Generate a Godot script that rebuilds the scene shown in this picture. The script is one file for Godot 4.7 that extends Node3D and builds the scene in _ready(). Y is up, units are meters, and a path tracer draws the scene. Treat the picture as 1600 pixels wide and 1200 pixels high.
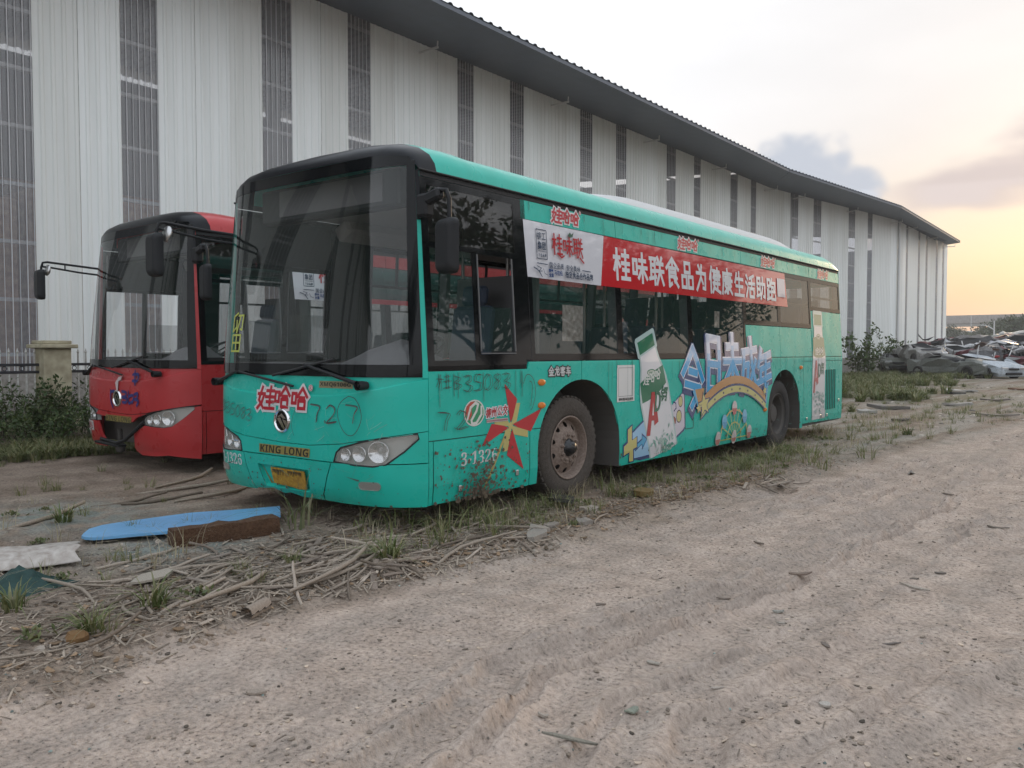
extends Node3D
# A scrap yard at dusk: two retired city buses in front of a long sheet-metal warehouse.
# x runs along the green bus from its front to its rear, z points from the bus to the dirt road, y is up, metres.

const EYE := Vector3(-4.40, 1.36, 4.28)
var names := {}
var rng := RandomNumberGenerator.new()
var nz := FastNoiseLite.new()
var nz2 := FastNoiseLite.new()
var mats := {}

# ---------------------------------------------------------------- mesh builder
class MB:
	var v := PackedVector3Array()
	var n := PackedVector3Array()
	var c := PackedColorArray()
	var col := Color(1, 1, 1)
	func tri(a: Vector3, b: Vector3, d: Vector3, na: Vector3, nb: Vector3, nd: Vector3) -> void:
		if (b - a).cross(d - a).dot(na + nb + nd) > 0.0:
			v.append(a); v.append(d); v.append(b)
			n.append(na); n.append(nd); n.append(nb)
		else:
			v.append(a); v.append(b); v.append(d)
			n.append(na); n.append(nb); n.append(nd)
		c.append(col); c.append(col); c.append(col)
	func flat(a: Vector3, b: Vector3, d: Vector3, hint: Vector3) -> void:
		var g := (b - a).cross(d - a)
		if g.length_squared() < 1e-16:
			return
		g = g.normalized()
		if g.dot(hint) < 0.0:
			g = -g
		tri(a, b, d, g, g, g)
	func quad(a: Vector3, b: Vector3, d: Vector3, e: Vector3, hint: Vector3) -> void:
		flat(a, b, d, hint)
		flat(a, d, e, hint)
	func squad(a: Vector3, b: Vector3, d: Vector3, e: Vector3, na: Vector3, nb: Vector3, nd: Vector3, ne: Vector3) -> void:
		tri(a, b, d, na, nb, nd)
		tri(a, d, e, na, nd, ne)
	func box(t: Transform3D, s: Vector3, ch := 0.0) -> void:
		var h := s * 0.5
		var k := minf(ch, minf(h.x, minf(h.y, h.z)) * 0.9)
		var o := t.origin
		for ax in 3:
			var u := (ax + 1) % 3
			var w := (ax + 2) % 3
			for sg in [-1.0, 1.0]:
				var q := []
				for m in [[-1, -1], [1, -1], [1, 1], [-1, 1]]:
					var p := Vector3()
					p[ax] = sg * h[ax]
					p[u] = m[0] * (h[u] - k)
					p[w] = m[1] * (h[w] - k)
					q.append(t * p)
				var hn := Vector3()
				hn[ax] = sg
				quad(q[0], q[1], q[2], q[3], t.basis * hn)
			if k > 0.0:
				for s1 in [-1.0, 1.0]:
					for s2 in [-1.0, 1.0]:
						var q2 := []
						for m in [[0, -1], [0, 1], [1, 1], [1, -1]]:
							var p := Vector3()
							p[ax] = m[1] * (h[ax] - k)
							p[u] = s1 * (h[u] - (k if m[0] == 1 else 0.0))
							p[w] = s2 * (h[w] - (k if m[0] == 0 else 0.0))
							q2.append(t * p)
						var hn := Vector3()
						hn[u] = s1
						hn[w] = s2
						quad(q2[0], q2[1], q2[2], q2[3], t.basis * hn)
		if k > 0.0:
			for sx in [-1.0, 1.0]:
				for sy in [-1.0, 1.0]:
					for sz in [-1.0, 1.0]:
						var s3 := Vector3(sx, sy, sz)
						flat(t * (s3 * Vector3(h.x, h.y - k, h.z - k)), t * (s3 * Vector3(h.x - k, h.y, h.z - k)), t * (s3 * Vector3(h.x - k, h.y - k, h.z)), t.basis * s3)
	func bx(p: Vector3, s: Vector3, ch := 0.0) -> void:
		box(Transform3D(Basis(), p), s, ch)
	func bar(a: Vector3, b: Vector3, w: float, h: float, ch := 0.0) -> void:
		var d := b - a
		var f := d.normalized()
		var up := Vector3.UP if absf(f.y) < 0.95 else Vector3.RIGHT
		var r := up.cross(f).normalized()
		box(Transform3D(Basis(r, f.cross(r), f), (a + b) * 0.5), Vector3(w, h, d.length()), ch)
	func tube(pts: Array, rad, sides := 8, caps := true) -> void:
		var m := pts.size()
		var fr := []
		var side := Vector3()
		for i in m:
			var f: Vector3 = ((pts[mini(i + 1, m - 1)] as Vector3) - (pts[maxi(i - 1, 0)] as Vector3)).normalized()
			if i == 0:
				side = f.cross(Vector3.UP if absf(f.y) < 0.9 else Vector3.RIGHT).normalized()
			else:
				side = (side - f * side.dot(f)).normalized()
			fr.append([f, side, f.cross(side)])
		var ring := []
		for i in m:
			var rr: float = rad[i] if rad is Array else rad
			var row := []
			for j in sides:
				var an := TAU * j / sides
				var d: Vector3 = fr[i][1] * cos(an) + fr[i][2] * sin(an)
				row.append([(pts[i] as Vector3) + d * rr, d])
			ring.append(row)
		for i in m - 1:
			for j in sides:
				var j2 := (j + 1) % sides
				squad(ring[i][j][0], ring[i][j2][0], ring[i + 1][j2][0], ring[i + 1][j][0], ring[i][j][1], ring[i][j2][1], ring[i + 1][j2][1], ring[i + 1][j][1])
		if caps:
			for e in [0, m - 1]:
				var hn: Vector3 = fr[e][0] * (-1.0 if e == 0 else 1.0)
				for j in sides - 2:
					flat(ring[e][0][0], ring[e][j + 1][0], ring[e][j + 2][0], hn)
	# profile: [r, h] pairs turned about the local y axis
	func lathe(prof: Array, sides: int, t := Transform3D(), smooth := false) -> void:
		var m := prof.size()
		var sn := []
		for i in m - 1:
			var d := Vector2(prof[i + 1][0] - prof[i][0], prof[i + 1][1] - prof[i][1]).normalized()
			sn.append(Vector2(d.y, -d.x))
		for i in m - 1:
			var n0: Vector2 = sn[i]
			var n1: Vector2 = sn[i]
			if smooth:
				n0 = (sn[maxi(i - 1, 0)] + sn[i]).normalized()
				n1 = (sn[mini(i + 1, m - 2)] + sn[i]).normalized()
			for j in sides:
				var a0 := TAU * j / sides
				var a1 := TAU * (j + 1) / sides
				var q := []
				for e in [[i, a0, n0], [i, a1, n0], [i + 1, a1, n1], [i + 1, a0, n1]]:
					var cs := cos(e[1])
					var s := sin(e[1])
					q.append(t * Vector3(prof[e[0]][0] * cs, prof[e[0]][1], prof[e[0]][0] * s))
					q.append((t.basis * Vector3(e[2].x * cs, e[2].y, e[2].x * s)).normalized())
				if prof[i][0] > 1e-5:
					tri(q[0], q[2], q[4], q[1], q[3], q[5])
				if prof[i + 1][0] > 1e-5:
					tri(q[0], q[4], q[6], q[1], q[5], q[7])
	func disc(t: Transform3D, r: float, sides := 16) -> void:
		for j in sides:
			var a0 := TAU * j / sides
			var a1 := TAU * (j + 1) / sides
			flat(t.origin, t * Vector3(cos(a0) * r, 0, sin(a0) * r), t * Vector3(cos(a1) * r, 0, sin(a1) * r), t.basis.y)
	func mesh(colored := false) -> ArrayMesh:
		var am := ArrayMesh.new()
		if v.size() == 0:
			return am
		var arr := []
		arr.resize(Mesh.ARRAY_MAX)
		arr[Mesh.ARRAY_VERTEX] = v
		arr[Mesh.ARRAY_NORMAL] = n
		if colored:
			arr[Mesh.ARRAY_COLOR] = c
		am.add_surface_from_arrays(Mesh.PRIMITIVE_TRIANGLES, arr)
		return am

# ---------------------------------------------------------------- objects
func numbered(called: String) -> String:
	if not names.has(called):
		names[called] = 0
		return called
	names[called] += 1
	return "%s_%03d" % [called, names[called]]

func tag(o: Node, label: String, category: String, group := "") -> void:
	o.set_meta("label", label)
	o.set_meta("category", category)
	if group != "":
		o.set_meta("group", group)

func thing(called: String, label: String, category: String, at := Vector3.ZERO, turn := 0.0, group := "") -> Node3D:
	var o := Node3D.new()
	o.name = numbered(called)
	add_child(o)
	o.position = at
	o.rotation.y = turn
	tag(o, label, category, group)
	return o

func part(called: String, m: Variant, mat: Material, parent: Node, colored := false) -> MeshInstance3D:
	var o := MeshInstance3D.new()
	o.mesh = (m as MB).mesh(colored) if m is MB else m
	o.material_override = mat
	if parent == self:
		o.name = numbered(called)
		add_child(o)
	else:
		o.name = called
		parent.add_child(o, true)
	return o

func copy(o: Node3D, at: Vector3, turn: float, label := "", sc := 1.0) -> Node3D:
	var base: String = o.name
	var cut := base.rfind("_")
	if cut > 0 and base.substr(cut + 1).is_valid_int():
		base = base.substr(0, cut)
	var r: Node3D = o.duplicate()
	r.name = numbered(base)
	add_child(r)
	r.position = at
	r.rotation = Vector3(0, turn, 0)
	r.scale = Vector3.ONE * sc
	if label != "":
		r.set_meta("label", label)
	return r

func struct_(o: Node) -> void:
	o.set_meta("kind", "structure")

func stuff(o: Node, label: String, category: String) -> void:
	o.set_meta("kind", "stuff")
	o.set_meta("label", label)
	o.set_meta("category", category)

# ---------------------------------------------------------------- materials
func lin(r: float, g: float, b: float) -> Color:
	return Color(r, g, b).linear_to_srgb()

func noise_tex(freq: float, lo: Color, hi: Color, size := 512, kind := FastNoiseLite.TYPE_SIMPLEX_SMOOTH, oct := 4, sd := 1, bias := 0.0, raw := false) -> ImageTexture:
	var f := FastNoiseLite.new()
	f.seed = sd
	f.noise_type = kind
	f.frequency = freq
	f.fractal_octaves = oct
	var im := f.get_seamless_image(size, size)
	im.convert(Image.FORMAT_L8)
	var d := im.get_data()
	var lut := []
	for i in 256:
		var t := clampf(i / 255.0 + bias, 0, 1)
		var cc := lo.lerp(hi, t)
		if not raw:
			cc = cc.linear_to_srgb()
		lut.append([int(clampf(cc.r, 0, 1) * 255), int(clampf(cc.g, 0, 1) * 255), int(clampf(cc.b, 0, 1) * 255)])
	var out := PackedByteArray()
	out.resize(size * size * 3)
	for i in size * size:
		var l: Array = lut[d[i]]
		out[i * 3] = l[0]
		out[i * 3 + 1] = l[1]
		out[i * 3 + 2] = l[2]
	return ImageTexture.create_from_image(Image.create_from_data(size, size, false, Image.FORMAT_RGB8, out))

func mat(called: String, c: Color, rough := 0.6, metal := 0.0) -> StandardMaterial3D:
	var m := StandardMaterial3D.new()
	m.resource_name = called
	m.albedo_color = c.linear_to_srgb()
	m.roughness = rough
	m.metallic = metal
	mats[called] = m
	return m

func grain(m: StandardMaterial3D, t: Texture2D, scale: float, world := false, rough_tex: Texture2D = null) -> void:
	m.albedo_texture = t
	m.uv1_triplanar = true
	m.uv1_world_triplanar = world
	m.uv1_scale = Vector3.ONE * scale
	if rough_tex:
		m.roughness_texture = rough_tex
		m.roughness_texture_channel = BaseMaterial3D.TEXTURE_CHANNEL_RED

func relief(m: StandardMaterial3D, t: Texture2D, cm: float) -> void:
	m.heightmap_enabled = true
	m.heightmap_texture = t
	m.heightmap_scale = cm

var T := {}
func make_materials() -> void:
	var w := Color(1, 1, 1)
	T.grime = noise_tex(0.012, Color(0.84, 0.83, 0.80), Color(1.0, 1.0, 1.0), 512, FastNoiseLite.TYPE_SIMPLEX_SMOOTH, 5, 3, 0.25)
	T.dust = noise_tex(0.03, Color(0.5, 0.47, 0.44), w, 512, FastNoiseLite.TYPE_SIMPLEX_SMOOTH, 5, 5)
	T.rough = noise_tex(0.02, Color(0.5, 0.5, 0.5), w, 512, FastNoiseLite.TYPE_SIMPLEX_SMOOTH, 5, 7, 0.0, true)
	T.wave = noise_tex(0.008, Color(0, 0, 0), w, 256, FastNoiseLite.TYPE_SIMPLEX_SMOOTH, 2, 9, 0.0, true)
	T.fine = noise_tex(0.08, Color(0, 0, 0), w, 512, FastNoiseLite.TYPE_SIMPLEX_SMOOTH, 4, 11, 0.0, true)
	T.dirt = noise_tex(0.03, Color(0.40, 0.33, 0.28), Color(1.0, 0.98, 0.95), 512, FastNoiseLite.TYPE_SIMPLEX_SMOOTH, 5, 15)
	T.rust = noise_tex(0.03, Color(0.42, 0.26, 0.18), Color(1.0, 0.95, 0.9), 512, FastNoiseLite.TYPE_SIMPLEX_SMOOTH, 5, 13)
	for p in [["green_paint", Color(0.016, 0.45, 0.36)], ["red_paint", Color(0.42, 0.036, 0.04)], ["far_grey_paint", Color(0.3, 0.3, 0.3)]]:
		var m := mat(p[0], p[1], 0.42)
		grain(m, T.grime, 0.45)
		m.roughness_texture = T.rough
		m.clearcoat_enabled = true
		m.clearcoat = 0.16
		m.clearcoat_roughness = 0.12
		m.metallic_specular = 0.36
		relief(m, T.wave, 0.6)
	var pr := mat("print", Color(1, 1, 1), 0.33)
	pr.vertex_color_use_as_albedo = true
	var fm := mat("film", Color(1, 1, 1), 0.09)
	fm.vertex_color_use_as_albedo = true
	fm.clearcoat_enabled = true
	fm.clearcoat = 1.0
	fm.clearcoat_roughness = 0.03
	var mp := mat("marker", Color(1, 1, 1), 0.8)
	mp.vertex_color_use_as_albedo = true
	mat("black_gloss", Color(0.004, 0.005, 0.006), 0.06)
	mat("clear_rib", Color(0.50, 0.51, 0.53), 0.35)
	mat("black_cap", Color(0.012, 0.014, 0.018), 0.3)
	grain(mats.black_cap, T.dust, 0.8)
	mats.black_cap.metallic_specular = 0.28
	mats.black_gloss.metallic_specular = 0.34
	mat("black_plastic", Color(0.018, 0.019, 0.021), 0.55)
	mats.black_plastic.metallic_specular = 0.35
	mat("rubber", Color(0.02, 0.02, 0.021), 0.75)
	mat("under", Color(0.085, 0.078, 0.072), 0.95)
	mat("grey_plastic", Color(0.13, 0.135, 0.14), 0.6)
	mat("grey_dash", Color(0.10, 0.10, 0.105), 0.65)
	mat("lining", Color(0.33, 0.33, 0.32), 0.8)
	mat("floor_vinyl", Color(0.07, 0.07, 0.075), 0.6)
	mat("seat_cloth", Color(0.035, 0.05, 0.08), 0.8)
	mat("pole_steel", Color(0.35, 0.35, 0.34), 0.35, 0.8)
	mat("chrome", Color(0.75, 0.75, 0.76), 0.1, 1.0)
	mat("dull_chrome", Color(0.5, 0.5, 0.5), 0.3, 1.0)
	mat("lamp_shell", Color(0.50, 0.50, 0.48), 0.3, 0.25)
	mat("amber", Color(0.6, 0.17, 0.02), 0.25)
	mat("mirror_face", Color(0.8, 0.8, 0.8), 0.02, 1.0)
	var ty := mat("tyre", Color(0.085, 0.072, 0.062), 0.95)
	grain(ty, T.dust, 1.6)
	relief(ty, T.fine, 0.4)
	var t2 := mat("tyre_dark", Color(0.038, 0.037, 0.037), 0.85)
	grain(t2, T.dust, 1.6)
	var rm := mat("rim", Color(0.30, 0.245, 0.215), 0.8)
	grain(rm, T.dirt, 2.4)
	mat("hub_black", Color(0.012, 0.013, 0.015), 0.25)
	for g in [["glass_screen", 0.11, Color(0.05, 0.08, 0.07)], ["glass_side", 0.36, Color(0.02, 0.05, 0.042)], ["glass_cab", 0.55, Color(0.006, 0.008, 0.008)], ["lens", 0.30, Color(0.46, 0.46, 0.43)]]:
		var m := mat(g[0], g[2], 0.015)
		m.albedo_color.a = g[1]
		m.transparency = BaseMaterial3D.TRANSPARENCY_ALPHA
		m.metallic_specular = 0.5
	var yp := mat("yellow_plate", Color(0.52, 0.33, 0.03), 0.6)
	grain(yp, T.rust, 1.5)
	# building
	var ws := mat("white_sheet", Color(0.77, 0.80, 0.79), 0.45)
	grain(ws, noise_tex(0.01, Color(0.86, 0.865, 0.85), w, 512, FastNoiseLite.TYPE_SIMPLEX_SMOOTH, 4, 21, 0.2), 0.25)
	ws.uv1_scale = Vector3(0.5, 0.035, 0.5)
	for q in [["white_sheet_worn", Color(0.735, 0.76, 0.745), 0.5, 0.31], ["white_sheet_new", Color(0.79, 0.825, 0.82), 0.38, 0.67]]:
		var wv := ws.duplicate() as StandardMaterial3D
		wv.resource_name = q[0]
		wv.albedo_color = (q[1] as Color).linear_to_srgb()
		wv.roughness = q[2]
		wv.uv1_offset = Vector3(q[3], q[3] * 2.0, 0)
		mats[q[0]] = wv
	var ps := mat("clear_sheet", Color(0.40, 0.41, 0.43), 0.16)
	ps.albedo_color.a = 0.42
	ps.transparency = BaseMaterial3D.TRANSPARENCY_ALPHA
	mat("added_skylight", Color(0.7, 0.7, 0.7), 0.2)  # for the unseen ridge panel added to let light in
	mats.added_skylight.albedo_color.a = 0.5
	mats.added_skylight.transparency = BaseMaterial3D.TRANSPARENCY_ALPHA
	mat("roof_white", Color(0.55, 0.56, 0.56), 0.5)
	mat("girt", Color(0.42, 0.42, 0.42), 0.5)
	mat("bracket", Color(0.6, 0.6, 0.6), 0.5)
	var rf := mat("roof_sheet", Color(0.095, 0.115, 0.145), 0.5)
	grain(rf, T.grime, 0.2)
	var cc := mat("concrete", Color(0.34, 0.33, 0.31), 0.9)
	grain(cc, T.dust, 0.5)
	mat("inner_dark", Color(0.10, 0.095, 0.09), 0.9)
	var ib := mat("inner_brown", Color(0.55, 0.37, 0.25), 0.7)
	grain(ib, T.rust, 0.3)
	# yard
	var pl := mat("pillar_paint", Color(0.50, 0.46, 0.33), 0.9)
	grain(pl, T.dust, 0.25)
	var fw := mat("fence_white", Color(0.62, 0.62, 0.60), 0.7)
	grain(fw, T.dust, 1.2)
	mat("fence_black", Color(0.022, 0.022, 0.026), 0.6)
	for g in [["leaf_dark", Color(0.030, 0.058, 0.018)], ["leaf_mid", Color(0.050, 0.082, 0.026)], ["leaf_far", Color(0.055, 0.075, 0.04)]]:
		var m := mat(g[0], Color(1, 1, 1), 0.6)
		m.vertex_color_use_as_albedo = true
		m.backlight_enabled = true
		m.backlight = Color(0.25, 0.3, 0.12).linear_to_srgb()
		mats[g[0] + "_c"] = g[1]
	mat("bark", Color(0.07, 0.055, 0.042), 0.95)
	var gm := mat("grass_blade", Color(1, 1, 1), 0.6)
	gm.vertex_color_use_as_albedo = true
	gm.backlight_enabled = true
	gm.backlight = Color(0.3, 0.34, 0.15).linear_to_srgb()
	var sm := mat("stick", Color(1, 1, 1), 0.95)
	sm.vertex_color_use_as_albedo = true
	grain(sm, T.dust, 6.0)
	var bp := mat("blue_sheet", Color(0.15, 0.38, 0.64), 0.4)
	grain(bp, T.grime, 1.5)
	var wb := mat("rust_beam", Color(0.13, 0.075, 0.042), 0.95)
	grain(wb, T.rust, 2.0)
	relief(wb, T.fine, 1.0)
	var wh := mat("white_panel", Color(0.56, 0.54, 0.52), 0.5)
	grain(wh, T.dirt, 0.9)
	var ct := mat("tarp", Color(0.012, 0.055, 0.050), 0.7)
	grain(ct, T.dust, 3.0)
	var cb := mat("cream_board", Color(0.42, 0.37, 0.30), 0.8)
	grain(cb, T.dust, 2.0)
	var st := mat("stone", Color(1, 1, 1), 0.95)
	st.vertex_color_use_as_albedo = true
	grain(st, T.dust, 5.0)
	var vi := mat("viaduct_concrete", Color(0.33, 0.31, 0.30), 0.9)
	grain(vi, T.dust, 0.08)
	mat("far_wall", Color(0.55, 0.56, 0.57), 0.9)
	mat("lamp_post", Color(0.45, 0.45, 0.45), 0.5)

# ---------------------------------------------------------------- the skin of a bus: (u, v) -> point
# near and far: u = metres from the front, v = height. front and rear: u = metres from the middle line (+ is the near side), v = height.
const XF := [[0.20, -0.21], [0.26, -0.25], [0.40, -0.28], [0.52, -0.29], [0.62, -0.285], [1.0, -0.285], [1.16, -0.27], [1.5, -0.25], [1.8, -0.22], [2.4, -0.14], [2.84, -0.05]]

func tab(t: Array, y: float) -> float:
	if y <= t[0][0]:
		return t[0][1]
	for i in t.size() - 1:
		if y <= t[i + 1][0]:
			return lerpf(t[i][1], t[i + 1][1], (y - t[i][0]) / (t[i + 1][0] - t[i][0]))
	return t[t.size() - 1][1]

func sidez(y: float) -> float:
	if y < 0.35:
		return -(0.35 - y) * 0.1
	if y < 1.25:
		return 0.0
	return -(y - 1.25) / 1.45 * 0.09

func skin(k: String, u: float, v: float) -> Vector3:
	match k:
		"near":
			return Vector3(u, v, sidez(v))
		"far":
			return Vector3(u, v, -2.5 - sidez(v))
		"front":
			var s := u / 1.25
			var x0 := tab(XF, v)
			return Vector3(lerpf(x0, 0.06, pow(absf(s), 6.0)), v, -1.25 + s * (1.25 + sidez(v)))
		_:
			var s := u / 1.25
			var x0 := 10.24 - maxf(0.0, v - 1.0) * 0.03
			return Vector3(lerpf(x0, 10.05, pow(absf(s), 8.0)), v, -1.25 + s * (1.25 + sidez(v)))

func skin_n(k: String, u: float, v: float) -> Vector3:
	var e := 0.004
	var p := skin(k, u, v)
	var a := skin(k, u + e, v) - skin(k, u - e, v)
	var b := skin(k, u, v + e) - skin(k, u, v - e)
	var g := a.cross(b).normalized()
	var hint := {"near": Vector3(0, 0, 1), "far": Vector3(0, 0, -1), "front": Vector3(-1, 0, u * 0.8), "rear": Vector3(1, 0, u * 0.8)}[k] as Vector3
	return g if g.dot(hint) > 0 else -g

const SIDE_V := [0.0, 0.35, 1.25, 3.2]
const FRONT_U := [-1.25, -1.22, -1.18, -1.12, -1.04, -0.94, -0.8, -0.5, 0.0, 0.5, 0.8, 0.94, 1.04, 1.12, 1.18, 1.22, 1.25]
const FRONT_V := [0.0, 0.26, 0.33, 0.40, 0.52, 0.62, 1.0, 1.16, 1.25, 1.5, 1.8, 2.1, 2.4, 2.84]

# a piece of sheet cut along poly, pressed onto the skin, off metres proud of it
func patch(mb: MB, k: String, poly: PackedVector2Array, off := 0.0, edge := 0.0) -> void:
	var lo := Vector2(1e9, 1e9)
	var hi := -lo
	for p in poly:
		lo = lo.min(p)
		hi = hi.max(p)
	var us: Array = [-100.0, 100.0] if k in ["near", "far"] else FRONT_U
	var vs: Array = SIDE_V if k in ["near", "far"] else FRONT_V
	for i in us.size() - 1:
		if us[i + 1] <= lo.x or us[i] >= hi.x:
			continue
		for j in vs.size() - 1:
			if vs[j + 1] <= lo.y or vs[j] >= hi.y:
				continue
			var cell := PackedVector2Array([Vector2(us[i], vs[j]), Vector2(us[i + 1], vs[j]), Vector2(us[i + 1], vs[j + 1]), Vector2(us[i], vs[j + 1])])
			for q in Geometry2D.intersect_polygons(poly, cell):
				var ix := Geometry2D.triangulate_polygon(q)
				for t in range(0, ix.size(), 3):
					var P := []
					for m in 3:
						var w: Vector2 = q[ix[t + m]]
						var nn := skin_n(k, clampf(w.x, us[i] + 0.001, us[i + 1] - 0.001) if k in ["near", "far"] else w.x, clampf(w.y, vs[j] + 0.006, vs[j + 1] - 0.006) if k in ["near", "far"] else w.y)
						P.append(skin(k, w.x, w.y) + nn * off)
						P.append(nn)
					mb.tri(P[0], P[2], P[4], P[1], P[3], P[5])
	if edge > 0.0:  # the folded edge of the sheet
		var cnt := poly.size()
		for i in cnt:
			var a := poly[i]
			var b := poly[(i + 1) % cnt]
			var steps := maxi(1, int((b - a).length() / 0.15)) if not (k in ["near", "far"]) else 1
			for s in steps:
				var p := a.lerp(b, float(s) / steps)
				var q := a.lerp(b, float(s + 1) / steps)
				var n0 := skin_n(k, p.x, p.y)
				var n1 := skin_n(k, q.x, q.y)
				var A := skin(k, p.x, p.y)
				var B := skin(k, q.x, q.y)
				mb.quad(A + n0 * off, B + n1 * off, B + n1 * (off - edge), A + n0 * (off - edge), (B - A).cross(n0))

func rect(x0: float, y0: float, x1: float, y1: float, r := 0.0, steps := 4) -> PackedVector2Array:
	if r <= 0.0:
		return PackedVector2Array([Vector2(x0, y0), Vector2(x1, y0), Vector2(x1, y1), Vector2(x0, y1)])
	var out := PackedVector2Array()
	for cq in [[x1 - r, y0 + r, -PI / 2], [x1 - r, y1 - r, 0.0], [x0 + r, y1 - r, PI / 2], [x0 + r, y0 + r, PI]]:
		for i in steps + 1:
			var a: float = cq[2] + PI / 2 * i / steps
			out.append(Vector2(cq[0] + cos(a) * r, cq[1] + sin(a) * r))
	return out

func poly(a: Array) -> PackedVector2Array:
	var out := PackedVector2Array()
	for i in range(0, a.size(), 2):
		out.append(Vector2(a[i], a[i + 1]))
	return out

func circle(cx: float, cy: float, rx: float, ry: float, n := 24) -> PackedVector2Array:
	var out := PackedVector2Array()
	for i in n:
		out.append(Vector2(cx + cos(TAU * i / n) * rx, cy + sin(TAU * i / n) * ry))
	return out

# ---------------------------------------------------------------- flat print: inks laid one over another, a fraction of a millimetre apart
var ink := 0.0
func fill(mb: MB, k: String, pts: PackedVector2Array, c: Color) -> void:
	ink += 0.00006
	mb.col = c
	patch(mb, k, pts, ink)

func stroke(mb: MB, k: String, pts: Array, w: float, c: Color) -> void:
	for i in pts.size() - 1:
		var a: Vector2 = pts[i]
		var b: Vector2 = pts[i + 1]
		var d := (b - a).normalized()
		if d == Vector2.ZERO:
			continue
		var e := Vector2(-d.y, d.x) * w * 0.5
		a -= d * w * 0.42
		b += d * w * 0.42
		fill(mb, k, PackedVector2Array([a - e, b - e, b + e, a + e]), c)

func outline(mb: MB, k: String, pts: PackedVector2Array, w: float, c: Color) -> void:
	var a := []
	for p in pts:
		a.append(p)
	a.append(pts[0])
	stroke(mb, k, a, w, c)

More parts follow.
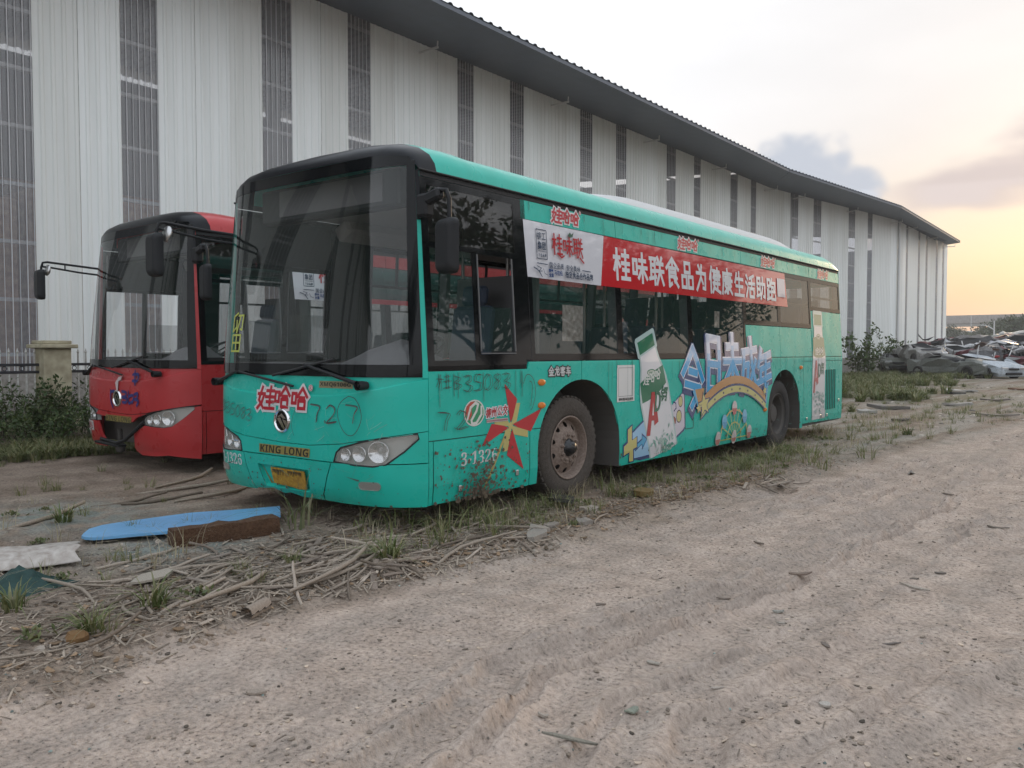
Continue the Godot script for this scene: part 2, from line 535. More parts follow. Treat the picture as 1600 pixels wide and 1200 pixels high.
const WOOD := [[5, 30, 40, 30], [22, 6, 22, 96], [21, 33, 5, 68], [24, 36, 40, 56]]
const HAND := [[4, 26, 36, 26], [22, 6, 22, 90, 12, 86], [4, 60, 36, 48]]
const HAT := [[50, 2, 54, 12], [10, 30, 10, 16, 92, 16, 86, 30]]
const MOUTH := [[8, 29, 31, 29, 31, 70, 8, 70, 8, 29]]
const ROOF := [[50, 4, 6, 45], [50, 4, 94, 45]]
const JADE := [[55, 22, 95, 22], [75, 6, 75, 46], [52, 46, 98, 46], [58, 66, 94, 66], [75, 50, 75, 92], [50, 92, 100, 92]]
var glyphs := {
	"娃": [[8, 35, 45, 35], [28, 8, 14, 60, 40, 92], [42, 38, 30, 70, 6, 94]] + JADE,
	"哈": MOUTH + [[65, 6, 40, 42], [65, 6, 98, 42], [52, 46, 82, 46], [48, 60, 86, 60, 86, 92, 48, 92, 48, 60]],
	"桂": WOOD + JADE,
	"味": MOUTH + [[48, 28, 90, 28], [40, 50, 98, 50], [68, 6, 68, 96], [66, 52, 42, 84], [70, 52, 98, 84]],
	"联": [[4, 14, 46, 14], [12, 14, 12, 78], [38, 14, 38, 96], [12, 34, 38, 34], [12, 54, 38, 54], [2, 80, 46, 72], [58, 8, 66, 22], [88, 8, 78, 24], [52, 28, 96, 28], [48, 52, 100, 52], [74, 28, 74, 52, 52, 94], [75, 54, 98, 94]],
	"食": [[50, 2, 6, 36], [50, 2, 94, 36], [50, 16, 50, 26], [26, 34, 74, 34, 74, 62, 26, 62], [26, 48, 74, 48], [26, 34, 26, 94, 44, 86], [58, 64, 92, 94], [82, 66, 66, 78]],
	"品": [[30, 8, 70, 8, 70, 40, 30, 40, 30, 8], [8, 54, 42, 54, 42, 92, 8, 92, 8, 54], [58, 54, 92, 54, 92, 92, 58, 92, 58, 54]],
	"为": [[26, 8, 36, 22], [10, 34, 84, 34, 80, 88, 62, 86], [52, 6, 44, 50, 10, 94], [50, 54, 62, 70]],
	"健": [[24, 4, 6, 48], [16, 34, 16, 96], [34, 16, 50, 16, 38, 42, 52, 42, 44, 76, 32, 94], [36, 60, 50, 80, 100, 94], [58, 18, 92, 18, 92, 46], [52, 32, 100, 32], [58, 46, 92, 46], [58, 62, 94, 62], [74, 6, 74, 82]],
	"康": [[50, 2, 54, 14], [12, 18, 94, 18], [14, 18, 12, 60, 4, 94], [30, 32, 82, 32, 82, 56], [24, 44, 96, 44], [30, 56, 82, 56], [56, 24, 56, 90, 46, 90], [30, 64, 40, 72], [24, 90, 50, 74], [86, 62, 66, 74], [60, 64, 94, 92]],
	"生": [[26, 10, 10, 44], [20, 30, 88, 30], [18, 58, 84, 58], [50, 4, 50, 92], [6, 92, 96, 92]],
	"活": [[10, 10, 22, 22], [4, 36, 18, 46], [6, 92, 26, 56], [86, 8, 42, 20], [34, 40, 98, 40], [64, 16, 64, 60], [44, 60, 86, 60, 86, 92, 44, 92, 44, 60]],
	"助": [[8, 12, 40, 12, 40, 80], [8, 12, 8, 82], [8, 34, 40, 34], [8, 56, 40, 56], [2, 86, 46, 76], [50, 34, 92, 34, 90, 88, 76, 84], [68, 8, 66, 50, 46, 94]],
	"跑": [[8, 10, 38, 10, 38, 36, 8, 36, 8, 10], [22, 36, 22, 88], [22, 60, 42, 60], [8, 52, 8, 90], [2, 92, 46, 84], [58, 6, 46, 36], [54, 22, 94, 22, 92, 58, 80, 58], [54, 40, 76, 40, 76, 58, 54, 58], [54, 40, 54, 90, 98, 90, 98, 74]],
	"柳": [[4, 30, 34, 30], [20, 6, 20, 96], [20, 34, 4, 66], [60, 10, 40, 22, 42, 70, 60, 58], [60, 14, 58, 60, 36, 94], [70, 16, 94, 16, 92, 66, 82, 64], [70, 16, 70, 96]],
	"工": [[14, 16, 86, 16], [50, 16, 50, 86], [6, 86, 94, 86]],
	"集": [[34, 2, 12, 34], [26, 18, 26, 60], [52, 4, 58, 14], [26, 18, 90, 18], [26, 32, 84, 32], [26, 46, 84, 46], [56, 18, 56, 60], [26, 60, 92, 60], [4, 72, 96, 72], [50, 60, 50, 98], [48, 74, 10, 96], [52, 74, 92, 96]],
	"团": [[10, 10, 90, 10, 90, 94, 10, 94, 10, 10], [22, 34, 80, 34], [58, 18, 58, 80, 46, 78], [56, 38, 26, 74]],
	"国": [[10, 10, 90, 10, 90, 94, 10, 94, 10, 10], [26, 28, 74, 28], [28, 50, 72, 50], [22, 76, 80, 76], [50, 28, 50, 76], [60, 58, 68, 68]],
	"企": ROOF + [[52, 34, 52, 90], [52, 58, 82, 58], [26, 48, 26, 90], [6, 92, 96, 92]],
	"质": [[86, 6, 22, 14], [22, 14, 20, 60, 6, 92], [20, 32, 94, 32], [54, 12, 50, 44], [34, 46, 78, 46, 78, 74], [34, 46, 34, 76], [56, 54, 52, 76, 26, 94], [60, 76, 88, 94]],
	"安": HAT + [[44, 24, 24, 64, 84, 94], [74, 46, 54, 76, 14, 94], [6, 46, 96, 46]],
	"全": ROOF + [[26, 44, 76, 44], [28, 66, 74, 66], [50, 44, 50, 90], [10, 92, 92, 92]],
	"美": [[32, 2, 40, 14], [68, 2, 60, 14], [14, 18, 86, 18], [20, 32, 80, 32], [8, 48, 94, 48], [50, 18, 50, 48], [8, 66, 94, 66], [50, 50, 46, 72, 8, 96], [54, 68, 92, 96]],
	"指": HAND + [[88, 8, 48, 24], [48, 6, 48, 38, 94, 38, 94, 28], [50, 50, 88, 50, 88, 94], [50, 50, 50, 94], [50, 72, 88, 72], [50, 92, 88, 92]],
	"定": HAT + [[24, 38, 78, 38], [50, 38, 50, 84], [52, 58, 80, 58], [26, 52, 22, 76, 6, 94], [22, 76, 40, 88, 96, 92]],
	"合": ROOF + [[32, 42, 70, 42], [22, 58, 78, 58, 78, 92, 22, 92, 22, 58]],
	"作": [[28, 4, 4, 50], [18, 32, 18, 96], [50, 4, 34, 46], [44, 24, 98, 24], [60, 24, 60, 96], [60, 48, 92, 48], [60, 70, 94, 70]],
	"牌": [[10, 8, 10, 56, 4, 94], [10, 36, 40, 36], [30, 6, 30, 36], [12, 58, 34, 58, 34, 94], [68, 2, 60, 14], [50, 14, 90, 14, 90, 46, 50, 46, 50, 14], [50, 30, 90, 30], [70, 14, 68, 46, 46, 62], [44, 70, 98, 70], [76, 54, 76, 98]],
	"今": [[50, 4, 4, 50], [50, 4, 96, 50], [42, 34, 58, 46], [22, 58, 78, 58, 44, 96]],
	"日": [[18, 8, 82, 8, 82, 92, 18, 92, 18, 8], [18, 50, 82, 50]],
	"未": [[22, 26, 78, 26], [6, 50, 94, 50], [50, 4, 50, 96], [48, 52, 10, 86], [52, 52, 90, 86]],
	"成": [[14, 26, 92, 26], [18, 26, 16, 60, 4, 94], [18, 50, 42, 50, 40, 76, 30, 74], [58, 6, 62, 50, 92, 92, 96, 74], [84, 44, 50, 90], [72, 6, 86, 16]],
	"年": [[28, 4, 8, 38], [24, 18, 88, 18], [26, 42, 84, 42], [26, 42, 26, 66], [4, 66, 96, 66], [56, 18, 56, 98]],
	"金": ROOF + [[28, 40, 72, 40], [16, 60, 84, 60], [50, 40, 50, 90], [24, 68, 32, 82], [76, 68, 66, 82], [8, 92, 92, 92]],
	"龙": [[10, 30, 92, 30], [44, 4, 40, 50, 8, 94], [56, 32, 56, 88, 94, 88, 94, 70], [64, 6, 78, 18], [86, 44, 46, 80]],
	"客": HAT + [[38, 22, 14, 48], [32, 32, 72, 32, 40, 56, 8, 64], [36, 40, 92, 62], [30, 68, 72, 68, 72, 94, 30, 94, 30, 68]],
	"车": [[14, 20, 86, 20], [42, 4, 22, 50, 84, 50], [6, 70, 94, 70], [54, 36, 54, 98]],
	"州": [[20, 8, 18, 60, 6, 94], [50, 10, 50, 88], [84, 6, 84, 96], [8, 34, 4, 52], [32, 34, 38, 52], [64, 34, 70, 52]],
	"公": [[34, 8, 6, 50], [64, 8, 94, 50], [44, 48, 22, 88, 78, 82], [66, 64, 86, 94]],
	"交": [[50, 2, 54, 14], [8, 22, 94, 22], [32, 32, 12, 50], [68, 32, 90, 50], [70, 44, 48, 76, 8, 96], [32, 46, 92, 96]],
	"钙": [[24, 4, 4, 36], [18, 24, 42, 24], [12, 44, 40, 44], [4, 64, 42, 64], [24, 44, 24, 90, 42, 78], [52, 14, 94, 14], [72, 14, 72, 40], [72, 26, 94, 26], [52, 14, 52, 42, 92, 42, 88, 92, 76, 88], [48, 66, 80, 66]],
	"留": [[42, 4, 12, 12, 14, 48, 38, 38], [38, 22, 46, 46], [50, 10, 88, 10, 86, 44, 74, 42], [66, 12, 48, 50], [18, 56, 82, 56, 82, 94, 18, 94, 18, 56], [18, 74, 82, 74], [50, 56, 50, 94]],
	"马": [[16, 10, 70, 10, 66, 50], [24, 10, 18, 50, 86, 50, 82, 92, 66, 88], [6, 70, 68, 70]],
	"拉": HAND + [[64, 4, 70, 18], [44, 24, 96, 24], [54, 34, 60, 74], [84, 32, 72, 84], [40, 88, 100, 88]],
	"松": WOOD + [[60, 10, 42, 52], [74, 8, 98, 50], [66, 44, 48, 88, 92, 80], [80, 62, 96, 94]],
	"下": [[8, 14, 92, 14], [50, 14, 50, 96], [56, 36, 80, 54]],
}

# characters in strokes; (u, v) is the top left corner of the first, xf(Vector2) bends the line of writing
func hanzi(mb: MB, k: String, text: String, u: float, v: float, w: float, h: float, pen: float, c: Color, step := 1.1, rise := 0.0, lean := 0.0) -> void:
	for i in text.length():
		var ch := text[i]
		if glyphs.has(ch):
			for s in glyphs[ch]:
				var pts := []
				for j in range(0, s.size(), 2):
					var y: float = s[j + 1] / 100.0
					pts.append(Vector2(u + i * w * step + s[j] / 100.0 * w + (1.0 - y) * lean * w, v + i * rise - y * h))
				stroke(mb, k, pts, pen, c)

func latin(mb: MB, k: String, text: String, u: float, v: float, h: float, c: Color, face := "Droid Sans", bold := true, wide := 1.0, lean := 0.0, length := 0.0) -> void:
	var tm := TextMesh.new()
	var f := SystemFont.new()
	f.font_names = PackedStringArray([face])
	f.font_weight = 700 if bold else 400
	tm.font = f
	tm.text = text
	tm.font_size = 64
	tm.pixel_size = 0.01
	tm.depth = 0.0
	tm.horizontal_alignment = HORIZONTAL_ALIGNMENT_LEFT
	var arr := tm.surface_get_arrays(0)
	var vv: PackedVector3Array = arr[Mesh.ARRAY_VERTEX]
	var ii: PackedInt32Array = arr[Mesh.ARRAY_INDEX] if arr[Mesh.ARRAY_INDEX] != null else PackedInt32Array(range(vv.size()))
	var lo := Vector3(1e9, 1e9, 0)
	var hi := -lo
	for p in vv:
		lo = lo.min(p)
		hi = hi.max(p)
	var sc := h / (hi.y - lo.y)
	var sx := sc * wide if length <= 0.0 else length / (hi.x - lo.x)
	ink += 0.00006
	mb.col = c
	for t in range(0, ii.size(), 3):
		var P := []
		for m in 3:
			var p := vv[ii[t + m]]
			var y := (p.y - lo.y) * sc
			var q := Vector2(u + (p.x - lo.x) * sx + y * lean, v + y)
			var nn := skin_n(k, q.x, q.y)
			P.append(skin(k, q.x, q.y) + nn * ink)
			P.append(nn)
		mb.tri(P[0], P[2], P[4], P[1], P[3], P[5])

func wahaha(mb: MB, k: String, u: float, v: float, w: float, h: float) -> void:
	var white := Color(0.62, 0.60, 0.60)
	var red := Color(0.42, 0.015, 0.03)
	for pass_ in 2:
		var pen := h * (0.30 if pass_ == 0 else 0.125)
		var cc := white if pass_ == 0 else red
		hanzi(mb, k, "娃", u, v, w * 0.36, h * 0.95, pen, cc, 1.0, 0.0, 0.12)
		hanzi(mb, k, "哈", u + w * 0.36, v, w * 0.31, h * 0.85, pen, cc, 1.0, 0.0, 0.12)
		hanzi(mb, k, "哈", u + w * 0.69, v - h * 0.02, w * 0.31, h * 0.85, pen, cc, 1.0, 0.0, 0.12)
	fill(mb, k, circle(u + w * 1.07, v - h * 0.04, h * 0.12, h * 0.12, 14), white)
	outline(mb, k, circle(u + w * 1.07, v - h * 0.04, h * 0.09, h * 0.09, 12), h * 0.025, red)
	latin(mb, k, "R", u + w * 1.07 - h * 0.035, v - h * 0.09, h * 0.1, red)

# ---------------------------------------------------------------- bus
const MODS := [1.34, 2.83, 4.40, 5.95, 7.23, 8.56, 10.04]

func arch(cx: float, hw: float, top: float) -> PackedVector2Array:
	var out := PackedVector2Array()
	out.append(Vector2(cx - hw, 0.0))
	for i in 25:
		var a := PI - PI * i / 24.0
		out.append(Vector2(cx + cos(a) * hw, top - 0.62 + sin(a) * 0.62))
	out.append(Vector2(cx + hw, 0.0))
	return out

func cut(p: PackedVector2Array, holes: Array) -> Array:
	var cur := [p]
	for h in holes:
		var nxt := []
		for q in cur:
			nxt.append_array(Geometry2D.clip_polygons(q, h))
		cur = nxt
	return cur

func panel(called: String, k: String, p: PackedVector2Array, m: Material, parent: Node, holes := [], off := 0.0, edge := 0.018) -> MeshInstance3D:
	var mb := MB.new()
	for q in cut(p, holes):
		patch(mb, k, q, off, edge)
	return part(called, mb, m, parent)

func roof_z(t: float) -> Vector2:  # t -1..1 across the roof -> (z from the middle, y)
	var a := absf(t)
	var pts := [[0.0, 0.0, 3.0], [0.45, 0.62, 2.985], [0.65, 0.88, 2.955], [0.78, 1.02, 2.91], [0.88, 1.105, 2.85], [0.95, 1.145, 2.78], [1.0, 1.16, 2.70]]
	for i in pts.size() - 1:
		if a <= pts[i + 1][0]:
			var f: float = (a - pts[i][0]) / (pts[i + 1][0] - pts[i][0])
			return Vector2(signf(t) * lerpf(pts[i][1], pts[i + 1][1], f), lerpf(pts[i][2], pts[i + 1][2], f))
	return Vector2(signf(t) * 1.16, 2.70)

const ROOF_T := [-1.0, -0.95, -0.88, -0.78, -0.65, -0.45, -0.2, 0.0, 0.2, 0.45, 0.65, 0.78, 0.88, 0.95, 1.0]

func cap_pt(t: float, f: float) -> Vector3:  # front dome, f 0 at the top of the windscreen .. 1 on the roof at x = 0.8
	var r := roof_z(t)
	var ye := 2.835 - 0.13 * pow(absf(t), 5.0)
	var u := signf(t) * 1.25 * minf(1.0, absf(r.x) / 1.16)
	var e := skin("front", u, ye)
	if absf(t) > 0.999:
		e = Vector3(0.06, 2.705, -1.25 + r.x)
	var q := Vector3(0.75, r.y, -1.25 + r.x)
	var c := Vector3(e.x + 0.015, maxf(r.y + 0.06 * (1.0 - pow(absf(t), 8.0)), e.y), lerpf(e.z, q.z, 0.25))
	return e * (1 - f) * (1 - f) + c * 2.0 * f * (1 - f) + q * f * f

func grid(mb: MB, pts: Array, up: Vector3) -> void:  # a smooth sheet through rows of points
	var nr := []
	for i in pts.size():
		var row := []
		for j in pts[i].size():
			var a: Vector3 = pts[mini(i + 1, pts.size() - 1)][j] - pts[maxi(i - 1, 0)][j]
			var b: Vector3 = pts[i][mini(j + 1, pts[i].size() - 1)] - pts[i][maxi(j - 1, 0)]
			var g := a.cross(b).normalized()
			if g.dot(up) < 0:
				g = -g
			row.append(g)
		nr.append(row)
	for i in pts.size() - 1:
		for j in pts[i].size() - 1:
			mb.squad(pts[i][j], pts[i][j + 1], pts[i + 1][j + 1], pts[i + 1][j], nr[i][j], nr[i][j + 1], nr[i + 1][j + 1], nr[i + 1][j])

func wheel(parent: Node, cx: float, z: float, out: float, rear: bool) -> void:
	var w := Node3D.new()
	w.name = "wheel"
	parent.add_child(w, true)
	w.position = Vector3(cx, 0.468, z)
	var t := Transform3D(Basis(Vector3(1, 0, 0), Vector3(0, 0, out), Vector3(0, -out, 0)), Vector3())
	var mb := MB.new()
	var prof := [[0.285, -0.25], [0.40, -0.27], [0.455, -0.255], [0.474, -0.225], [0.478, -0.19], [0.478, -0.08], [0.474, -0.045], [0.458, -0.015], [0.43, 0.0], [0.37, 0.008], [0.32, -0.002], [0.298, -0.014], [0.288, -0.03]]
	mb.lathe(prof, 44, t, true)
	for i in 44:  # tread blocks on the shoulder
		var a := TAU * i / 44.0
		mb.box(t * Transform3D(Basis(Vector3.UP, -a), Vector3(cos(a) * 0.472, -0.045, sin(a) * 0.472)), Vector3(0.022, 0.05, 0.045), 0.004)
	part("tyre", mb, mats.tyre_dark if rear else mats.tyre, w)
	mb = MB.new()
	if rear:
		mb.lathe([[0.288, -0.012], [0.296, -0.016], [0.285, -0.03], [0.265, -0.05], [0.255, -0.16], [0.235, -0.175], [0.14, -0.175], [0.135, -0.10], [0.11, -0.07], [0.0, -0.065]], 36, t)
		part("rim", mb, mats.under, w)
	else:
		mb.lathe([[0.288, -0.028], [0.297, -0.006], [0.290, 0.0], [0.281, -0.004], [0.270, -0.03], [0.258, -0.075], [0.240, -0.08]], 40, t)
		# the dished disc with ten hand holes
		for i in 20:
			var a0 := TAU * i / 20.0
			var a1 := TAU * (i + 1) / 20.0
			var sec := PackedVector2Array()
			for q in [[0.242, a0], [0.242, (a0 + a1) / 2], [0.242, a1], [0.155, a1], [0.155, a0]]:
				sec.append(Vector2(cos(q[1]), sin(q[1])) * q[0])
			var am := TAU * (i / 2) / 10.0 + TAU / 20.0
			var hole := circle(cos(am) * 0.213, sin(am) * 0.213, 0.026, 0.026, 12)
			for q in Geometry2D.clip_polygons(sec, hole):
				var ix := Geometry2D.triangulate_polygon(q)
				for m in range(0, ix.size(), 3):
					var P := []
					for e in 3:
						var r: Vector2 = q[ix[m + e]]
						P.append(t * Vector3(r.x, -0.075 + (0.242 - r.length()) * 0.62, r.y))
					mb.flat(P[0], P[1], P[2], t.basis.y)
		mb.lathe([[0.155, -0.021], [0.150, -0.014], [0.085, -0.012], [0.082, -0.03]], 36, t)
		part("rim", mb, mats.rim, w)
		mb = MB.new()
		mb.lathe([[0.26, -0.2], [0.0, -0.2]], 24, t)
		part("brake_drum", mb, mats.under, w)
		mb = MB.new()
		mb.lathe([[0.082, -0.02], [0.078, 0.0], [0.066, 0.004], [0.062, 0.03], [0.045, 0.048], [0.0, 0.052]], 24, t, true)
		part("hub_cap", mb, mats.hub_black, w)
		for i in 10:
			var a := TAU * (i + 0.3) / 10.0
			mb = MB.new()
			mb.lathe([[0.017, 0.0], [0.017, 0.018], [0.010, 0.02], [0.009, 0.032], [0.0, 0.033]], 6, t * Transform3D(Basis(), Vector3(cos(a) * 0.12, -0.014, sin(a) * 0.12)))
			part("wheel_nut", mb, mats.rim, w)

func mirror(parent: Node, c: Vector3, face: float, sc := 1.0) -> void:
	var holder := Node3D.new()
	holder.name = "side_mirror"
	parent.add_child(holder, true)
	holder.position = c
	holder.rotation.y = face
	var mb := MB.new()
	var rows := []
	for i in 7:  # housing: a rounded box, domed on the back
		var f := i / 6.0
		var x := -0.055 * sin(f * PI * 0.5)
		var row := []
		for q in rect(-0.105, -0.195, 0.105, 0.195, 0.045, 4):
			var k := 1.0 - 0.5 * pow(1.0 - cos(f * PI * 0.5), 2.0) if f < 1.0 else 0.5
			row.append(Vector3(x - 0.02, q.y * (0.6 + 0.4 * cos(f * PI * 0.42)) * sc, q.x * (0.5 + 0.5 * cos(f * PI * 0.42)) * sc))
		row.append(row[0])
		rows.append(row)
	for i in 6:
		for j in rows[0].size() - 1:
			var hint: Vector3 = rows[i][j] * Vector3(0, 1, 1) + Vector3(-0.05 * i, 0, 0)
			mb.quad(rows[i][j], rows[i][j + 1], rows[i + 1][j + 1], rows[i + 1][j], hint)
	for j in range(1, rows[6].size() - 2):
		mb.flat(rows[6][0], rows[6][j], rows[6][j + 1], Vector3(-1, 0, 0))
	for j in rows[0].size() - 1:
		mb.quad(rows[0][j], rows[0][j + 1], rows[0][j + 1] + Vector3(0.03, 0, 0), rows[0][j] + Vector3(0.03, 0, 0), rows[0][j] * Vector3(0, 1, 1))
	part("housing", mb, mats.black_plastic, holder)
	mb = MB.new()
	for j in range(1, rows[0].size() - 2):
		mb.flat(rows[0][0] + Vector3(0.022, 0, 0), rows[0][j] + Vector3(0.022, 0, 0), rows[0][j + 1] + Vector3(0.022, 0, 0), Vector3(1, 0, 0))
	part("mirror_glass", mb, mats.mirror_face, holder)

func head_poly(s: float) -> PackedVector2Array:
	return poly([0.59 * s, 0.525, 0.615 * s, 0.60, 0.66 * s, 0.635, 0.84 * s, 0.685, 1.02 * s, 0.722, 1.205 * s, 0.752, 1.21 * s, 0.715, 1.14 * s, 0.62, 1.04 * s, 0.525, 0.95 * s, 0.508, 0.80 * s, 0.512])

func build_bus(green: bool) -> Node3D:
	var bus := thing("city_bus", "dusty green city bus with drink adverts along its side" if green else "red city bus with broken open bumper behind the green bus", "bus")
	var paint: Material = mats.green_paint if green else mats.red_paint
	var A1 := arch(2.11, 0.69, 1.10)
	var A2 := arch(7.38, 0.64, 1.10)
	# --- sides
	for k in ["near", "far"]:
		var sg := 1.0 if k == "near" else -1.0
		var far: bool = k == "far"
		# skirt
		panel("front_side_panel", k, poly([0.062, 0.695, 2.105, 0.695, 2.105, 1.272, 1.30, 1.272, 1.27, 1.21, 0.062, 1.21]), paint, bus, [A1])
		panel("front_corner_post", k, rect(0.062, 0.21, 0.105, 0.688), paint, bus)
		var hatch := panel("service_hatch", k, rect(0.113, 0.21, 1.302, 0.687), paint, bus)
		for hx in [0.40, 1.12]:
			var lb := MB.new()
			lb.bx(Vector3(hx, 0.30 if hx < 1 else 0.34, 0.008 if not far else -2.508), Vector3(0.035, 0.05, 0.016), 0.006)
			part("latch", lb, mats.dull_chrome, hatch)
		panel("arch_post", k, rect(1.31, 0.21, 2.105, 0.687), paint, bus, [A1])
		panel("middle_side_panel", k, rect(2.113, 0.21, 7.378, 1.272), paint, bus, [A1, A2])
		panel("rear_arch_panel", k, rect(7.386, 0.21, 8.155, 1.272), paint, bus, [A2])
		panel("rear_belt", k, rect(8.163, 1.215, 10.05, 1.272), paint, bus)
		var rp := panel("rear_side_panel", k, poly([8.163, 0.27, 10.05, 0.24, 10.05, 1.208, 8.163, 1.208]), paint, bus)
		for i in 13:
			var gb := MB.new()
			gb.bx(Vector3(9.16 + i * 0.043, 0.75, (sidez(0.75) + 0.006) if not far else -2.506), Vector3(0.02, 0.64, 0.012), 0.003)
			part("grille_slat", gb, paint if i % 2 == 0 else mats.black_plastic, rp)
		var gbk := MB.new()
		patch(gbk, k, rect(9.12, 0.42, 9.71, 1.08), 0.0015)
		part("grille_back", gbk, paint, rp)
		for hx in [8.30, 8.95, 9.25, 9.85]:
			var lb := MB.new()
			lb.bx(Vector3(hx, 0.34 if hx < 9.5 else 0.55, 0.008 if not far else -2.508), Vector3(0.05, 0.045, 0.016), 0.006)
			part("latch", lb, mats.dull_chrome, rp)
		# green panels at window height towards the rear
		panel("upper_rear_panel", k, rect(6.01, 1.282, 7.205, 1.705), paint, bus)
		panel("upper_rear_panel", k, rect(7.213, 1.282, 8.535, 1.705), paint, bus)
		panel("upper_rear_panel", k, rect(8.56, 1.282, 10.05, 1.985), paint, bus)
		# cant panels above the windows
		for i in MODS.size() - 1:
			var a: float = MODS[i] if i > 0 else 1.27
			panel("cant_panel", k, rect(a + 0.005, 2.495, MODS[i + 1] - 0.004, 2.655), paint, bus)
		var dr := MB.new()
		patch(dr, k, rect(0.06, 2.66, 10.05, 2.70), -0.004)
		part("drip_channel", dr, mats.black_plastic, bus)
		var rail := MB.new()
		rail.tube([skin(k, 0.05, 2.705) + Vector3(0, 0, 0.006 * sg), skin(k, 5.0, 2.705) + Vector3(0, 0, 0.006 * sg), skin(k, 10.04, 2.705) + Vector3(0, 0, 0.006 * sg)], 0.009, 6)
		part("drip_rail", rail, mats.black_plastic, bus)
		# dark shell behind the joints
		var sh := MB.new()
		for q in cut(rect(0.07, 0.22, 10.04, 1.265), [A1, A2]):
			patch(sh, k, q, -0.02)
		patch(sh, k, rect(1.28, 2.48, 10.04, 2.70), -0.02)
		patch(sh, k, poly([6.0, 1.26, 10.04, 1.26, 10.04, 1.98, 8.56, 1.98, 8.55, 1.70, 6.0, 1.70]), -0.02)
		part("inner_shell", sh, mats.under, bus)
		# cab window: a black surround, a dark fixed pane, a sliding pane
		var fr := MB.new()
		for q in [rect(0.055, 1.215, 1.262, 1.29), rect(0.055, 1.29, 0.13, 2.655), rect(1.165, 1.29, 1.335, 2.655), rect(0.13, 2.60, 1.165, 2.655), rect(0.60, 1.29, 0.668, 2.15), rect(1.115, 1.29, 1.165, 2.15), rect(0.668, 1.29, 1.115, 1.335), rect(0.13, 2.135, 1.165, 2.18)]:
			patch(fr, k, q, 0.0)
		var surround := part("cab_window_surround", fr, mats.black_gloss, bus)
		var g1 := MB.new()
		patch(g1, k, rect(0.13, 1.29, 0.60, 2.135), -0.004)
		part("cab_window_pane", g1, mats.glass_side if not far else mats.glass_screen, surround)
		g1 = MB.new()
		patch(g1, k, rect(0.13, 2.18, 1.165, 2.60), -0.004)
		part("cab_upper_pane" if not far else "door_header", g1, mats.glass_cab if not far else mats.black_plastic, surround)
		if far:
			panel("door_pillar", k, rect(1.17, 1.215, 1.72, 2.49), mats.black_plastic, bus, [], -0.015)
		g1 = MB.new()
		patch(g1, k, rect(0.69, 1.36, 1.10, 1.72), -0.012)
		part("sliding_pane", g1, mats.glass_side, surround)
		g1 = MB.new()
		for q in [[0.668, 1.345, 1.115, 1.345], [0.668, 1.36, 0.668, 2.13], [1.112, 1.36, 1.112, 2.13]]:
			g1.bar(skin(k, q[0], q[1]) + Vector3(0, 0, 0.004 * sg), skin(k, q[2], q[3]) + Vector3(0, 0, 0.004 * sg), 0.012, 0.008)
		part("slider_rail", g1, mats.grey_plastic, surround)
		# passenger windows
		for i in MODS.size() - 1:
			var a: float = MODS[i]
			var b: float = MODS[i + 1]
			var y0 := 1.28 if i < 3 else (1.713 if i < 5 else 1.993)
			var bb := b
			if i == 2:
				bb = 6.0
			if i == 3:
				a = 6.0
			var frm := MB.new()
			var pw := 0.055
			for q in [rect(a, y0, a + pw, 2.49), rect(bb - pw, y0, bb, 2.49), rect(a + pw, y0, bb - pw, y0 + 0.06), rect(a + pw, 2.43, bb - pw, 2.49)]:
				patch(frm, k, q, 0.0)
			var wf := part("window_frame", frm, mats.black_gloss, bus)
			var y2 := 2.06 if i < 5 else 2.2
			var pm := MB.new()
			patch(pm, k, rect(a + pw, y0 + 0.06, bb - pw, 2.43), -0.006)
			part("window_pane", pm, mats.glass_side, wf)
			var ib := MB.new()
			ib.bar(skin(k, a + pw, y2) - Vector3(0, 0, 0.02 * sg), skin(k, bb - pw, y2) - Vector3(0, 0, 0.02 * sg), 0.02, 0.03)
			if i < 4:
				var mx := (a + bb) / 2
				ib.bar(skin(k, mx, y2) - Vector3(0, 0, 0.02 * sg), skin(k, mx, 2.43) - Vector3(0, 0, 0.02 * sg), 0.03, 0.02)
			part("window_bar", ib, mats.black_plastic, wf)
			var pil := MB.new()  # inner pillar
			pil.bar(skin(k, bb, y0) - Vector3(0, 0, 0.06 * sg), skin(k, bb, 2.55) - Vector3(0, 0, 0.06 * sg), 0.10, 0.07)
			part("pillar", pil, mats.grey_plastic, bus)
		# wheel housings
		for w in [[A1, 2.11], [A2, 7.38]]:
			var ap: PackedVector2Array = w[0]
			var hb := MB.new()
			for i in ap.size() - 1:
				var p := ap[i]
				var q := ap[i + 1]
				p.y = maxf(p.y, 0.21)
				q.y = maxf(q.y, 0.21)
				var z0 := -0.004 if not far else -2.496
				var z1 := -0.55 if not far else -1.95
				hb.quad(Vector3(p.x, p.y, z0), Vector3(q.x, q.y, z0), Vector3(q.x, q.y, z1), Vector3(p.x, p.y, z1), Vector3(w[1] - p.x, 0.5 - p.y, 0))
			var zb := -0.545 if not far else -1.955
			hb.quad(Vector3(w[1] - 0.72, 0.2, zb), Vector3(w[1] + 0.72, 0.2, zb), Vector3(w[1] + 0.72, 1.12, zb), Vector3(w[1] - 0.72, 1.12, zb), Vector3(0, 0, sg))
			part("wheel_housing", hb, mats.under, bus)
	# --- front: glass, frit, panels
	var F := "front"
	var ws := MB.new()
	patch(ws, F, rect(-1.215, 1.235, 1.215, 2.775), -0.002)
	var scr := part("windscreen", ws, mats.glass_screen, bus)
	var fb := MB.new()
	for q in [rect(-1.225, 1.172, 1.225, 1.262), rect(-1.225, 1.262, -1.165, 2.77), rect(1.165, 1.262, 1.225, 2.77), poly([-1.225, 2.735, 1.225, 2.735, 1.18, 2.80, 0.9, 2.832, -0.9, 2.832, -1.18, 2.80])]:
		patch(fb, F, q, 0.0015)
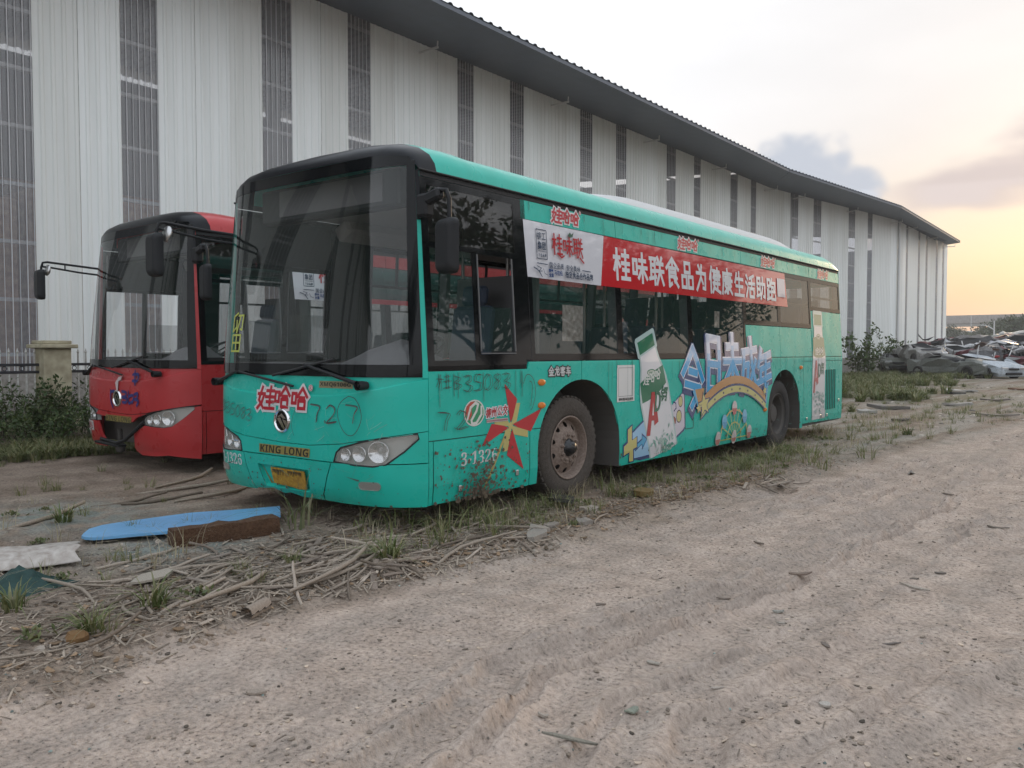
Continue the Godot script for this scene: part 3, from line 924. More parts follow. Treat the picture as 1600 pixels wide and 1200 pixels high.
	part("screen_border", fb, mats.black_gloss, scr)
	for s in [-1.0, 1.0]:
		var px := rect(1.2255, 1.16, 1.2495, 2.70) if s > 0 else rect(-1.2495, 1.16, -1.2255, 2.70)
		panel("screen_post", F, px, paint, bus)
		var uz := MB.new()
		patch(uz, F, rect(1.226 if s > 0 else -1.2495, 2.33, 1.2495 if s > 0 else -1.226, 2.70), 0.003)
		part("post_cover", uz, mats.black_cap, bus)
	var shell := MB.new()
	var hcut := [head_poly(1.0), head_poly(-1.0)]
	for q in cut(rect(-1.235, 0.66, 1.235, 1.18), hcut):
		patch(shell, F, q, -0.03)
	if green:
		for q in cut(rect(-1.235, 0.23, 1.235, 0.66), hcut):
			patch(shell, F, q, -0.06)
	part("front_shell", shell, mats.under, bus)
	# apron under the glass (recessed) and the hood below its crease
	var crease := []
	for i in 21:
		var u := lerpf(-1.2485, 1.2485, i / 20.0)
		crease.append(Vector2(u, 1.012 + 0.145 * pow(absf(u / 1.25), 3.2)))
	var ap := PackedVector2Array(crease)
	ap.append(Vector2(1.2485, 1.168))
	ap.append(Vector2(-1.2485, 1.168))
	panel("apron", F, ap, paint, bus, [], -0.012, 0.02)
	var heads := [head_poly(1.0), head_poly(-1.0)]
	var seam := [Vector2(-1.2485, 0.765), Vector2(-0.95, 0.705), Vector2(-0.56, 0.652), Vector2(-0.04, 0.628), Vector2(0.3, 0.628), Vector2(0.65, 0.66), Vector2(0.95, 0.71), Vector2(1.2485, 0.765)]
	var hood := PackedVector2Array()
	for p in seam:
		hood.append(p + Vector2(0, 0.005))
	for i in range(20, -1, -1):
		hood.append(crease[i] - Vector2(0, 0.002))
	var hd := panel("hood", F, hood, paint, bus, heads, 0.0, 0.025)
	var lip := MB.new()
	for i in 20:
		var a: Vector2 = crease[i]
		var b: Vector2 = crease[i + 1]
		var na := skin_n(F, a.x, a.y)
		var nb := skin_n(F, b.x, b.y)
		lip.quad(skin(F, a.x, a.y - 0.002), skin(F, b.x, b.y - 0.002), skin(F, b.x, b.y + 0.012) - nb * 0.013, skin(F, a.x, a.y + 0.012) - na * 0.013, Vector3(-0.5, 1, 0))
	part("crease_lip", lip, paint, hd)
	var low := PackedVector2Array()
	for p in [Vector2(-1.2485, 0.535), Vector2(-0.6, 0.522), Vector2(0.6, 0.522), Vector2(1.2485, 0.535)]:
		low.append(p)
	for i in range(7, -1, -1):
		low.append(seam[i])
	if green:
		for q in cut(low, heads):
			panel("nose_strip", F, q, paint, bus, [], 0.0, 0.025)
	else:
		panel("nose_strip", F, poly([-0.62, 0.60, 0.02, 0.555, 0.33, 0.545, 0.42, 0.60, 0.65, 0.655, 0.3, 0.627, -0.04, 0.627, -0.56, 0.65]), paint, bus, heads, 0.0, 0.025)
	# bumper in three pieces
	var right_b := poly([0.568, 0.516, 1.2485, 0.528, 1.2485, 0.205, 0.41, 0.205])
	var left_b := poly([-0.60 if not green else -0.568, 0.516, -1.2485, 0.528, -1.2485, 0.205, -0.49, 0.205])
	var fogs := [rect(0.83, 0.335, 1.0, 0.395, 0.028), rect(-1.0, 0.335, -0.83, 0.395, 0.028)]
	if green:
		panel("bumper_corner", F, right_b, paint, bus, heads + [fogs[0]], 0.004, 0.04)
		panel("bumper_corner", F, left_b, paint, bus, heads + [fogs[1]], 0.004, 0.04)
		var mid := poly([-0.558, 0.514, 0.558, 0.514, 0.40, 0.205, 0.12, 0.203, 0.0, 0.225, -0.1, 0.21, -0.22, 0.245, -0.32, 0.232, -0.48, 0.22])
		var pr := poly([-0.37, 0.435, 0.29, 0.435, 0.27, 0.255, -0.31, 0.255])
		var bm := MB.new()
		for half in [rect(-0.7, 0.0, -0.03, 0.7), rect(-0.03, 0.0, 0.7, 0.7)]:
			for q in Geometry2D.intersect_polygons(mid, half):
				for q2 in cut(q, [pr]):
					patch(bm, F, q2, 0.006, 0.04)
		part("bumper_middle", bm, paint, bus)
		var rec := MB.new()
		patch(rec, F, pr, -0.032)
		part("plate_recess", rec, paint, bus)
		rec = MB.new()
		rec.col = Color(0.25, 0.14, 0.02)
		patch(rec, F, poly([-0.36, 0.43, -0.25, 0.27, -0.28, 0.262]), -0.030)
		part("bare_primer_patch", rec, mats.print, bus, true)
		var np := MB.new()
		patch(np, F, poly([-0.205, 0.418, 0.225, 0.415, 0.222, 0.27, 0.12, 0.262, 0.05, 0.272, -0.2, 0.285]), 0.0, 0.007)
		var plate := part("number_plate", np, mats.yellow_plate, bus)
		var bl := MB.new()
		ink = 0.001
		var rr := RandomNumberGenerator.new()
		rr.seed = 4
		for i in 26:  # what is left of the black characters
			var u := (-0.19 if i < 11 else 0.01) + (i % 13) * 0.0135 + rr.randf() * 0.006
			var l := 0.012 + rr.randf() * 0.035
			fill(bl, F, poly([u, 0.405, u + 0.011, 0.403, u + 0.007, 0.40 - l, u + 0.003, 0.40 - l]), Color(0.03, 0.022, 0.012))
		part("worn_characters", bl, mats.marker, plate, true)
	else:
		# the middle of the bumper is gone; a corner hangs down
		var rb := poly([0.40, 0.43, 0.60, 0.50, 0.80, 0.60, 1.2485, 0.755, 1.2485, 0.165, 0.95, 0.20, 0.75, 0.175, 0.45, 0.165, 0.33, 0.22])
		panel("hanging_bumper_corner", F, rb, paint, bus, heads + [fogs[0]], 0.02, 0.05)
		panel("bumper_corner", F, left_b, paint, bus, heads + [fogs[1]], 0.004, 0.04)
		var cv := MB.new()
		cv.bx(Vector3(0.12, 0.45, -1.35), Vector3(0.3, 0.40, 1.7))
		part("bumper_cavity", cv, mats.under, bus)
		cv = MB.new()
		cv.tube([Vector3(-0.28, 0.30, -1.75), Vector3(-0.34, 0.29, -1.2), Vector3(-0.36, 0.34, -0.95), Vector3(-0.30, 0.56, -0.62)], 0.02, 6)
		cv.bar(Vector3(-0.27, 0.26, -1.85), Vector3(-0.30, 0.255, -1.15), 0.10, 0.03, 0.008)
		part("bent_bar", cv, mats.black_plastic, bus)
		cv = MB.new()
		cv.lathe([[0.0, 0.0], [0.05, 0.02], [0.06, 0.08], [0.03, 0.16], [0.03, 0.3]], 10, Transform3D(Basis(), Vector3(-0.05, 0.10, -1.75)))
		part("tow_hook", cv, mats.under, bus)
	# headlights and fog lights
	for s in [1.0, -1.0]:
		var hp := head_poly(s)
		var hb := MB.new()
		patch(hb, F, hp, -0.055)
		var cnt := hp.size()
		for i in cnt:
			var a := hp[i]
			var b := hp[(i + 1) % cnt]
			hb.quad(skin(F, a.x, a.y), skin(F, b.x, b.y), skin(F, b.x, b.y) - skin_n(F, b.x, b.y) * 0.055, skin(F, a.x, a.y) - skin_n(F, a.x, a.y) * 0.055, Vector3(-1, 0, 0))
		var hl := part("headlight", hb, mats.lamp_shell, bus)
		for q in [[0.70, 0.585, 0.045], [0.83, 0.595, 0.055], [0.985, 0.615, 0.075]]:
			var nn := skin_n(F, q[0] * s, q[1])
			var bb := Basis(nn.cross(Vector3.UP).normalized(), nn, Vector3.UP)
			var bm := MB.new()
			var rr: float = q[2]
			bm.lathe([[rr * 0.2, -0.04], [rr * 0.6, -0.032], [rr, -0.004], [rr * 1.08, 0.0], [rr * 1.1, -0.012]], 20, Transform3D(bb, skin(F, q[0] * s, q[1]) - nn * 0.008), true)
			part("reflector", bm, mats.chrome, hl)
			bm = MB.new()
			bm.lathe([[0.016, -0.04], [0.016, -0.018], [0.0, -0.01]], 10, Transform3D(bb, skin(F, q[0] * s, q[1]) - nn * 0.008), true)
			part("bulb", bm, mats.lens, hl)
		var ln := MB.new()
		patch(ln, F, hp, -0.001)
		part("lens_cover", ln, mats.lens, hl)
		var rimm := MB.new()
		var pts := []
		for p in hp:
			pts.append(skin(F, p.x, p.y))
		pts.append(pts[0])
		rimm.tube(pts, 0.007, 5, false)
		part("headlight_rim", rimm, mats.black_plastic, hl)
		var fp: PackedVector2Array = fogs[0] if s > 0 else fogs[1]
		var fm := MB.new()
		patch(fm, F, fp, 0.0065, 0.0)
		var fl := part("fog_light", fm, mats.dull_chrome, bus)
		fm = MB.new()
		patch(fm, F, fp, 0.016, 0.012)
		part("fog_lens", fm, mats.lens, fl)
		var sc := MB.new()  # the scoop beside the fog light
		patch(sc, F, poly([0.70 * s, 0.425, 0.84 * s, 0.405, 0.83 * s, 0.395]), 0.009)
		part("bumper_scoop", sc, mats.under, bus)
	# --- roof
	var cap := MB.new()
	var rows := []
	for i in 7:
		var row := []
		for t in ROOF_T:
			row.append(cap_pt(t, i / 6.0 * 0.52))
		rows.append(row)
	grid(cap, rows, Vector3(-0.5, 1, 0))
	part("roof_cap", cap, mats.black_cap, bus)
	var rf := MB.new()
	rows = []
	for i in 5:
		var row := []
		for t in ROOF_T:
			row.append(cap_pt(t, 0.52 + 0.48 * i / 4.0))
		rows.append(row)
	for x in [1.6, 3.0, 5.0, 7.0, 9.0, 9.7]:
		var row := []
		for t in ROOF_T:
			var r := roof_z(t)
			row.append(Vector3(x, r.y, -1.25 + r.x))
		rows.append(row)
	for i in 4:
		var f: float = [0.4, 0.75, 0.93, 1.0][i]
		var row := []
		for t in ROOF_T:
			var r := roof_z(t)
			row.append(Vector3(9.7 + 0.46 * f, lerpf(r.y, 2.70, f * f * 0.9), -1.25 + r.x))
		rows.append(row)
	grid(rf, rows, Vector3.UP)
	part("roof", rf, paint, bus)
	var hump := MB.new()
	rows = []
	for q in [[2.9, 0.0], [3.12, 0.06], [3.5, 0.10], [5.0, 0.11], [7.6, 0.11], [8.1, 0.08], [8.45, 0.0]]:
		var row := []
		for z in [-0.95, -0.9, -0.7, 0.0, 0.7, 0.9, 0.95]:
			var r := roof_z(clampf(absf(z) / 1.16 * 0.85, 0, 1))
			row.append(Vector3(q[0], r.y - 0.01 + q[1] * (1.0 if absf(z) < 0.8 else (0.75 if absf(z) < 0.93 else 0.0)), -1.25 + z))
		rows.append(row)
	grid(hump, rows, Vector3.UP)
	part("roof_unit", hump, mats.roof_white, bus)
	if green:
		var vb := MB.new()
		vb.lathe([[0.0, 0.05], [0.04, 0.045], [0.05, 0.02], [0.05, 0.0]], 12, Transform3D(Basis(), Vector3(1.55, 2.975, -0.6)))
		part("roof_vent", vb, mats.black_plastic, bus)
	# --- rear
	panel("rear_panel", "rear", rect(-1.249, 0.24, 1.249, 1.75), paint, bus)
	panel("rear_header", "rear", rect(-1.249, 2.45, 1.249, 2.70), paint, bus)
	panel("rear_corner", "rear", rect(-1.249, 1.752, -1.05, 2.448), paint, bus)
	panel("rear_corner", "rear", rect(1.05, 1.752, 1.249, 2.448), paint, bus)
	panel("rear_window", "rear", rect(-1.045, 1.755, 1.045, 2.445), mats.glass_cab, bus)
	for s in [-1.0, 1.0]:
		for q in [0.85, 1.1]:
			panel("tail_light", "rear", rect(0.98 if s > 0 else -1.12, q, 1.12 if s > 0 else -0.98, q + 0.14, 0.03), mats.amber if q > 1 else mats.red_paint, bus, [], 0.012)
	# --- underneath
	var ub := MB.new()
	ub.bx(Vector3(5.1, 0.40, -1.25), Vector3(9.9, 0.14, 1.1))
	for w in [2.0, 7.30]:
		ub.bx(Vector3(w, 0.42, -1.25), Vector3(0.16, 0.16, 1.85))
	part("chassis", ub, mats.under, bus)
	# --- wheels
	for w in [[2.0, false], [7.30, true]]:
		wheel(bus, w[0], -0.055, 1.0, w[1])
		wheel(bus, w[0], -2.445, -1.0, w[1])
	# --- wipers
	for q in [[[0.89, 1.105], [0.28, 1.255], [-0.14, 1.165], [0.60, 1.30]], [[-1.10, 1.09], [-0.62, 1.19], [-0.62, 1.19], [0.13, 1.085]]]:
		var P := []
		for p in q:
			P.append(skin(F, p[0], p[1]) + skin_n(F, p[0], p[1]) * 0.05)
		var wb := MB.new()
		wb.tube([P[0], P[0].lerp(P[1], 0.15), P[1]], [0.03, 0.017, 0.011], 6)
		wb.lathe([[0.0, 0.05], [0.03, 0.045], [0.035, 0.0], [0.035, -0.05]], 10, Transform3D(Basis(Vector3.FORWARD, PI / 2), P[0]))
		var wp := part("wiper", wb, mats.black_plastic, bus)
		wb = MB.new()
		var bl := []
		for i in 7:
			var c2: Vector2 = Vector2(q[2][0], q[2][1]).lerp(Vector2(q[3][0], q[3][1]), i / 6.0)
			bl.append(skin(F, c2.x, c2.y) + skin_n(F, c2.x, c2.y) * 0.028)
		wb.tube(bl, 0.011, 5)
		part("wiper_blade", wb, mats.rubber, wp)
	# --- mirrors
	mirror(bus, Vector3(0.0, 2.105, 0.27), -0.25)
	var ar := MB.new()
	ar.bx(Vector3(0.03, 2.42, 0.0), Vector3(0.10, 0.17, 0.11), 0.02)
	ar.bar(Vector3(0.02, 2.46, 0.03), Vector3(-0.01, 2.49, 0.20), 0.075, 0.085, 0.02)
	ar.tube([Vector3(-0.01, 2.51, 0.17), Vector3(-0.01, 2.50, 0.25), Vector3(-0.005, 2.44, 0.27), Vector3(0.0, 2.26, 0.27)], 0.016, 8)
	part("mirror_arm", ar, mats.black_plastic, bus)
	mirror(bus, Vector3(-0.60, 2.19, -2.58), -0.1, 0.95)
	ar = MB.new()
	ar.tube([Vector3(0.07, 2.42, -2.44), Vector3(-0.15, 2.45, -2.58), Vector3(-0.55, 2.47, -2.55), Vector3(-0.60, 2.46, -2.55), Vector3(-0.615, 2.40, -2.56), Vector3(-0.615, 2.2, -2.58)], 0.014, 7)
	ar.tube([Vector3(0.07, 2.34, -2.44), Vector3(-0.15, 2.37, -2.58), Vector3(-0.55, 2.41, -2.55), Vector3(-0.61, 2.41, -2.55)], 0.012, 7)
	ar.tube([Vector3(-0.33, 2.46, -2.57), Vector3(-0.33, 2.39, -2.57)], 0.008, 6)
	ar.tube([Vector3(-0.60, 2.42, -2.55), Vector3(-0.58, 2.39, -2.47)], 0.008, 6)
	part("mirror_arm", ar, mats.black_plastic, bus)
	ar = MB.new()
	ar.lathe([[0.0, -0.02], [0.05, -0.015], [0.07, 0.0], [0.066, 0.014], [0.0, 0.02]], 16, Transform3D(Basis(Vector3.FORWARD, -PI / 2.2), Vector3(-0.58, 2.36, -2.45)), true)
	part("round_mirror", ar, mats.dull_chrome, bus)
	# --- inside
	interior(bus, green)
	# --- lamps on the side
	for q in [[1.47, 1.09], [1.47, 0.89], [8.02, 1.12], [6.62, 0.57]]:
		for k in ["near", "far"]:
			var lb := MB.new()
			var sgn := 1.0 if k == "near" else -1.0
			lb.lathe([[0.052, 0.0], [0.05, 0.012], [0.035, 0.024], [0.0, 0.028]], 16, Transform3D(Basis(Vector3(1, 0, 0), Vector3(0, 0, sgn), Vector3(0, -0.55 * sgn, 0)), skin(k, q[0], q[1]) + Vector3(0, 0, 0.001 * sgn)), true)
			part("side_lamp", lb, mats.amber, bus)
	return bus

func interior(bus: Node, green: bool) -> void:
	var cabin := Node3D.new()
	cabin.name = "cabin"
	bus.add_child(cabin, true)
	var mb := MB.new()
	for q in [[0.8, 1.38, 2.36], [1.38, 2.84, 1.36], [2.84, 6.66, 2.36], [6.66, 8.08, 1.36], [8.08, 10.0, 2.36]]:
		mb.bx(Vector3((q[0] + q[1]) * 0.5, 0.66, -1.25), Vector3(q[1] - q[0], 0.05, q[2]))
	mb.bx(Vector3(7.37, 0.95, -1.25), Vector3(1.42, 0.55, 1.36))
	mb.bx(Vector3(9.0, 0.95, -1.25), Vector3(1.84, 0.55, 2.36))
	for w in [2.11, 7.37]:
		for z in [-0.34, -2.16]:
			mb.bx(Vector3(w, 1.15, z), Vector3(1.46, 0.04, 0.44))
	part("floor", mb, mats.floor_vinyl, cabin)
	mb = MB.new()
	mb.bx(Vector3(5.4, 2.66, -1.25), Vector3(9.3, 0.03, 2.2))
	for z in [-0.32, -2.18]:
		mb.box(Transform3D(Basis(Vector3.RIGHT, 0.5 if z > -1 else -0.5), Vector3(5.4, 2.56, z)), Vector3(8.6, 0.16, 0.22), 0.03)
	part("ceiling", mb, mats.lining, cabin)
	# dashboard with the instrument hump before the driver
	mb = MB.new()
	var rows := []
	for i in 15:
		var z := lerpf(-0.14, -2.38, i / 14.0)
		var hmp := exp(-pow((z + 0.62) / 0.36, 2.0)) * 0.20
		rows.append([Vector3(-0.13 if i > 0 and i < 14 else 0.05, 1.10, z), Vector3(-0.08 if i > 0 and i < 14 else 0.06, 1.19, z), Vector3(0.18, 1.24 + hmp * 0.8, z), Vector3(0.40, 1.26 + hmp, z), Vector3(0.50, 1.16 + hmp * 0.5, z), Vector3(0.52, 0.7, z)])
	grid(mb, rows, Vector3(0, 1, 0))
	part("dashboard", mb, mats.grey_dash, cabin)
	mb = MB.new()
	for z in [-1.15, -1.55, -1.95]:
		mb.bx(Vector3(0.10, 1.235, z), Vector3(0.05, 0.012, 0.26), 0.003)
	part("dash_vent", mb, mats.black_plastic, cabin)
	mb = MB.new()
	var ring := []
	var tb := Basis(Vector3(0, 0, 1), 0.55) * Basis(Vector3(1, 0, 0), 0.0)
	for i in 29:
		var a := TAU * i / 28.0
		ring.append(Vector3(0.62, 1.36, -0.66) + tb * Vector3(cos(a) * 0.23, 0, sin(a) * 0.23))
	mb.tube(ring, 0.016, 7, false)
	for a in [0.5, 2.6, 4.7]:
		mb.bar(Vector3(0.62, 1.345, -0.66), Vector3(0.62, 1.36, -0.66) + tb * Vector3(cos(a) * 0.22, 0, sin(a) * 0.22), 0.04, 0.015)
	mb.tube([Vector3(0.62, 1.34, -0.66), Vector3(0.45, 0.95, -0.66)], 0.035, 8)
	part("steering_wheel", mb, mats.black_plastic, cabin)
	mb = MB.new()
	mb.bx(Vector3(0.20, 2.63, -1.25), Vector3(0.14, 0.30, 1.75), 0.02)
	part("route_sign_box", mb, mats.black_plastic, cabin)
	mb = MB.new()
	mb.bx(Vector3(0.127, 2.64, -1.2), Vector3(0.006, 0.22, 1.3))
	part("route_sign_glass", mb, mats.grey_dash, cabin)
	# driver seat
	mb = MB.new()
	mb.bx(Vector3(1.05, 1.05, -0.66), Vector3(0.46, 0.12, 0.48), 0.04)
	mb.box(Transform3D(Basis(Vector3(0, 0, 1), -0.15), Vector3(1.30, 1.42, -0.66)), Vector3(0.12, 0.70, 0.46), 0.04)
	mb.box(Transform3D(Basis(Vector3(0, 0, 1), -0.15), Vector3(1.36, 1.86, -0.66)), Vector3(0.09, 0.18, 0.28), 0.03)
	mb.bx(Vector3(1.05, 0.83, -0.66), Vector3(0.3, 0.34, 0.3))
	part("driver_seat", mb, mats.seat_cloth, cabin)
	mb = MB.new()
	mb.bx(Vector3(1.62, 1.35, -0.62), Vector3(0.04, 1.4, 0.95))
	part("cab_partition", mb, mats.grey_dash, cabin)
	# passenger seats
	for i in 9:
		for z in [-0.35, -0.78, -1.72, -2.15]:
			if i < 2 and z < -1.2:
				continue
			var y := 0.69 if i < 5 else 1.23
			var x := 2.75 + i * 0.78
			if i in [0, 5] and z > -0.5 or x > 9.4:
				continue
			mb = MB.new()
			mb.bx(Vector3(x, y + 0.40, z), Vector3(0.40, 0.06, 0.40), 0.025)
			mb.box(Transform3D(Basis(Vector3(0, 0, 1), -0.2), Vector3(x + 0.22, y + 0.68, z)), Vector3(0.05, 0.55, 0.40), 0.022)
			mb.bx(Vector3(x, y + 0.19, z), Vector3(0.06, 0.38, 0.06))
			part("passenger_seat", mb, mats.seat_cloth, cabin)
	for q in [[2.2, -0.95], [2.2, -1.55], [3.6, -0.95], [5.0, -1.55], [5.3, -0.95], [6.6, -1.55], [4.1, -2.3]]:
		mb = MB.new()
		mb.tube([Vector3(q[0], 0.69, q[1]), Vector3(q[0], 2.64, q[1])], 0.017, 8)
		part("grab_pole", mb, mats.pole_steel, cabin)
	for z in [-0.95, -1.55]:
		mb = MB.new()
		mb.tube([Vector3(2.0, 2.42, z), Vector3(9.0, 2.42, z)], 0.016, 8)
		part("grab_rail", mb, mats.pole_steel, cabin)
	# small notices stuck on the near windows
	if green:
		for q in [[2.05, 1.62, 0.34, 0.33, 0.5], [2.95, 1.45, 0.2, 0.42, 0.03], [5.2, 1.75, 0.14, 0.2, 0.4]]:
			mb = MB.new()
			mb.bx(Vector3(q[0], q[1], -0.06), Vector3(q[2], q[3], 0.002))
			part("window_notice", mb, mats.white_panel if q[4] > 0.1 else mats.seat_cloth, cabin)

# ---------------------------------------------------------------- adverts, signs and scribbles on the buses
const WHITE := Color(0.66, 0.66, 0.68)
const NAVY := Color(0.012, 0.05, 0.17)
const RED := Color(0.42, 0.025, 0.035)

func banner(bus: Node, green: bool) -> void:
	var K := "near"
	var b := MB.new()
	ink = 0.004
	fill(b, K, poly([1.30, 2.49, 2.60, 2.487, 2.51, 1.995, 1.33, 2.0]), Color(0.62, 0.62, 0.66))
	var y1 := 2.487
	if green:
		fill(b, K, poly([2.601, y1, 7.50, 2.475, 7.57, 2.0, 2.511, 1.995]), Color(0.50, 0.022, 0.03))
		hanzi(b, K, "桂味联食品为健康生活助跑", 2.76, 2.40, 0.315, 0.33, 0.042, Color(0.70, 0.70, 0.72), 1.16, -0.002)
		fill(b, K, rect(7.17, 2.13, 7.47, 2.39), Color(0.55, 0.52, 0.58))
	else:
		fill(b, K, poly([2.601, y1, 7.50, 2.475, 7.57, 2.0, 2.511, 1.995]), Color(0.02, 0.045, 0.04))
		fill(b, K, poly([2.52, 2.06, 7.56, 2.06, 7.57, 2.0, 2.511, 1.995]), Color(0.45, 0.03, 0.045))
	# the small print on the white end
	var ik := Color(0.05, 0.07, 0.11)
	outline(b, K, rect(1.47, 2.17, 1.625, 2.425, 0.012), 0.008, ik)
	hanzi(b, K, "柳工", 1.485, 2.405, 0.058, 0.07, 0.008, ik, 1.12)
	hanzi(b, K, "集团", 1.485, 2.32, 0.058, 0.07, 0.008, ik, 1.12)
	stroke(b, K, [Vector2(1.49, 2.235), Vector2(1.61, 2.235)], 0.005, ik)
	hanzi(b, K, "下企品牌", 1.487, 2.215, 0.026, 0.03, 0.004, ik, 1.15)
	hanzi(b, K, "桂味联", 1.70, 2.42, 0.155, 0.20, 0.019, RED, 1.08)
	stroke(b, K, [Vector2(1.80, 2.225), Vector2(1.84, 2.205), Vector2(1.88, 2.225)], 0.015, RED)
	stroke(b, K, [Vector2(2.14, 2.225), Vector2(2.20, 2.185)], 0.017, RED)
	fill(b, K, poly([1.95, 2.42, 1.99, 2.45, 2.01, 2.43, 2.05, 2.455, 2.03, 2.41, 1.98, 2.40]), Color(0.08, 0.14, 0.10))
	stroke(b, K, [Vector2(1.46, 2.127), Vector2(1.61, 2.124)], 0.008, ik)
	stroke(b, K, [Vector2(2.17, 2.113), Vector2(2.31, 2.11)], 0.008, ik)
	hanzi(b, K, "国企品质", 1.64, 2.15, 0.052, 0.055, 0.006, ik, 1.1)
	hanzi(b, K, "安全美味", 1.90, 2.145, 0.052, 0.055, 0.006, ik, 1.1)
	stroke(b, K, [Vector2(1.40, 2.085), Vector2(1.45, 2.07), Vector2(1.49, 2.04), Vector2(1.515, 2.01)], 0.010, ik)
	stroke(b, K, [Vector2(1.45, 2.10), Vector2(1.51, 2.085), Vector2(1.47, 2.055), Vector2(1.52, 2.06)], 0.007, ik)
	stroke(b, K, [Vector2(1.54, 2.08), Vector2(1.56, 2.04), Vector2(1.60, 2.03)], 0.006, ik)
	hanzi(b, K, "柳州", 1.62, 2.09, 0.032, 0.034, 0.006, NAVY, 1.1)
	hanzi(b, K, "全国", 1.62, 2.05, 0.032, 0.034, 0.006, NAVY, 1.1)
	hanzi(b, K, "马拉松", 1.70, 2.085, 0.04, 0.05, 0.006, NAVY, 1.08)
	hanzi(b, K, "指定食品合作品牌", 1.87, 2.085, 0.054, 0.062, 0.008, ik, 1.06)
	part("side_banner", b, mats.film, bus, true)

func bottle(b: MB, bx: float, by: float, tilt: float, w: float, h: float, cut_y: float, l0: float, l1: float, sk: float) -> void:
	# a white drinks bottle with a dark green cap and label, seen flat; (bx, by) is the middle of its foot
	var K := "near"
	var X := func(px: float, py: float) -> Vector2:
		var q := Vector2(px * w, py * h).rotated(tilt)
		return Vector2(bx + q.x, maxf(by + q.y, cut_y))
	var P := func(a: Array) -> PackedVector2Array:
		var out := PackedVector2Array()
		for i in range(0, a.size(), 2):
			out.append(X.call(a[i], a[i + 1]))
		return out
	var dark := Color(0.012, 0.16, 0.085)
	fill(b, K, P.call([-0.54, 0.0, 0.54, 0.0, 0.54, 0.52, 0.50, 0.62, 0.36, 0.78, 0.33, 0.86, 0.37, 0.87, 0.37, 1.0, 0.33, 1.02, -0.33, 1.02, -0.37, 1.0, -0.37, 0.87, -0.33, 0.86, -0.36, 0.78, -0.50, 0.62, -0.54, 0.52]), Color(0.40, 0.53, 0.52))
	fill(b, K, P.call([-0.49, 0.0, 0.49, 0.0, 0.49, 0.52, 0.45, 0.61, 0.31, 0.77, 0.28, 0.87, -0.28, 0.87, -0.31, 0.77, -0.45, 0.61, -0.49, 0.52]), WHITE)
	fill(b, K, P.call([-0.29, 0.885, 0.29, 0.885, 0.29, 0.985, -0.29, 0.985]), dark)
	fill(b, K, P.call([-0.47, l0 + sk * 0.6, -0.25, l0 - 0.018 + sk * 0.3, 0.0, l0 - 0.024, 0.25, l0 - 0.018 - sk * 0.3, 0.46, l0 - sk * 0.6, 0.43, l1 - sk * 0.5, 0.15, l1 + 0.012, -0.15, l1 + 0.012, -0.44, l1 + sk * 0.5]), dark)
	var oc: Vector2 = X.call(0.0, l1 + 0.012)
	fill(b, K, circle(oc.x, oc.y, w * 0.17, h * 0.028, 18), Color(0.55, 0.58, 0.5))
	outline(b, K, circle(oc.x, oc.y, w * 0.15, h * 0.023, 18), w * 0.018, dark)
	latin(b, K, "1987", oc.x - w * 0.10, oc.y - h * 0.011, h * 0.02, dark, "Droid Sans", true, 1.0, 0.0, w * 0.2)

func bottle_text(b: MB, u: float, v: float, s: float, lean: float, rise: float) -> void:
	var K := "near"
	hanzi(b, K, "娃哈哈", u, v, s * 0.13, s * 0.13, s * 0.016, Color(0.62, 0.66, 0.62), 1.02, rise * s, 0.15)

func letter_A(b: MB, u: float, v: float, w: float, h: float) -> void:
	var K := "near"
	fill(b, K, poly([u, v, u + w * 0.30, v, u + w * 0.42, v + h * 0.34, u + w * 0.62, v + h * 0.34, u + w * 0.66, v + h * 0.22, u + w, v + h * 0.30, u + w * 0.66, v + h, u + w * 0.40, v + h]), Color(0.40, 0.02, 0.03))
	fill(b, K, poly([u + w * 0.47, v + h * 0.46, u + w * 0.60, v + h * 0.46, u + w * 0.535, v + h * 0.78]), WHITE)

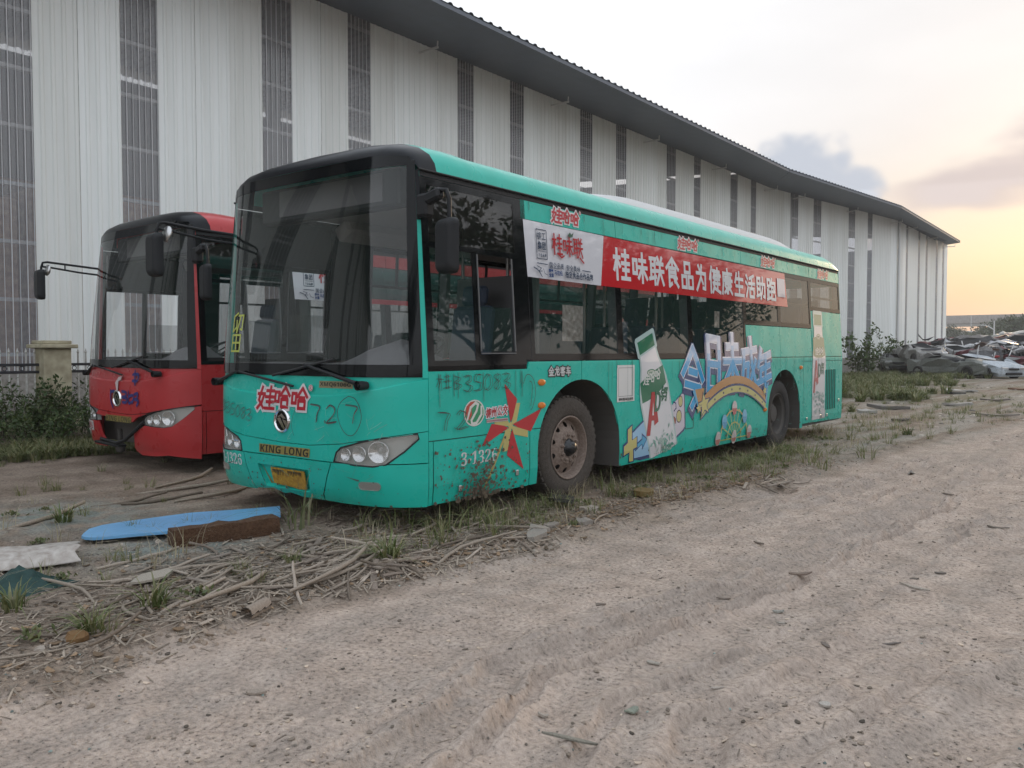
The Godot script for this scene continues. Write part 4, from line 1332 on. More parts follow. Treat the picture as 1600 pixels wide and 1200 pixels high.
const FAT := [[[50, 2, 2, 50], [50, 2, 98, 50], [34, 42, 66, 42], [16, 66, 84, 66, 46, 102]], [[16, 4, 84, 4, 84, 96, 16, 96, 16, 4], [16, 50, 84, 50]], [[20, 22, 80, 22], [0, 50, 100, 50], [50, 0, 50, 100], [42, 60, 6, 92], [58, 60, 94, 92]], [[6, 24, 98, 24], [14, 24, 2, 98], [16, 52, 42, 52, 38, 84], [60, 0, 66, 56, 98, 98], [92, 48, 50, 98]], [[26, 0, 2, 34], [20, 20, 94, 20], [22, 45, 90, 45], [22, 45, 22, 72], [0, 72, 100, 72], [58, 20, 58, 102]]]
func big_title(b: MB) -> void:
	# five fat letters on an arch: a navy shadow, a white rim, a body that runs from pale to blue
	var K := "near"
	var text := "今日未成年"
	var cx := [4.42, 4.98, 5.53, 6.06, 6.57]
	var top := [1.44, 1.575, 1.60, 1.555, 1.44]
	var wid := [0.64, 0.54, 0.62, 0.58, 0.56]
	var hgt := [0.66, 0.66, 0.64, 0.62, 0.58]
	var lean := [0.28, 0.12, 0.0, -0.14, -0.32]
	for pass_ in 3:
		for i in 5:
			for s in FAT[i]:
				var pts := []
				for j in range(0, s.size(), 2):
					var gx: float = (s[j] / 100.0 - 0.5) * wid[i] * 0.82
					var gy: float = s[j + 1] / 100.0 * hgt[i]
					pts.append(Vector2(cx[i] + gx, top[i] - 0.04 - gy - gx * lean[i] * 0.6 + (-0.035 if pass_ == 0 else 0.0)))
				if pass_ == 0:
					stroke(b, K, pts, 0.18, NAVY)
				elif pass_ == 1:
					stroke(b, K, pts, 0.106, Color(0.70, 0.74, 0.80))
				else:
					for m in pts.size() - 1:
						for f in 4:
							var a: Vector2 = (pts[m] as Vector2).lerp(pts[m + 1], f / 4.0)
							var c: Vector2 = (pts[m] as Vector2).lerp(pts[m + 1], (f + 1) / 4.0)
							var t := clampf((1.50 - (a.y + c.y) * 0.5) / 0.36, 0.0, 1.0)
							stroke(b, K, [a, c], 0.078, Color(0.62, 0.64, 0.74).lerp(Color(0.015, 0.34, 0.66), t))
	# ribbon
	var up := []
	var dn := []
	var up2 := []
	var dn2 := []
	for i in 17:
		var t := i / 16.0
		var x := lerpf(4.62, 6.62, t)
		var y := 0.955 - 1.1 * pow(t - 0.5, 2.0)
		up.append(Vector2(x - 0.02, y + 0.10))
		dn.append(Vector2(x, y))
		up2.append(Vector2(x, y - 0.015))
		dn2.append(Vector2(x, y - 0.115))
	var oru := PackedVector2Array(up)
	var ylw := PackedVector2Array(up2)
	for i in range(16, -1, -1):
		oru.append(dn[i])
		ylw.append(dn2[i])
	fill(b, K, poly([4.40, 0.90, 4.47, 0.93, 4.60, 0.72, 4.58, 0.64]), Color(0.10, 0.40, 0.62))
	fill(b, K, poly([6.66, 0.92, 6.72, 0.95, 6.66, 0.66, 6.60, 0.63]), Color(0.10, 0.40, 0.62))
	fill(b, K, poly([4.46, 0.92, 4.70, 0.93, 4.70, 0.70, 4.60, 0.66]), Color(0.48, 0.25, 0.09))
	fill(b, K, oru, Color(0.48, 0.25, 0.09))
	fill(b, K, ylw, Color(0.52, 0.48, 0.17))
	stroke(b, K, up2, 0.022, NAVY)
	stroke(b, K, dn2, 0.018, NAVY)
	for i in range(1, 16, 2):
		var c: Vector2 = (up2[i] + dn2[i]) * 0.5
		fill(b, K, circle(c.x, c.y, 0.018, 0.014, 8), NAVY)
	for st in [[4.70, 0.735, 0.15], [6.58, 0.83, 0.07], [4.56, 0.70, 0.07]]:
		for pass_ in 2:
			var sp := PackedVector2Array()
			for i in 10:
				var a := PI / 2 + TAU * i / 10.0 + 0.2
				var r: float = st[2] * (1.0 if i % 2 == 0 else 0.45) * (1.22 if pass_ == 0 else 1.0)
				sp.append(Vector2(st[0] + cos(a) * r, st[1] + sin(a) * r * 0.9))
			fill(b, K, sp, NAVY if pass_ == 0 else Color(0.56, 0.50, 0.18))
	# a painted big wheel at the foot
	var cw := Color(0.50, 0.36, 0.12)
	for i in 9:
		var a := PI * i / 8.0
		stroke(b, K, [Vector2(5.58, 0.27), Vector2(5.58 + cos(a) * 0.40, maxf(0.235, 0.27 + sin(a) * 0.40))], 0.014, Color(0.40, 0.42, 0.10))
		var a2 := PI * (i + 1) / 8.0
		if i < 8:
			stroke(b, K, [Vector2(5.58 + cos(a) * 0.42, 0.27 + sin(a) * 0.36), Vector2(5.58 + cos(a2) * 0.42, 0.27 + sin(a2) * 0.36)], 0.022, cw)
			stroke(b, K, [Vector2(5.58 + cos(a) * 0.22, 0.27 + sin(a) * 0.20), Vector2(5.58 + cos(a2) * 0.22, 0.27 + sin(a2) * 0.20)], 0.018, Color(0.42, 0.42, 0.14))
	for g in [[5.58, 0.655, 0], [5.28, 0.50, 1], [5.90, 0.53, 1], [5.10, 0.30, 2], [6.06, 0.32, 2], [5.58, 0.285, 2]]:
		var c1: Color = [Color(0.60, 0.52, 0.52), Color(0.12, 0.42, 0.62), Color(0.55, 0.50, 0.50)][g[2]]
		var c2: Color = [Color(0.44, 0.10, 0.10), Color(0.06, 0.30, 0.50), Color(0.42, 0.16, 0.14)][g[2]]
		fill(b, K, circle(g[0], g[1], 0.075, 0.085, 16), c1)
		fill(b, K, poly([g[0] - 0.07, g[1] - 0.01, g[0] + 0.07, g[1] - 0.01, g[0] + 0.04, maxf(0.225, g[1] - 0.09), g[0] - 0.04, maxf(0.225, g[1] - 0.09)]), c2)

func mud(b: MB, k: String, x0: float, y0: float, x1: float, y1: float, count: int, sd: int, big := 0.02) -> void:
	var r := RandomNumberGenerator.new()
	r.seed = sd
	for i in count:
		var gx := clampf((r.randfn(0.5, 0.24)), 0.0, 1.0)
		var gy := pow(r.randf(), 1.8)
		var c := Vector2(lerpf(x0, x1, gx), lerpf(y0, y1, gy))
		var rad := big * pow(r.randf(), 3.0) + 0.0025
		var pts := PackedVector2Array()
		var el := 0.6 + r.randf() * 1.0
		for m in 7:
			var a := TAU * m / 7.0
			pts.append(c + Vector2(cos(a) * el, sin(a)) * rad * (0.6 + 0.7 * r.randf()))
		if Geometry2D.triangulate_polygon(pts).size():
			var sh := 0.7 + 0.5 * r.randf()
			fill(b, k, pts, Color(0.11 * sh, 0.085 * sh, 0.06 * sh))

func scratches(b: MB, k: String, x0: float, y0: float, x1: float, y1: float, count: int, sd: int, c: Color, down: bool) -> void:
	var r := RandomNumberGenerator.new()
	r.seed = sd
	for i in count:
		var p := Vector2(r.randf_range(x0, x1), r.randf_range(y0, y1))
		var a := r.randf() * TAU
		var l := r.randf_range(0.03, 0.16)
		var d := Vector2(cos(a), sin(a) * 0.6) * l
		if down:  # dirty water runs straight down
			p.y = y1 - r.randf() * 0.02
			d = Vector2(r.randfn(0, 0.004), -r.randf_range(0.05, maxf(0.06, y1 - y0)))
		stroke(b, k, [p, p + d * 0.5 + Vector2(r.randfn(0, 0.006), 0), p + d], r.randf_range(0.0012, 0.0032 if not down else 0.008), c * r.randf_range(0.7, 1.2))

func scribble(b: MB, k: String, strokes: Array, u: float, v: float, sx: float, sy: float, w: float, c: Color) -> void:
	for s in strokes:
		var pts := []
		for j in range(0, s.size(), 2):
			pts.append(Vector2(u + s[j] * sx, v - s[j + 1] * sy))
		# smooth the hand-drawn line
		var cv := Curve2D.new()
		for i in pts.size():
			var t: Vector2 = ((pts[mini(i + 1, pts.size() - 1)] as Vector2) - pts[maxi(i - 1, 0)]) * 0.18
			cv.add_point(pts[i], -t, t)
		var fine := []
		for i in (pts.size() - 1) * 4 + 1:
			fine.append(cv.samplef(i / 4.0))
		stroke(b, k, fine, w, c)

var digits := {
	"7": [[0, 0, 8, 1, 6, 5, 5, 10]], "2": [[0, 2, 3, 0, 7, 2, 5, 6, 0, 10, 8, 9]], "0": [[4, 0, 0, 4, 2, 10, 7, 7, 6, 1, 3, 0]],
	"3": [[0, 1, 5, 0, 6, 3, 2, 5, 7, 7, 4, 10, 0, 9]], "5": [[7, 0, 2, 0, 1, 4, 6, 5, 6, 9, 0, 10]], "8": [[5, 0, 1, 2, 6, 6, 3, 10, 1, 7, 6, 3, 5, 0]],
	"B": [[0, 0, 1, 10], [0, 0, 6, 2, 1, 5, 7, 7, 1, 10]], "9": [[7, 3, 3, 5, 1, 2, 5, 0, 7, 3, 5, 10]], "-": [[0, 5, 6, 5]], ".": [[2, 9, 3, 10]],
	"桂": [[2, 0, 3, 10], [0, 3, 5, 3], [2, 4, 0, 8], [7, 2, 11, 1], [9, 0, 9, 9], [6, 5, 12, 4], [6, 9, 12, 8]],
}
func scrawl(b: MB, k: String, text: String, u: float, v: float, s: float, w: float, c: Color, step := 9.5, drop := 0.0) -> void:
	var x := u
	for i in text.length():
		scribble(b, k, digits[text[i]], x, v - i * drop, s, s, w, c)
		x += s * (14.0 if text[i] == "桂" else (4.0 if text[i] == "." else step))

func emblem(bus: Node, u: float, v: float, r: float) -> void:
	var nn := skin_n("front", u, v)
	var t := Transform3D(Basis(Vector3.BACK, nn, nn.cross(Vector3.BACK).normalized() * -1.0), skin("front", u, v))
	t.basis = Basis(Vector3(0, 0, 1), nn, Vector3(0, 0, 1).cross(nn).normalized())
	var mb := MB.new()
	mb.lathe([[r * 1.05, 0.0], [r * 1.0, 0.018], [r * 0.9, 0.022], [r * 0.82, 0.012], [r * 0.80, 0.006]], 32, t, true)
	var e := part("emblem", mb, mats.chrome, bus)
	mb = MB.new()
	mb.disc(t * Transform3D(Basis(), Vector3(0, 0.007, 0)), r * 0.82, 28)
	part("emblem_back", mb, mats.black_gloss, e)
	mb = MB.new()
	var sgn := 1.0 if t.basis.z.y > 0 else -1.0
	for q in [[-0.55, 0.30, 0.05, 0.62, 0.62, 0.20, 0.18, 0.18, -0.05, 0.36], [-0.62, 0.18, -0.18, 0.28, 0.48, -0.62, 0.25, -0.74], [0.12, 0.14, 0.68, 0.02, 0.76, -0.20, 0.58, -0.52]]:
		var p := poly(q)
		var ix := Geometry2D.triangulate_polygon(p)
		for m in range(0, ix.size(), 3):
			var P := []
			for j in 3:
				P.append(t * Vector3(p[ix[m + j]].x * r, 0.012, p[ix[m + j]].y * r * sgn))
			mb.flat(P[0], P[1], P[2], nn)
	part("emblem_mark", mb, mats.chrome, e)

func front_signs(bus: Node, green: bool) -> void:
	var F := "front"
	var b := MB.new()
	ink = 0.003
	# maker's name: black letters on worn gold
	fill(b, F, poly([-0.345, 0.602, 0.31, 0.602, 0.305, 0.533, -0.34, 0.533]), Color(0.24, 0.19, 0.055))
	latin(b, F, "KING LONG", -0.33, 0.537, 0.06, Color(0.008, 0.008, 0.008), "Droid Sans", true, 1.0, 0.06, 0.62)
	part("maker_name", b, mats.print, bus, true)
	emblem(bus, -0.035, 0.805, 0.095)
	b = MB.new()
	ink = 0.003
	var mk := Color(0.05, 0.025, 0.03)
	if green:
		wahaha(b, F, -0.385, 1.085, 0.66, 0.215)
		part("drink_logo", b, mats.print, bus, true)
		b = MB.new()
		ink = -0.009
		fill(b, F, rect(0.40, 1.082, 0.77, 1.135), Color(0.22, 0.19, 0.10))
		latin(b, F, "XMQ6106G", 0.41, 1.089, 0.037, Color(0.01, 0.01, 0.01), "Droid Sans", true, 1.0, 0.0, 0.34)
		part("type_sign", b, mats.print, bus, true)
		b = MB.new()
		ink = 0.006
		latin(b, F, "3-1326", -0.98, 0.40, 0.095, Color(0.62, 0.66, 0.66), "Droid Serif", true, 1.0, 0.0, 0.38)
		part("fleet_number", b, mats.print, bus, true)
		b = MB.new()
		ink = 0.003
		for d in [[0.0, 0.0, mk], [0.008, -0.006, Color(0.14, 0.03, 0.04)]]:
			scrawl(b, F, "7.2", 0.325 + d[0], 0.955 + d[1], 0.0135, 0.0055, d[2], 10.0)
			scrawl(b, F, "桂B35083", -1.06 + d[0], 0.955 + d[1], 0.0095, 0.0035, d[2], 9.0, 0.012)
			scrawl(b, F, "7", 0.73 + d[0], 0.965 + d[1], 0.013, 0.005, d[2])
		scribble(b, F, [[5, 0, 1, 3, 0, 8, 3, 14, 7, 15, 10, 10, 10, 5, 8, 1, 5, 0]], 0.66, 1.025, 0.021, 0.019, 0.005, mk)
		scribble(b, F, [[4, 0, 1, 5, 0, 10, 2, 15]], 0.12, 0.91, 0.013, 0.014, 0.004, mk)
		part("marker_scribble", b, mats.marker, bus, true)
		b = MB.new()
		ink = 0.002
		hanzi(b, F, "留", -0.84, 1.70, 0.20, 0.36, 0.016, Color(0.42, 0.46, 0.10), 1.0, 0.0, 0.15)
		part("paint_pen_character", b, mats.marker, bus, true)
		b = MB.new()
		ink = 0.0075
		mud(b, F, -1.2, 0.205, 1.22, 0.5, 160, 8, 0.008)
		part("mud_spots", b, mats.marker, bus, true)
		b = MB.new()
		ink = 0.0022
		scratches(b, F, -0.6, 0.66, 1.1, 1.0, 46, 21, Color(0.22, 0.50, 0.42), false)
		scratches(b, F, -1.1, 0.24, 1.15, 0.50, 30, 22, Color(0.10, 0.34, 0.28), false)
		part("scratches", b, mats.marker, bus, true)
	else:
		var bl := Color(0.03, 0.035, 0.16)
		for d in [0.0, 0.012]:
			scribble(b, F, [[0, 0, 8, 1, 6, 4, 0, 5, 9, 6, 7, 9, 1, 9], [12, 0, 12, 9, 18, 8], [12, 4, 20, 3, 19, 9], [22, 2, 28, 1, 26, 5, 22, 6, 29, 7, 26, 11], [-20, 0, -20, 8, -16, 14], [-20, 1, -13, 0]], 0.08 + d, 0.90 - d, 0.014, 0.014, 0.02, bl)
			scribble(b, F, [[0, 0, 8, 0, 7, 5, 0, 5], [3, -3, 4, 8]], 0.36, 1.10 - d, 0.016, 0.014, 0.02, bl)
		fill(b, F, poly([-0.06, 0.99, 0.02, 1.06, 0.10, 1.07, 0.08, 1.03, 0.02, 1.01, 0.0, 0.90, -0.03, 0.88]), Color(0.55, 0.45, 0.45))
		part("marker_scribble", b, mats.marker, bus, true)
		b = MB.new()
		ink = 0.006
		fill(b, F, poly([-1.05, 0.52, -0.70, 0.505, -0.70, 0.39, -1.04, 0.40]), Color(0.58, 0.55, 0.55))
		latin(b, F, "1394", -0.97, 0.415, 0.075, Color(0.35, 0.03, 0.04), "Droid Serif", true, 1.0, 0.0, 0.23)
		part("fleet_number", b, mats.print, bus, true)

func side_signs(bus: Node) -> void:
	var K := "near"
	# drink logos on the cant panels
	for u in [1.72, 4.17, 6.62, 8.95]:
		var lb := MB.new()
		ink = 0.003
		wahaha(lb, K, u, 2.66, 0.44 if u < 2 else 0.50, 0.155)
		part("drink_logo", lb, mats.print, bus, true)
	# pinwheel
	var b := MB.new()
	ink = 0.003
	stroke(b, K, [Vector2(0.985, 0.70), Vector2(0.685, 0.232)], 0.026, Color(0.42, 0.34, 0.12))
	var yl := Color(0.46, 0.40, 0.15)
	for q in [[1.04, 0.745, 0.955, 1.095, 1.125, 0.96, 0.45, 0], [1.04, 0.745, 1.475, 0.865, 1.315, 0.675, 0, 0], [1.05, 0.735, 1.215, 0.36, 0.985, 0.50, 0, 0], [1.03, 0.735, 0.665, 0.60, 0.79, 0.775, 0, 0]]:
		var mid := Vector2(q[0], q[1])
		var tip := Vector2(q[2], q[3])
		var sh := Vector2(q[4], q[5])
		var side: Vector2 = (tip - mid).orthogonal().normalized()
		fill(b, K, PackedVector2Array([mid, sh.lerp(mid, 0.15), sh + (sh - tip) * 0.25, mid + (sh - mid) * 0.3 + (sh - tip) * 0.3]), yl)
		fill(b, K, PackedVector2Array([mid + (tip - mid) * 0.06, tip, sh, mid + (sh - mid) * 0.35]), RED)
	fill(b, K, circle(1.035, 0.742, 0.03, 0.03, 12), yl)
	part("pinwheel_print", b, mats.print, bus, true)
	# the operator's mark and name
	b = MB.new()
	ink = 0.003
	fill(b, K, circle(0.575, 0.875, 0.125, 0.105, 28), Color(0.60, 0.58, 0.55))
	for q in [[0.112, 0.094, 0.0, TAU, Color(0.03, 0.25, 0.12)]]:
		fill(b, K, circle(0.575, 0.875, q[0], q[1], 26), q[4])
	fill(b, K, poly([0.47, 0.87, 0.48, 0.93, 0.53, 0.965, 0.60, 0.965, 0.56, 0.94, 0.54, 0.90, 0.545, 0.86, 0.51, 0.82]), Color(0.42, 0.07, 0.05))
	stroke(b, K, [Vector2(0.49, 0.83), Vector2(0.53, 0.92), Vector2(0.59, 0.955), Vector2(0.62, 0.94), Vector2(0.60, 0.89), Vector2(0.54, 0.82), Vector2(0.545, 0.79), Vector2(0.60, 0.795), Vector2(0.66, 0.86), Vector2(0.66, 0.92)], 0.022, Color(0.60, 0.60, 0.57))
	for pass_ in 2:
		hanzi(b, K, "柳州公交", 0.715, 0.905, 0.062, 0.078, 0.026 if pass_ == 0 else 0.010, WHITE if pass_ == 0 else Color(0.38, 0.04, 0.05), 1.14, 0.004, 0.1)
	fill(b, K, rect(0.72, 0.787, 0.995, 0.812), Color(0.50, 0.46, 0.46))
	for i in 22:
		fill(b, K, rect(0.725 + i * 0.0122, 0.792, 0.733 + i * 0.0122, 0.807), Color(0.30, 0.07, 0.08))
	part("operator_sign", b, mats.print, bus, true)
	b = MB.new()
	ink = 0.003
	latin(b, K, "3-1326", 0.415, 0.47, 0.105, Color(0.58, 0.58, 0.57), "Droid Serif", true, 1.0, 0.02, 0.445)
	part("fleet_number", b, mats.print, bus, true)
	b = MB.new()
	ink = 0.003
	for pass_ in 2:
		hanzi(b, K, "金龙客车", 1.575, 1.225, 0.082, 0.085, 0.032 if pass_ == 0 else 0.012, Color(0.008, 0.01, 0.014) if pass_ == 0 else Color(0.5, 0.52, 0.52), 1.08)
	part("maker_sign", b, mats.print, bus, true)
	# marker pen
	b = MB.new()
	ink = 0.004
	var mk := Color(0.07, 0.035, 0.035)
	for d in [[0.0, 0.0], [0.010, -0.005]]:
		scrawl(b, K, "桂", 0.14 + d[0], 1.19 + d[1], 0.012, 0.004, mk)
		scrawl(b, K, "B", 0.33 + d[0], 1.175 + d[1], 0.0105, 0.004, mk)
		scrawl(b, K, "35083", 0.44 + d[0], 1.175 + d[1], 0.0125, 0.0045, mk, 9.5, -0.002)
		scrawl(b, K, "7.2", 0.145 + d[0], 0.905 + d[1], 0.014, 0.005, mk, 11.0)
	scribble(b, K, [[0, 4, 3, 0, 8, 2, 10, 8, 8, 14, 6, 16], [5, 3, 7, 4, 7, 8, 6, 14]], 1.18, 1.165, 0.017, 0.019, 0.006, mk)
	part("marker_scribble", b, mats.marker, bus, true)
	# dried mud thrown up in front of the wheel
	b = MB.new()
	ink = 0.006
	mud(b, K, 0.12, 0.215, 1.25, 0.66, 520, 2, 0.013)
	mud(b, K, 0.35, 0.22, 0.85, 0.52, 520, 5, 0.017)
	part("mud_spots", b, mats.marker, bus, true)
	b = MB.new()
	ink = 0.006
	mud(b, K, 2.82, 0.215, 8.0, 0.34, 240, 12, 0.012)
	mud(b, K, 8.2, 0.27, 10.0, 0.45, 80, 13, 0.012)
	part("mud_spots", b, mats.marker, bus, true)
	b = MB.new()
	ink = 0.0022
	scratches(b, K, 2.2, 0.85, 10.0, 1.27, 46, 31, Color(0.05, 0.22, 0.17), true)
	scratches(b, K, 0.1, 0.95, 1.4, 1.2, 12, 32, Color(0.05, 0.24, 0.19), true)
	scratches(b, K, 1.3, 2.50, 10.0, 2.65, 60, 33, Color(0.05, 0.24, 0.19), true)
	scratches(b, K, 2.9, 0.25, 8.0, 0.9, 40, 34, Color(0.16, 0.42, 0.35), false)
	part("dirt_runs_and_scratches", b, mats.marker, bus, true)
	# notice plate (its square code is left blank)
	b = MB.new()
	ink = 0.004
	fill(b, K, rect(2.74, 0.855, 3.085, 1.222), Color(0.62, 0.62, 0.61))
	outline(b, K, rect(2.77, 0.91, 3.055, 1.195), 0.006, Color(0.25, 0.25, 0.25))
	hanzi(b, K, "柳州客车企合作", 2.775, 0.895, 0.037, 0.03, 0.006, Color(0.05, 0.05, 0.05), 1.08)
	part("notice_plate", b, mats.print, bus, true)
	# the drinks advert
	b = MB.new()
	ink = 0.005
	# white card with bubbles
	fill(b, K, poly([3.10, 0.40, 3.62, 0.62, 4.16, 0.90, 4.22, 0.885, 4.24, 0.50, 4.20, 0.46, 3.60, 0.24, 3.22, 0.225, 3.10, 0.26]), NAVY)
	fill(b, K, poly([3.62, 0.62, 4.15, 0.885, 4.20, 0.87, 4.22, 0.51, 4.18, 0.48, 3.66, 0.27]), Color(0.58, 0.54, 0.60))
	for q in [[4.115, 0.80, 0.045, 0.055, 0.0], [4.08, 0.635, 0.055, 0.062, 0.0], [3.95, 0.59, 0.052, 0.042, 1.0]]:
		fill(b, K, circle(q[0], q[1], q[2] * 1.2, q[3] * 1.2, 18), Color(0.05, 0.03, 0.06))
		fill(b, K, circle(q[0], q[1], q[2], q[3], 18), Color(0.52, 0.48, 0.20) if q[4] < 0.5 else Color(0.32, 0.10, 0.06))
	stroke(b, K, [Vector2(3.95, 0.80), Vector2(4.0, 0.785), Vector2(4.01, 0.73), Vector2(3.96, 0.70)], 0.016, NAVY)
	# light blue board, arrow and plus
	fill(b, K, poly([3.02, 0.53, 3.44, 0.72, 3.48, 0.25, 3.02, 0.24, 2.99, 0.30]), NAVY)
	fill(b, K, poly([3.04, 0.52, 3.42, 0.69, 3.46, 0.27, 3.05, 0.26]), Color(0.30, 0.52, 0.72))
	fill(b, K, poly([3.10, 0.40, 3.24, 0.455, 3.24, 0.51, 3.36, 0.445, 3.25, 0.335, 3.24, 0.39, 3.10, 0.33]), NAVY)
	fill(b, K, poly([3.10, 0.385, 3.25, 0.44, 3.25, 0.485, 3.34, 0.44, 3.26, 0.36, 3.25, 0.40, 3.10, 0.345]), Color(0.06, 0.34, 0.56))
	fill(b, K, poly([2.94, 0.575, 3.05, 0.62, 3.05, 0.46, 3.15, 0.49, 3.15, 0.36, 3.08, 0.345, 3.10, 0.225, 2.99, 0.225, 2.98, 0.32, 2.86, 0.29, 2.86, 0.42, 2.94, 0.45]), NAVY)
	fill(b, K, poly([2.955, 0.565, 3.035, 0.60, 3.035, 0.45, 3.135, 0.48, 3.135, 0.375, 3.06, 0.36, 3.08, 0.235, 3.0, 0.235, 2.99, 0.335, 2.88, 0.31, 2.88, 0.40, 2.955, 0.43]), Color(0.52, 0.47, 0.17))
	bottle(b, 3.74, 0.23, 0.32, 0.60, 1.36, 0.222, 0.535, 0.69, -0.02)
	bottle_text(b, 3.255, 1.125, 0.92, 0.1, 0.03)
	letter_A(b, 3.335, 0.47, 0.26, 0.46)
	var dg := Color(0.012, 0.13, 0.075)
	latin(b, K, "D", 3.50, 0.715, 0.22, dg, "Droid Sans", true, 1.0, 0.12, 0.13)
	hanzi(b, K, "钙", 3.635, 0.985, 0.14, 0.17, 0.022, dg, 1.0, 0.0, 0.2)
	var rr := RandomNumberGenerator.new()
	rr.seed = 31
	for i in 60:  # leaves and drops printed at the foot of the bottle
		var c := Vector2(3.74 + rr.randfn(0.0, 0.13), 0.28 + absf(rr.randfn(0.0, 0.13)))
		if absf(c.x - 3.74 + (c.y - 0.23) * 0.33) > 0.27 or c.y < 0.25 or c.y > 0.6:
			continue
		var a := rr.randf() * TAU
		var l := 0.02 + rr.randf() * 0.03
		var d := Vector2(cos(a), sin(a))
		fill(b, K, PackedVector2Array([c - d * l, c + d.orthogonal() * l * 0.4, c + d * l, c - d.orthogonal() * l * 0.4]), [Color(0.10, 0.32, 0.25), Color(0.40, 0.52, 0.47), Color(0.22, 0.42, 0.36)][i % 3])
	part("bottle_advert", b, mats.film, bus, true)
	b = MB.new()
	ink = 0.005
	big_title(b)
	part("title_advert", b, mats.film, bus, true)
	# the second bottle, at the rear
	b = MB.new()
	ink = 0.005
	bottle(b, 8.86, 0.30, 0.0, 0.60, 1.66, 0.30, 0.60, 0.765, 0.0)
	bottle_text(b, 8.665, 1.43, 0.98, 0.0, 0.0)
	letter_A(b, 8.58, 0.72, 0.24, 0.50)
	latin(b, K, "D", 8.80, 0.95, 0.22, dg, "Droid Sans", true, 1.0, 0.05, 0.12)
	hanzi(b, K, "钙", 8.94, 1.19, 0.13, 0.20, 0.024, dg)
	for i in 40:
		var c := Vector2(8.86 + rr.randfn(0.0, 0.12), 0.36 + rr.randf() * 0.36)
		if absf(c.x - 8.86) > 0.25:
			continue
		var l := 0.02 + rr.randf() * 0.03
		fill(b, K, circle(c.x, c.y, l, l * 0.7, 7), [Color(0.20, 0.36, 0.33), Color(0.42, 0.52, 0.50)][i % 2])
	part("bottle_advert", b, mats.film, bus, true)
	# fuel flap
	b = MB.new()
	ink = 0.004
	outline(b, K, rect(4.24, 0.48, 4.45, 0.67, 0.02), 0.008, Color(0.006, 0.07, 0.055))
	fill(b, K, circle(4.42, 0.575, 0.012, 0.012, 8), Color(0.02, 0.02, 0.02))
	part("fuel_flap_joint", b, mats.print, bus, true)

# ---------------------------------------------------------------- ground
func edge_z(x: float) -> float:  # where the verge meets the dirt road
	return tab([[-8.0, 0.9], [-3.2, 0.80], [-2.4, 0.66], [-1.6, 0.48], [-0.7, 0.64], [0.4, 0.86], [2.0, 0.92], [4.6, 1.15], [8.1, 1.35], [14.0, 2.1], [40.0, 4.0]], x) + nz.get_noise_2d(x * 40.0, 7.0) * 0.10

const RUTS := [[0.55, 0.045, 0.016], [0.78, 0.11, 0.024], [1.02, 0.04, 0.016], [1.30, 0.05, 0.015], [1.55, 0.13, 0.028], [1.86, 0.04, 0.018], [2.12, 0.05, 0.014], [2.42, 0.12, 0.026], [2.78, 0.05, 0.016], [3.2, 0.15, 0.026], [3.9, 0.08, 0.02], [4.6, 0.18, 0.03], [5.6, 0.1, 0.02], [6.6, 0.2, 0.03], [8.2, 0.25, 0.03]]
func gy(x: float, z: float) -> float:
	var far := maxf(absf(x) - 30.0, maxf(z - 25.0, -14.0 - z))
	if far > 12.0:
		return 0.0
	var keep := clampf(1.0 - far / 12.0, 0.0, 1.0)
	var d := z - edge_z(x)
	var h := nz.get_noise_2d(x * 12.0, z * 12.0) * 0.035
	var road := smoothstep(-0.15, 0.35, d)
	var verge := 1.0 - road
	# a low berm pushed up along the road
	h += 0.055 * exp(-pow((d + 0.12) / 0.16, 2.0)) * (0.6 + 0.6 * nz.get_noise_2d(x * 50.0, 90.0)) * clampf(1.2 - absf(x + 1.0) * 0.14, 0.15, 1.0)
	h -= road * 0.03
	# ruts
	for r in RUTS:
		var w: float = d - r[0] - 0.22 * nz2.get_noise_2d(x * 2.5, r[0] * 50.0) - 0.03 * nz.get_noise_2d(x * 45.0, r[0] * 17.0)
		if absf(w) > r[1] * 3.0 + 0.15:
			continue
		var on := clampf(0.6 + nz.get_noise_2d(x * 9.0, r[0] * 31.0) * 1.6, 0.0, 1.0) * road
		var jag := 1.0 + 1.4 * nz.get_noise_2d(x * 120.0, z * 60.0)
		h -= (1.7 if r[1] < 0.09 else 1.15) * r[2] * (1.0 - smoothstep(r[1] * 0.65, r[1], absf(w))) * on
		h += r[2] * (1.2 if r[1] < 0.09 else 0.75) * exp(-pow((absf(w) - r[1] * 1.25) / (0.035 + r[1] * 0.12), 2.0)) * on * jag
		if absf(w) < r[1] * 0.9 and r[1] > 0.08:  # tread marks
			h += 0.006 * on * signf(sin((x + absf(w) * 0.9) * 55.0)) * clampf(0.2 + nz2.get_noise_2d(x * 14.0, r[0] * 9.0) * 2.5, 0, 1)
	h += nz2.get_noise_2d(x * 90.0, z * 90.0) * (0.018 * verge + 0.011 * road)
	var cl := nz2.get_noise_2d(x * 330.0, z * 330.0)
	h += cl * (0.008 * verge + 0.0042 * road)
	var c2 := nz.get_noise_2d(x * 700.0, z * 700.0)
	h += c2 * (0.0035 * verge + 0.0024 * road)
	# the wheels have pressed into the ground
	for wx in [2.0, 7.3]:
		h -= 0.015 * exp(-pow((x - wx) / 0.3, 2.0) - pow((z + 0.2) / 0.3, 2.0))
	return h * keep

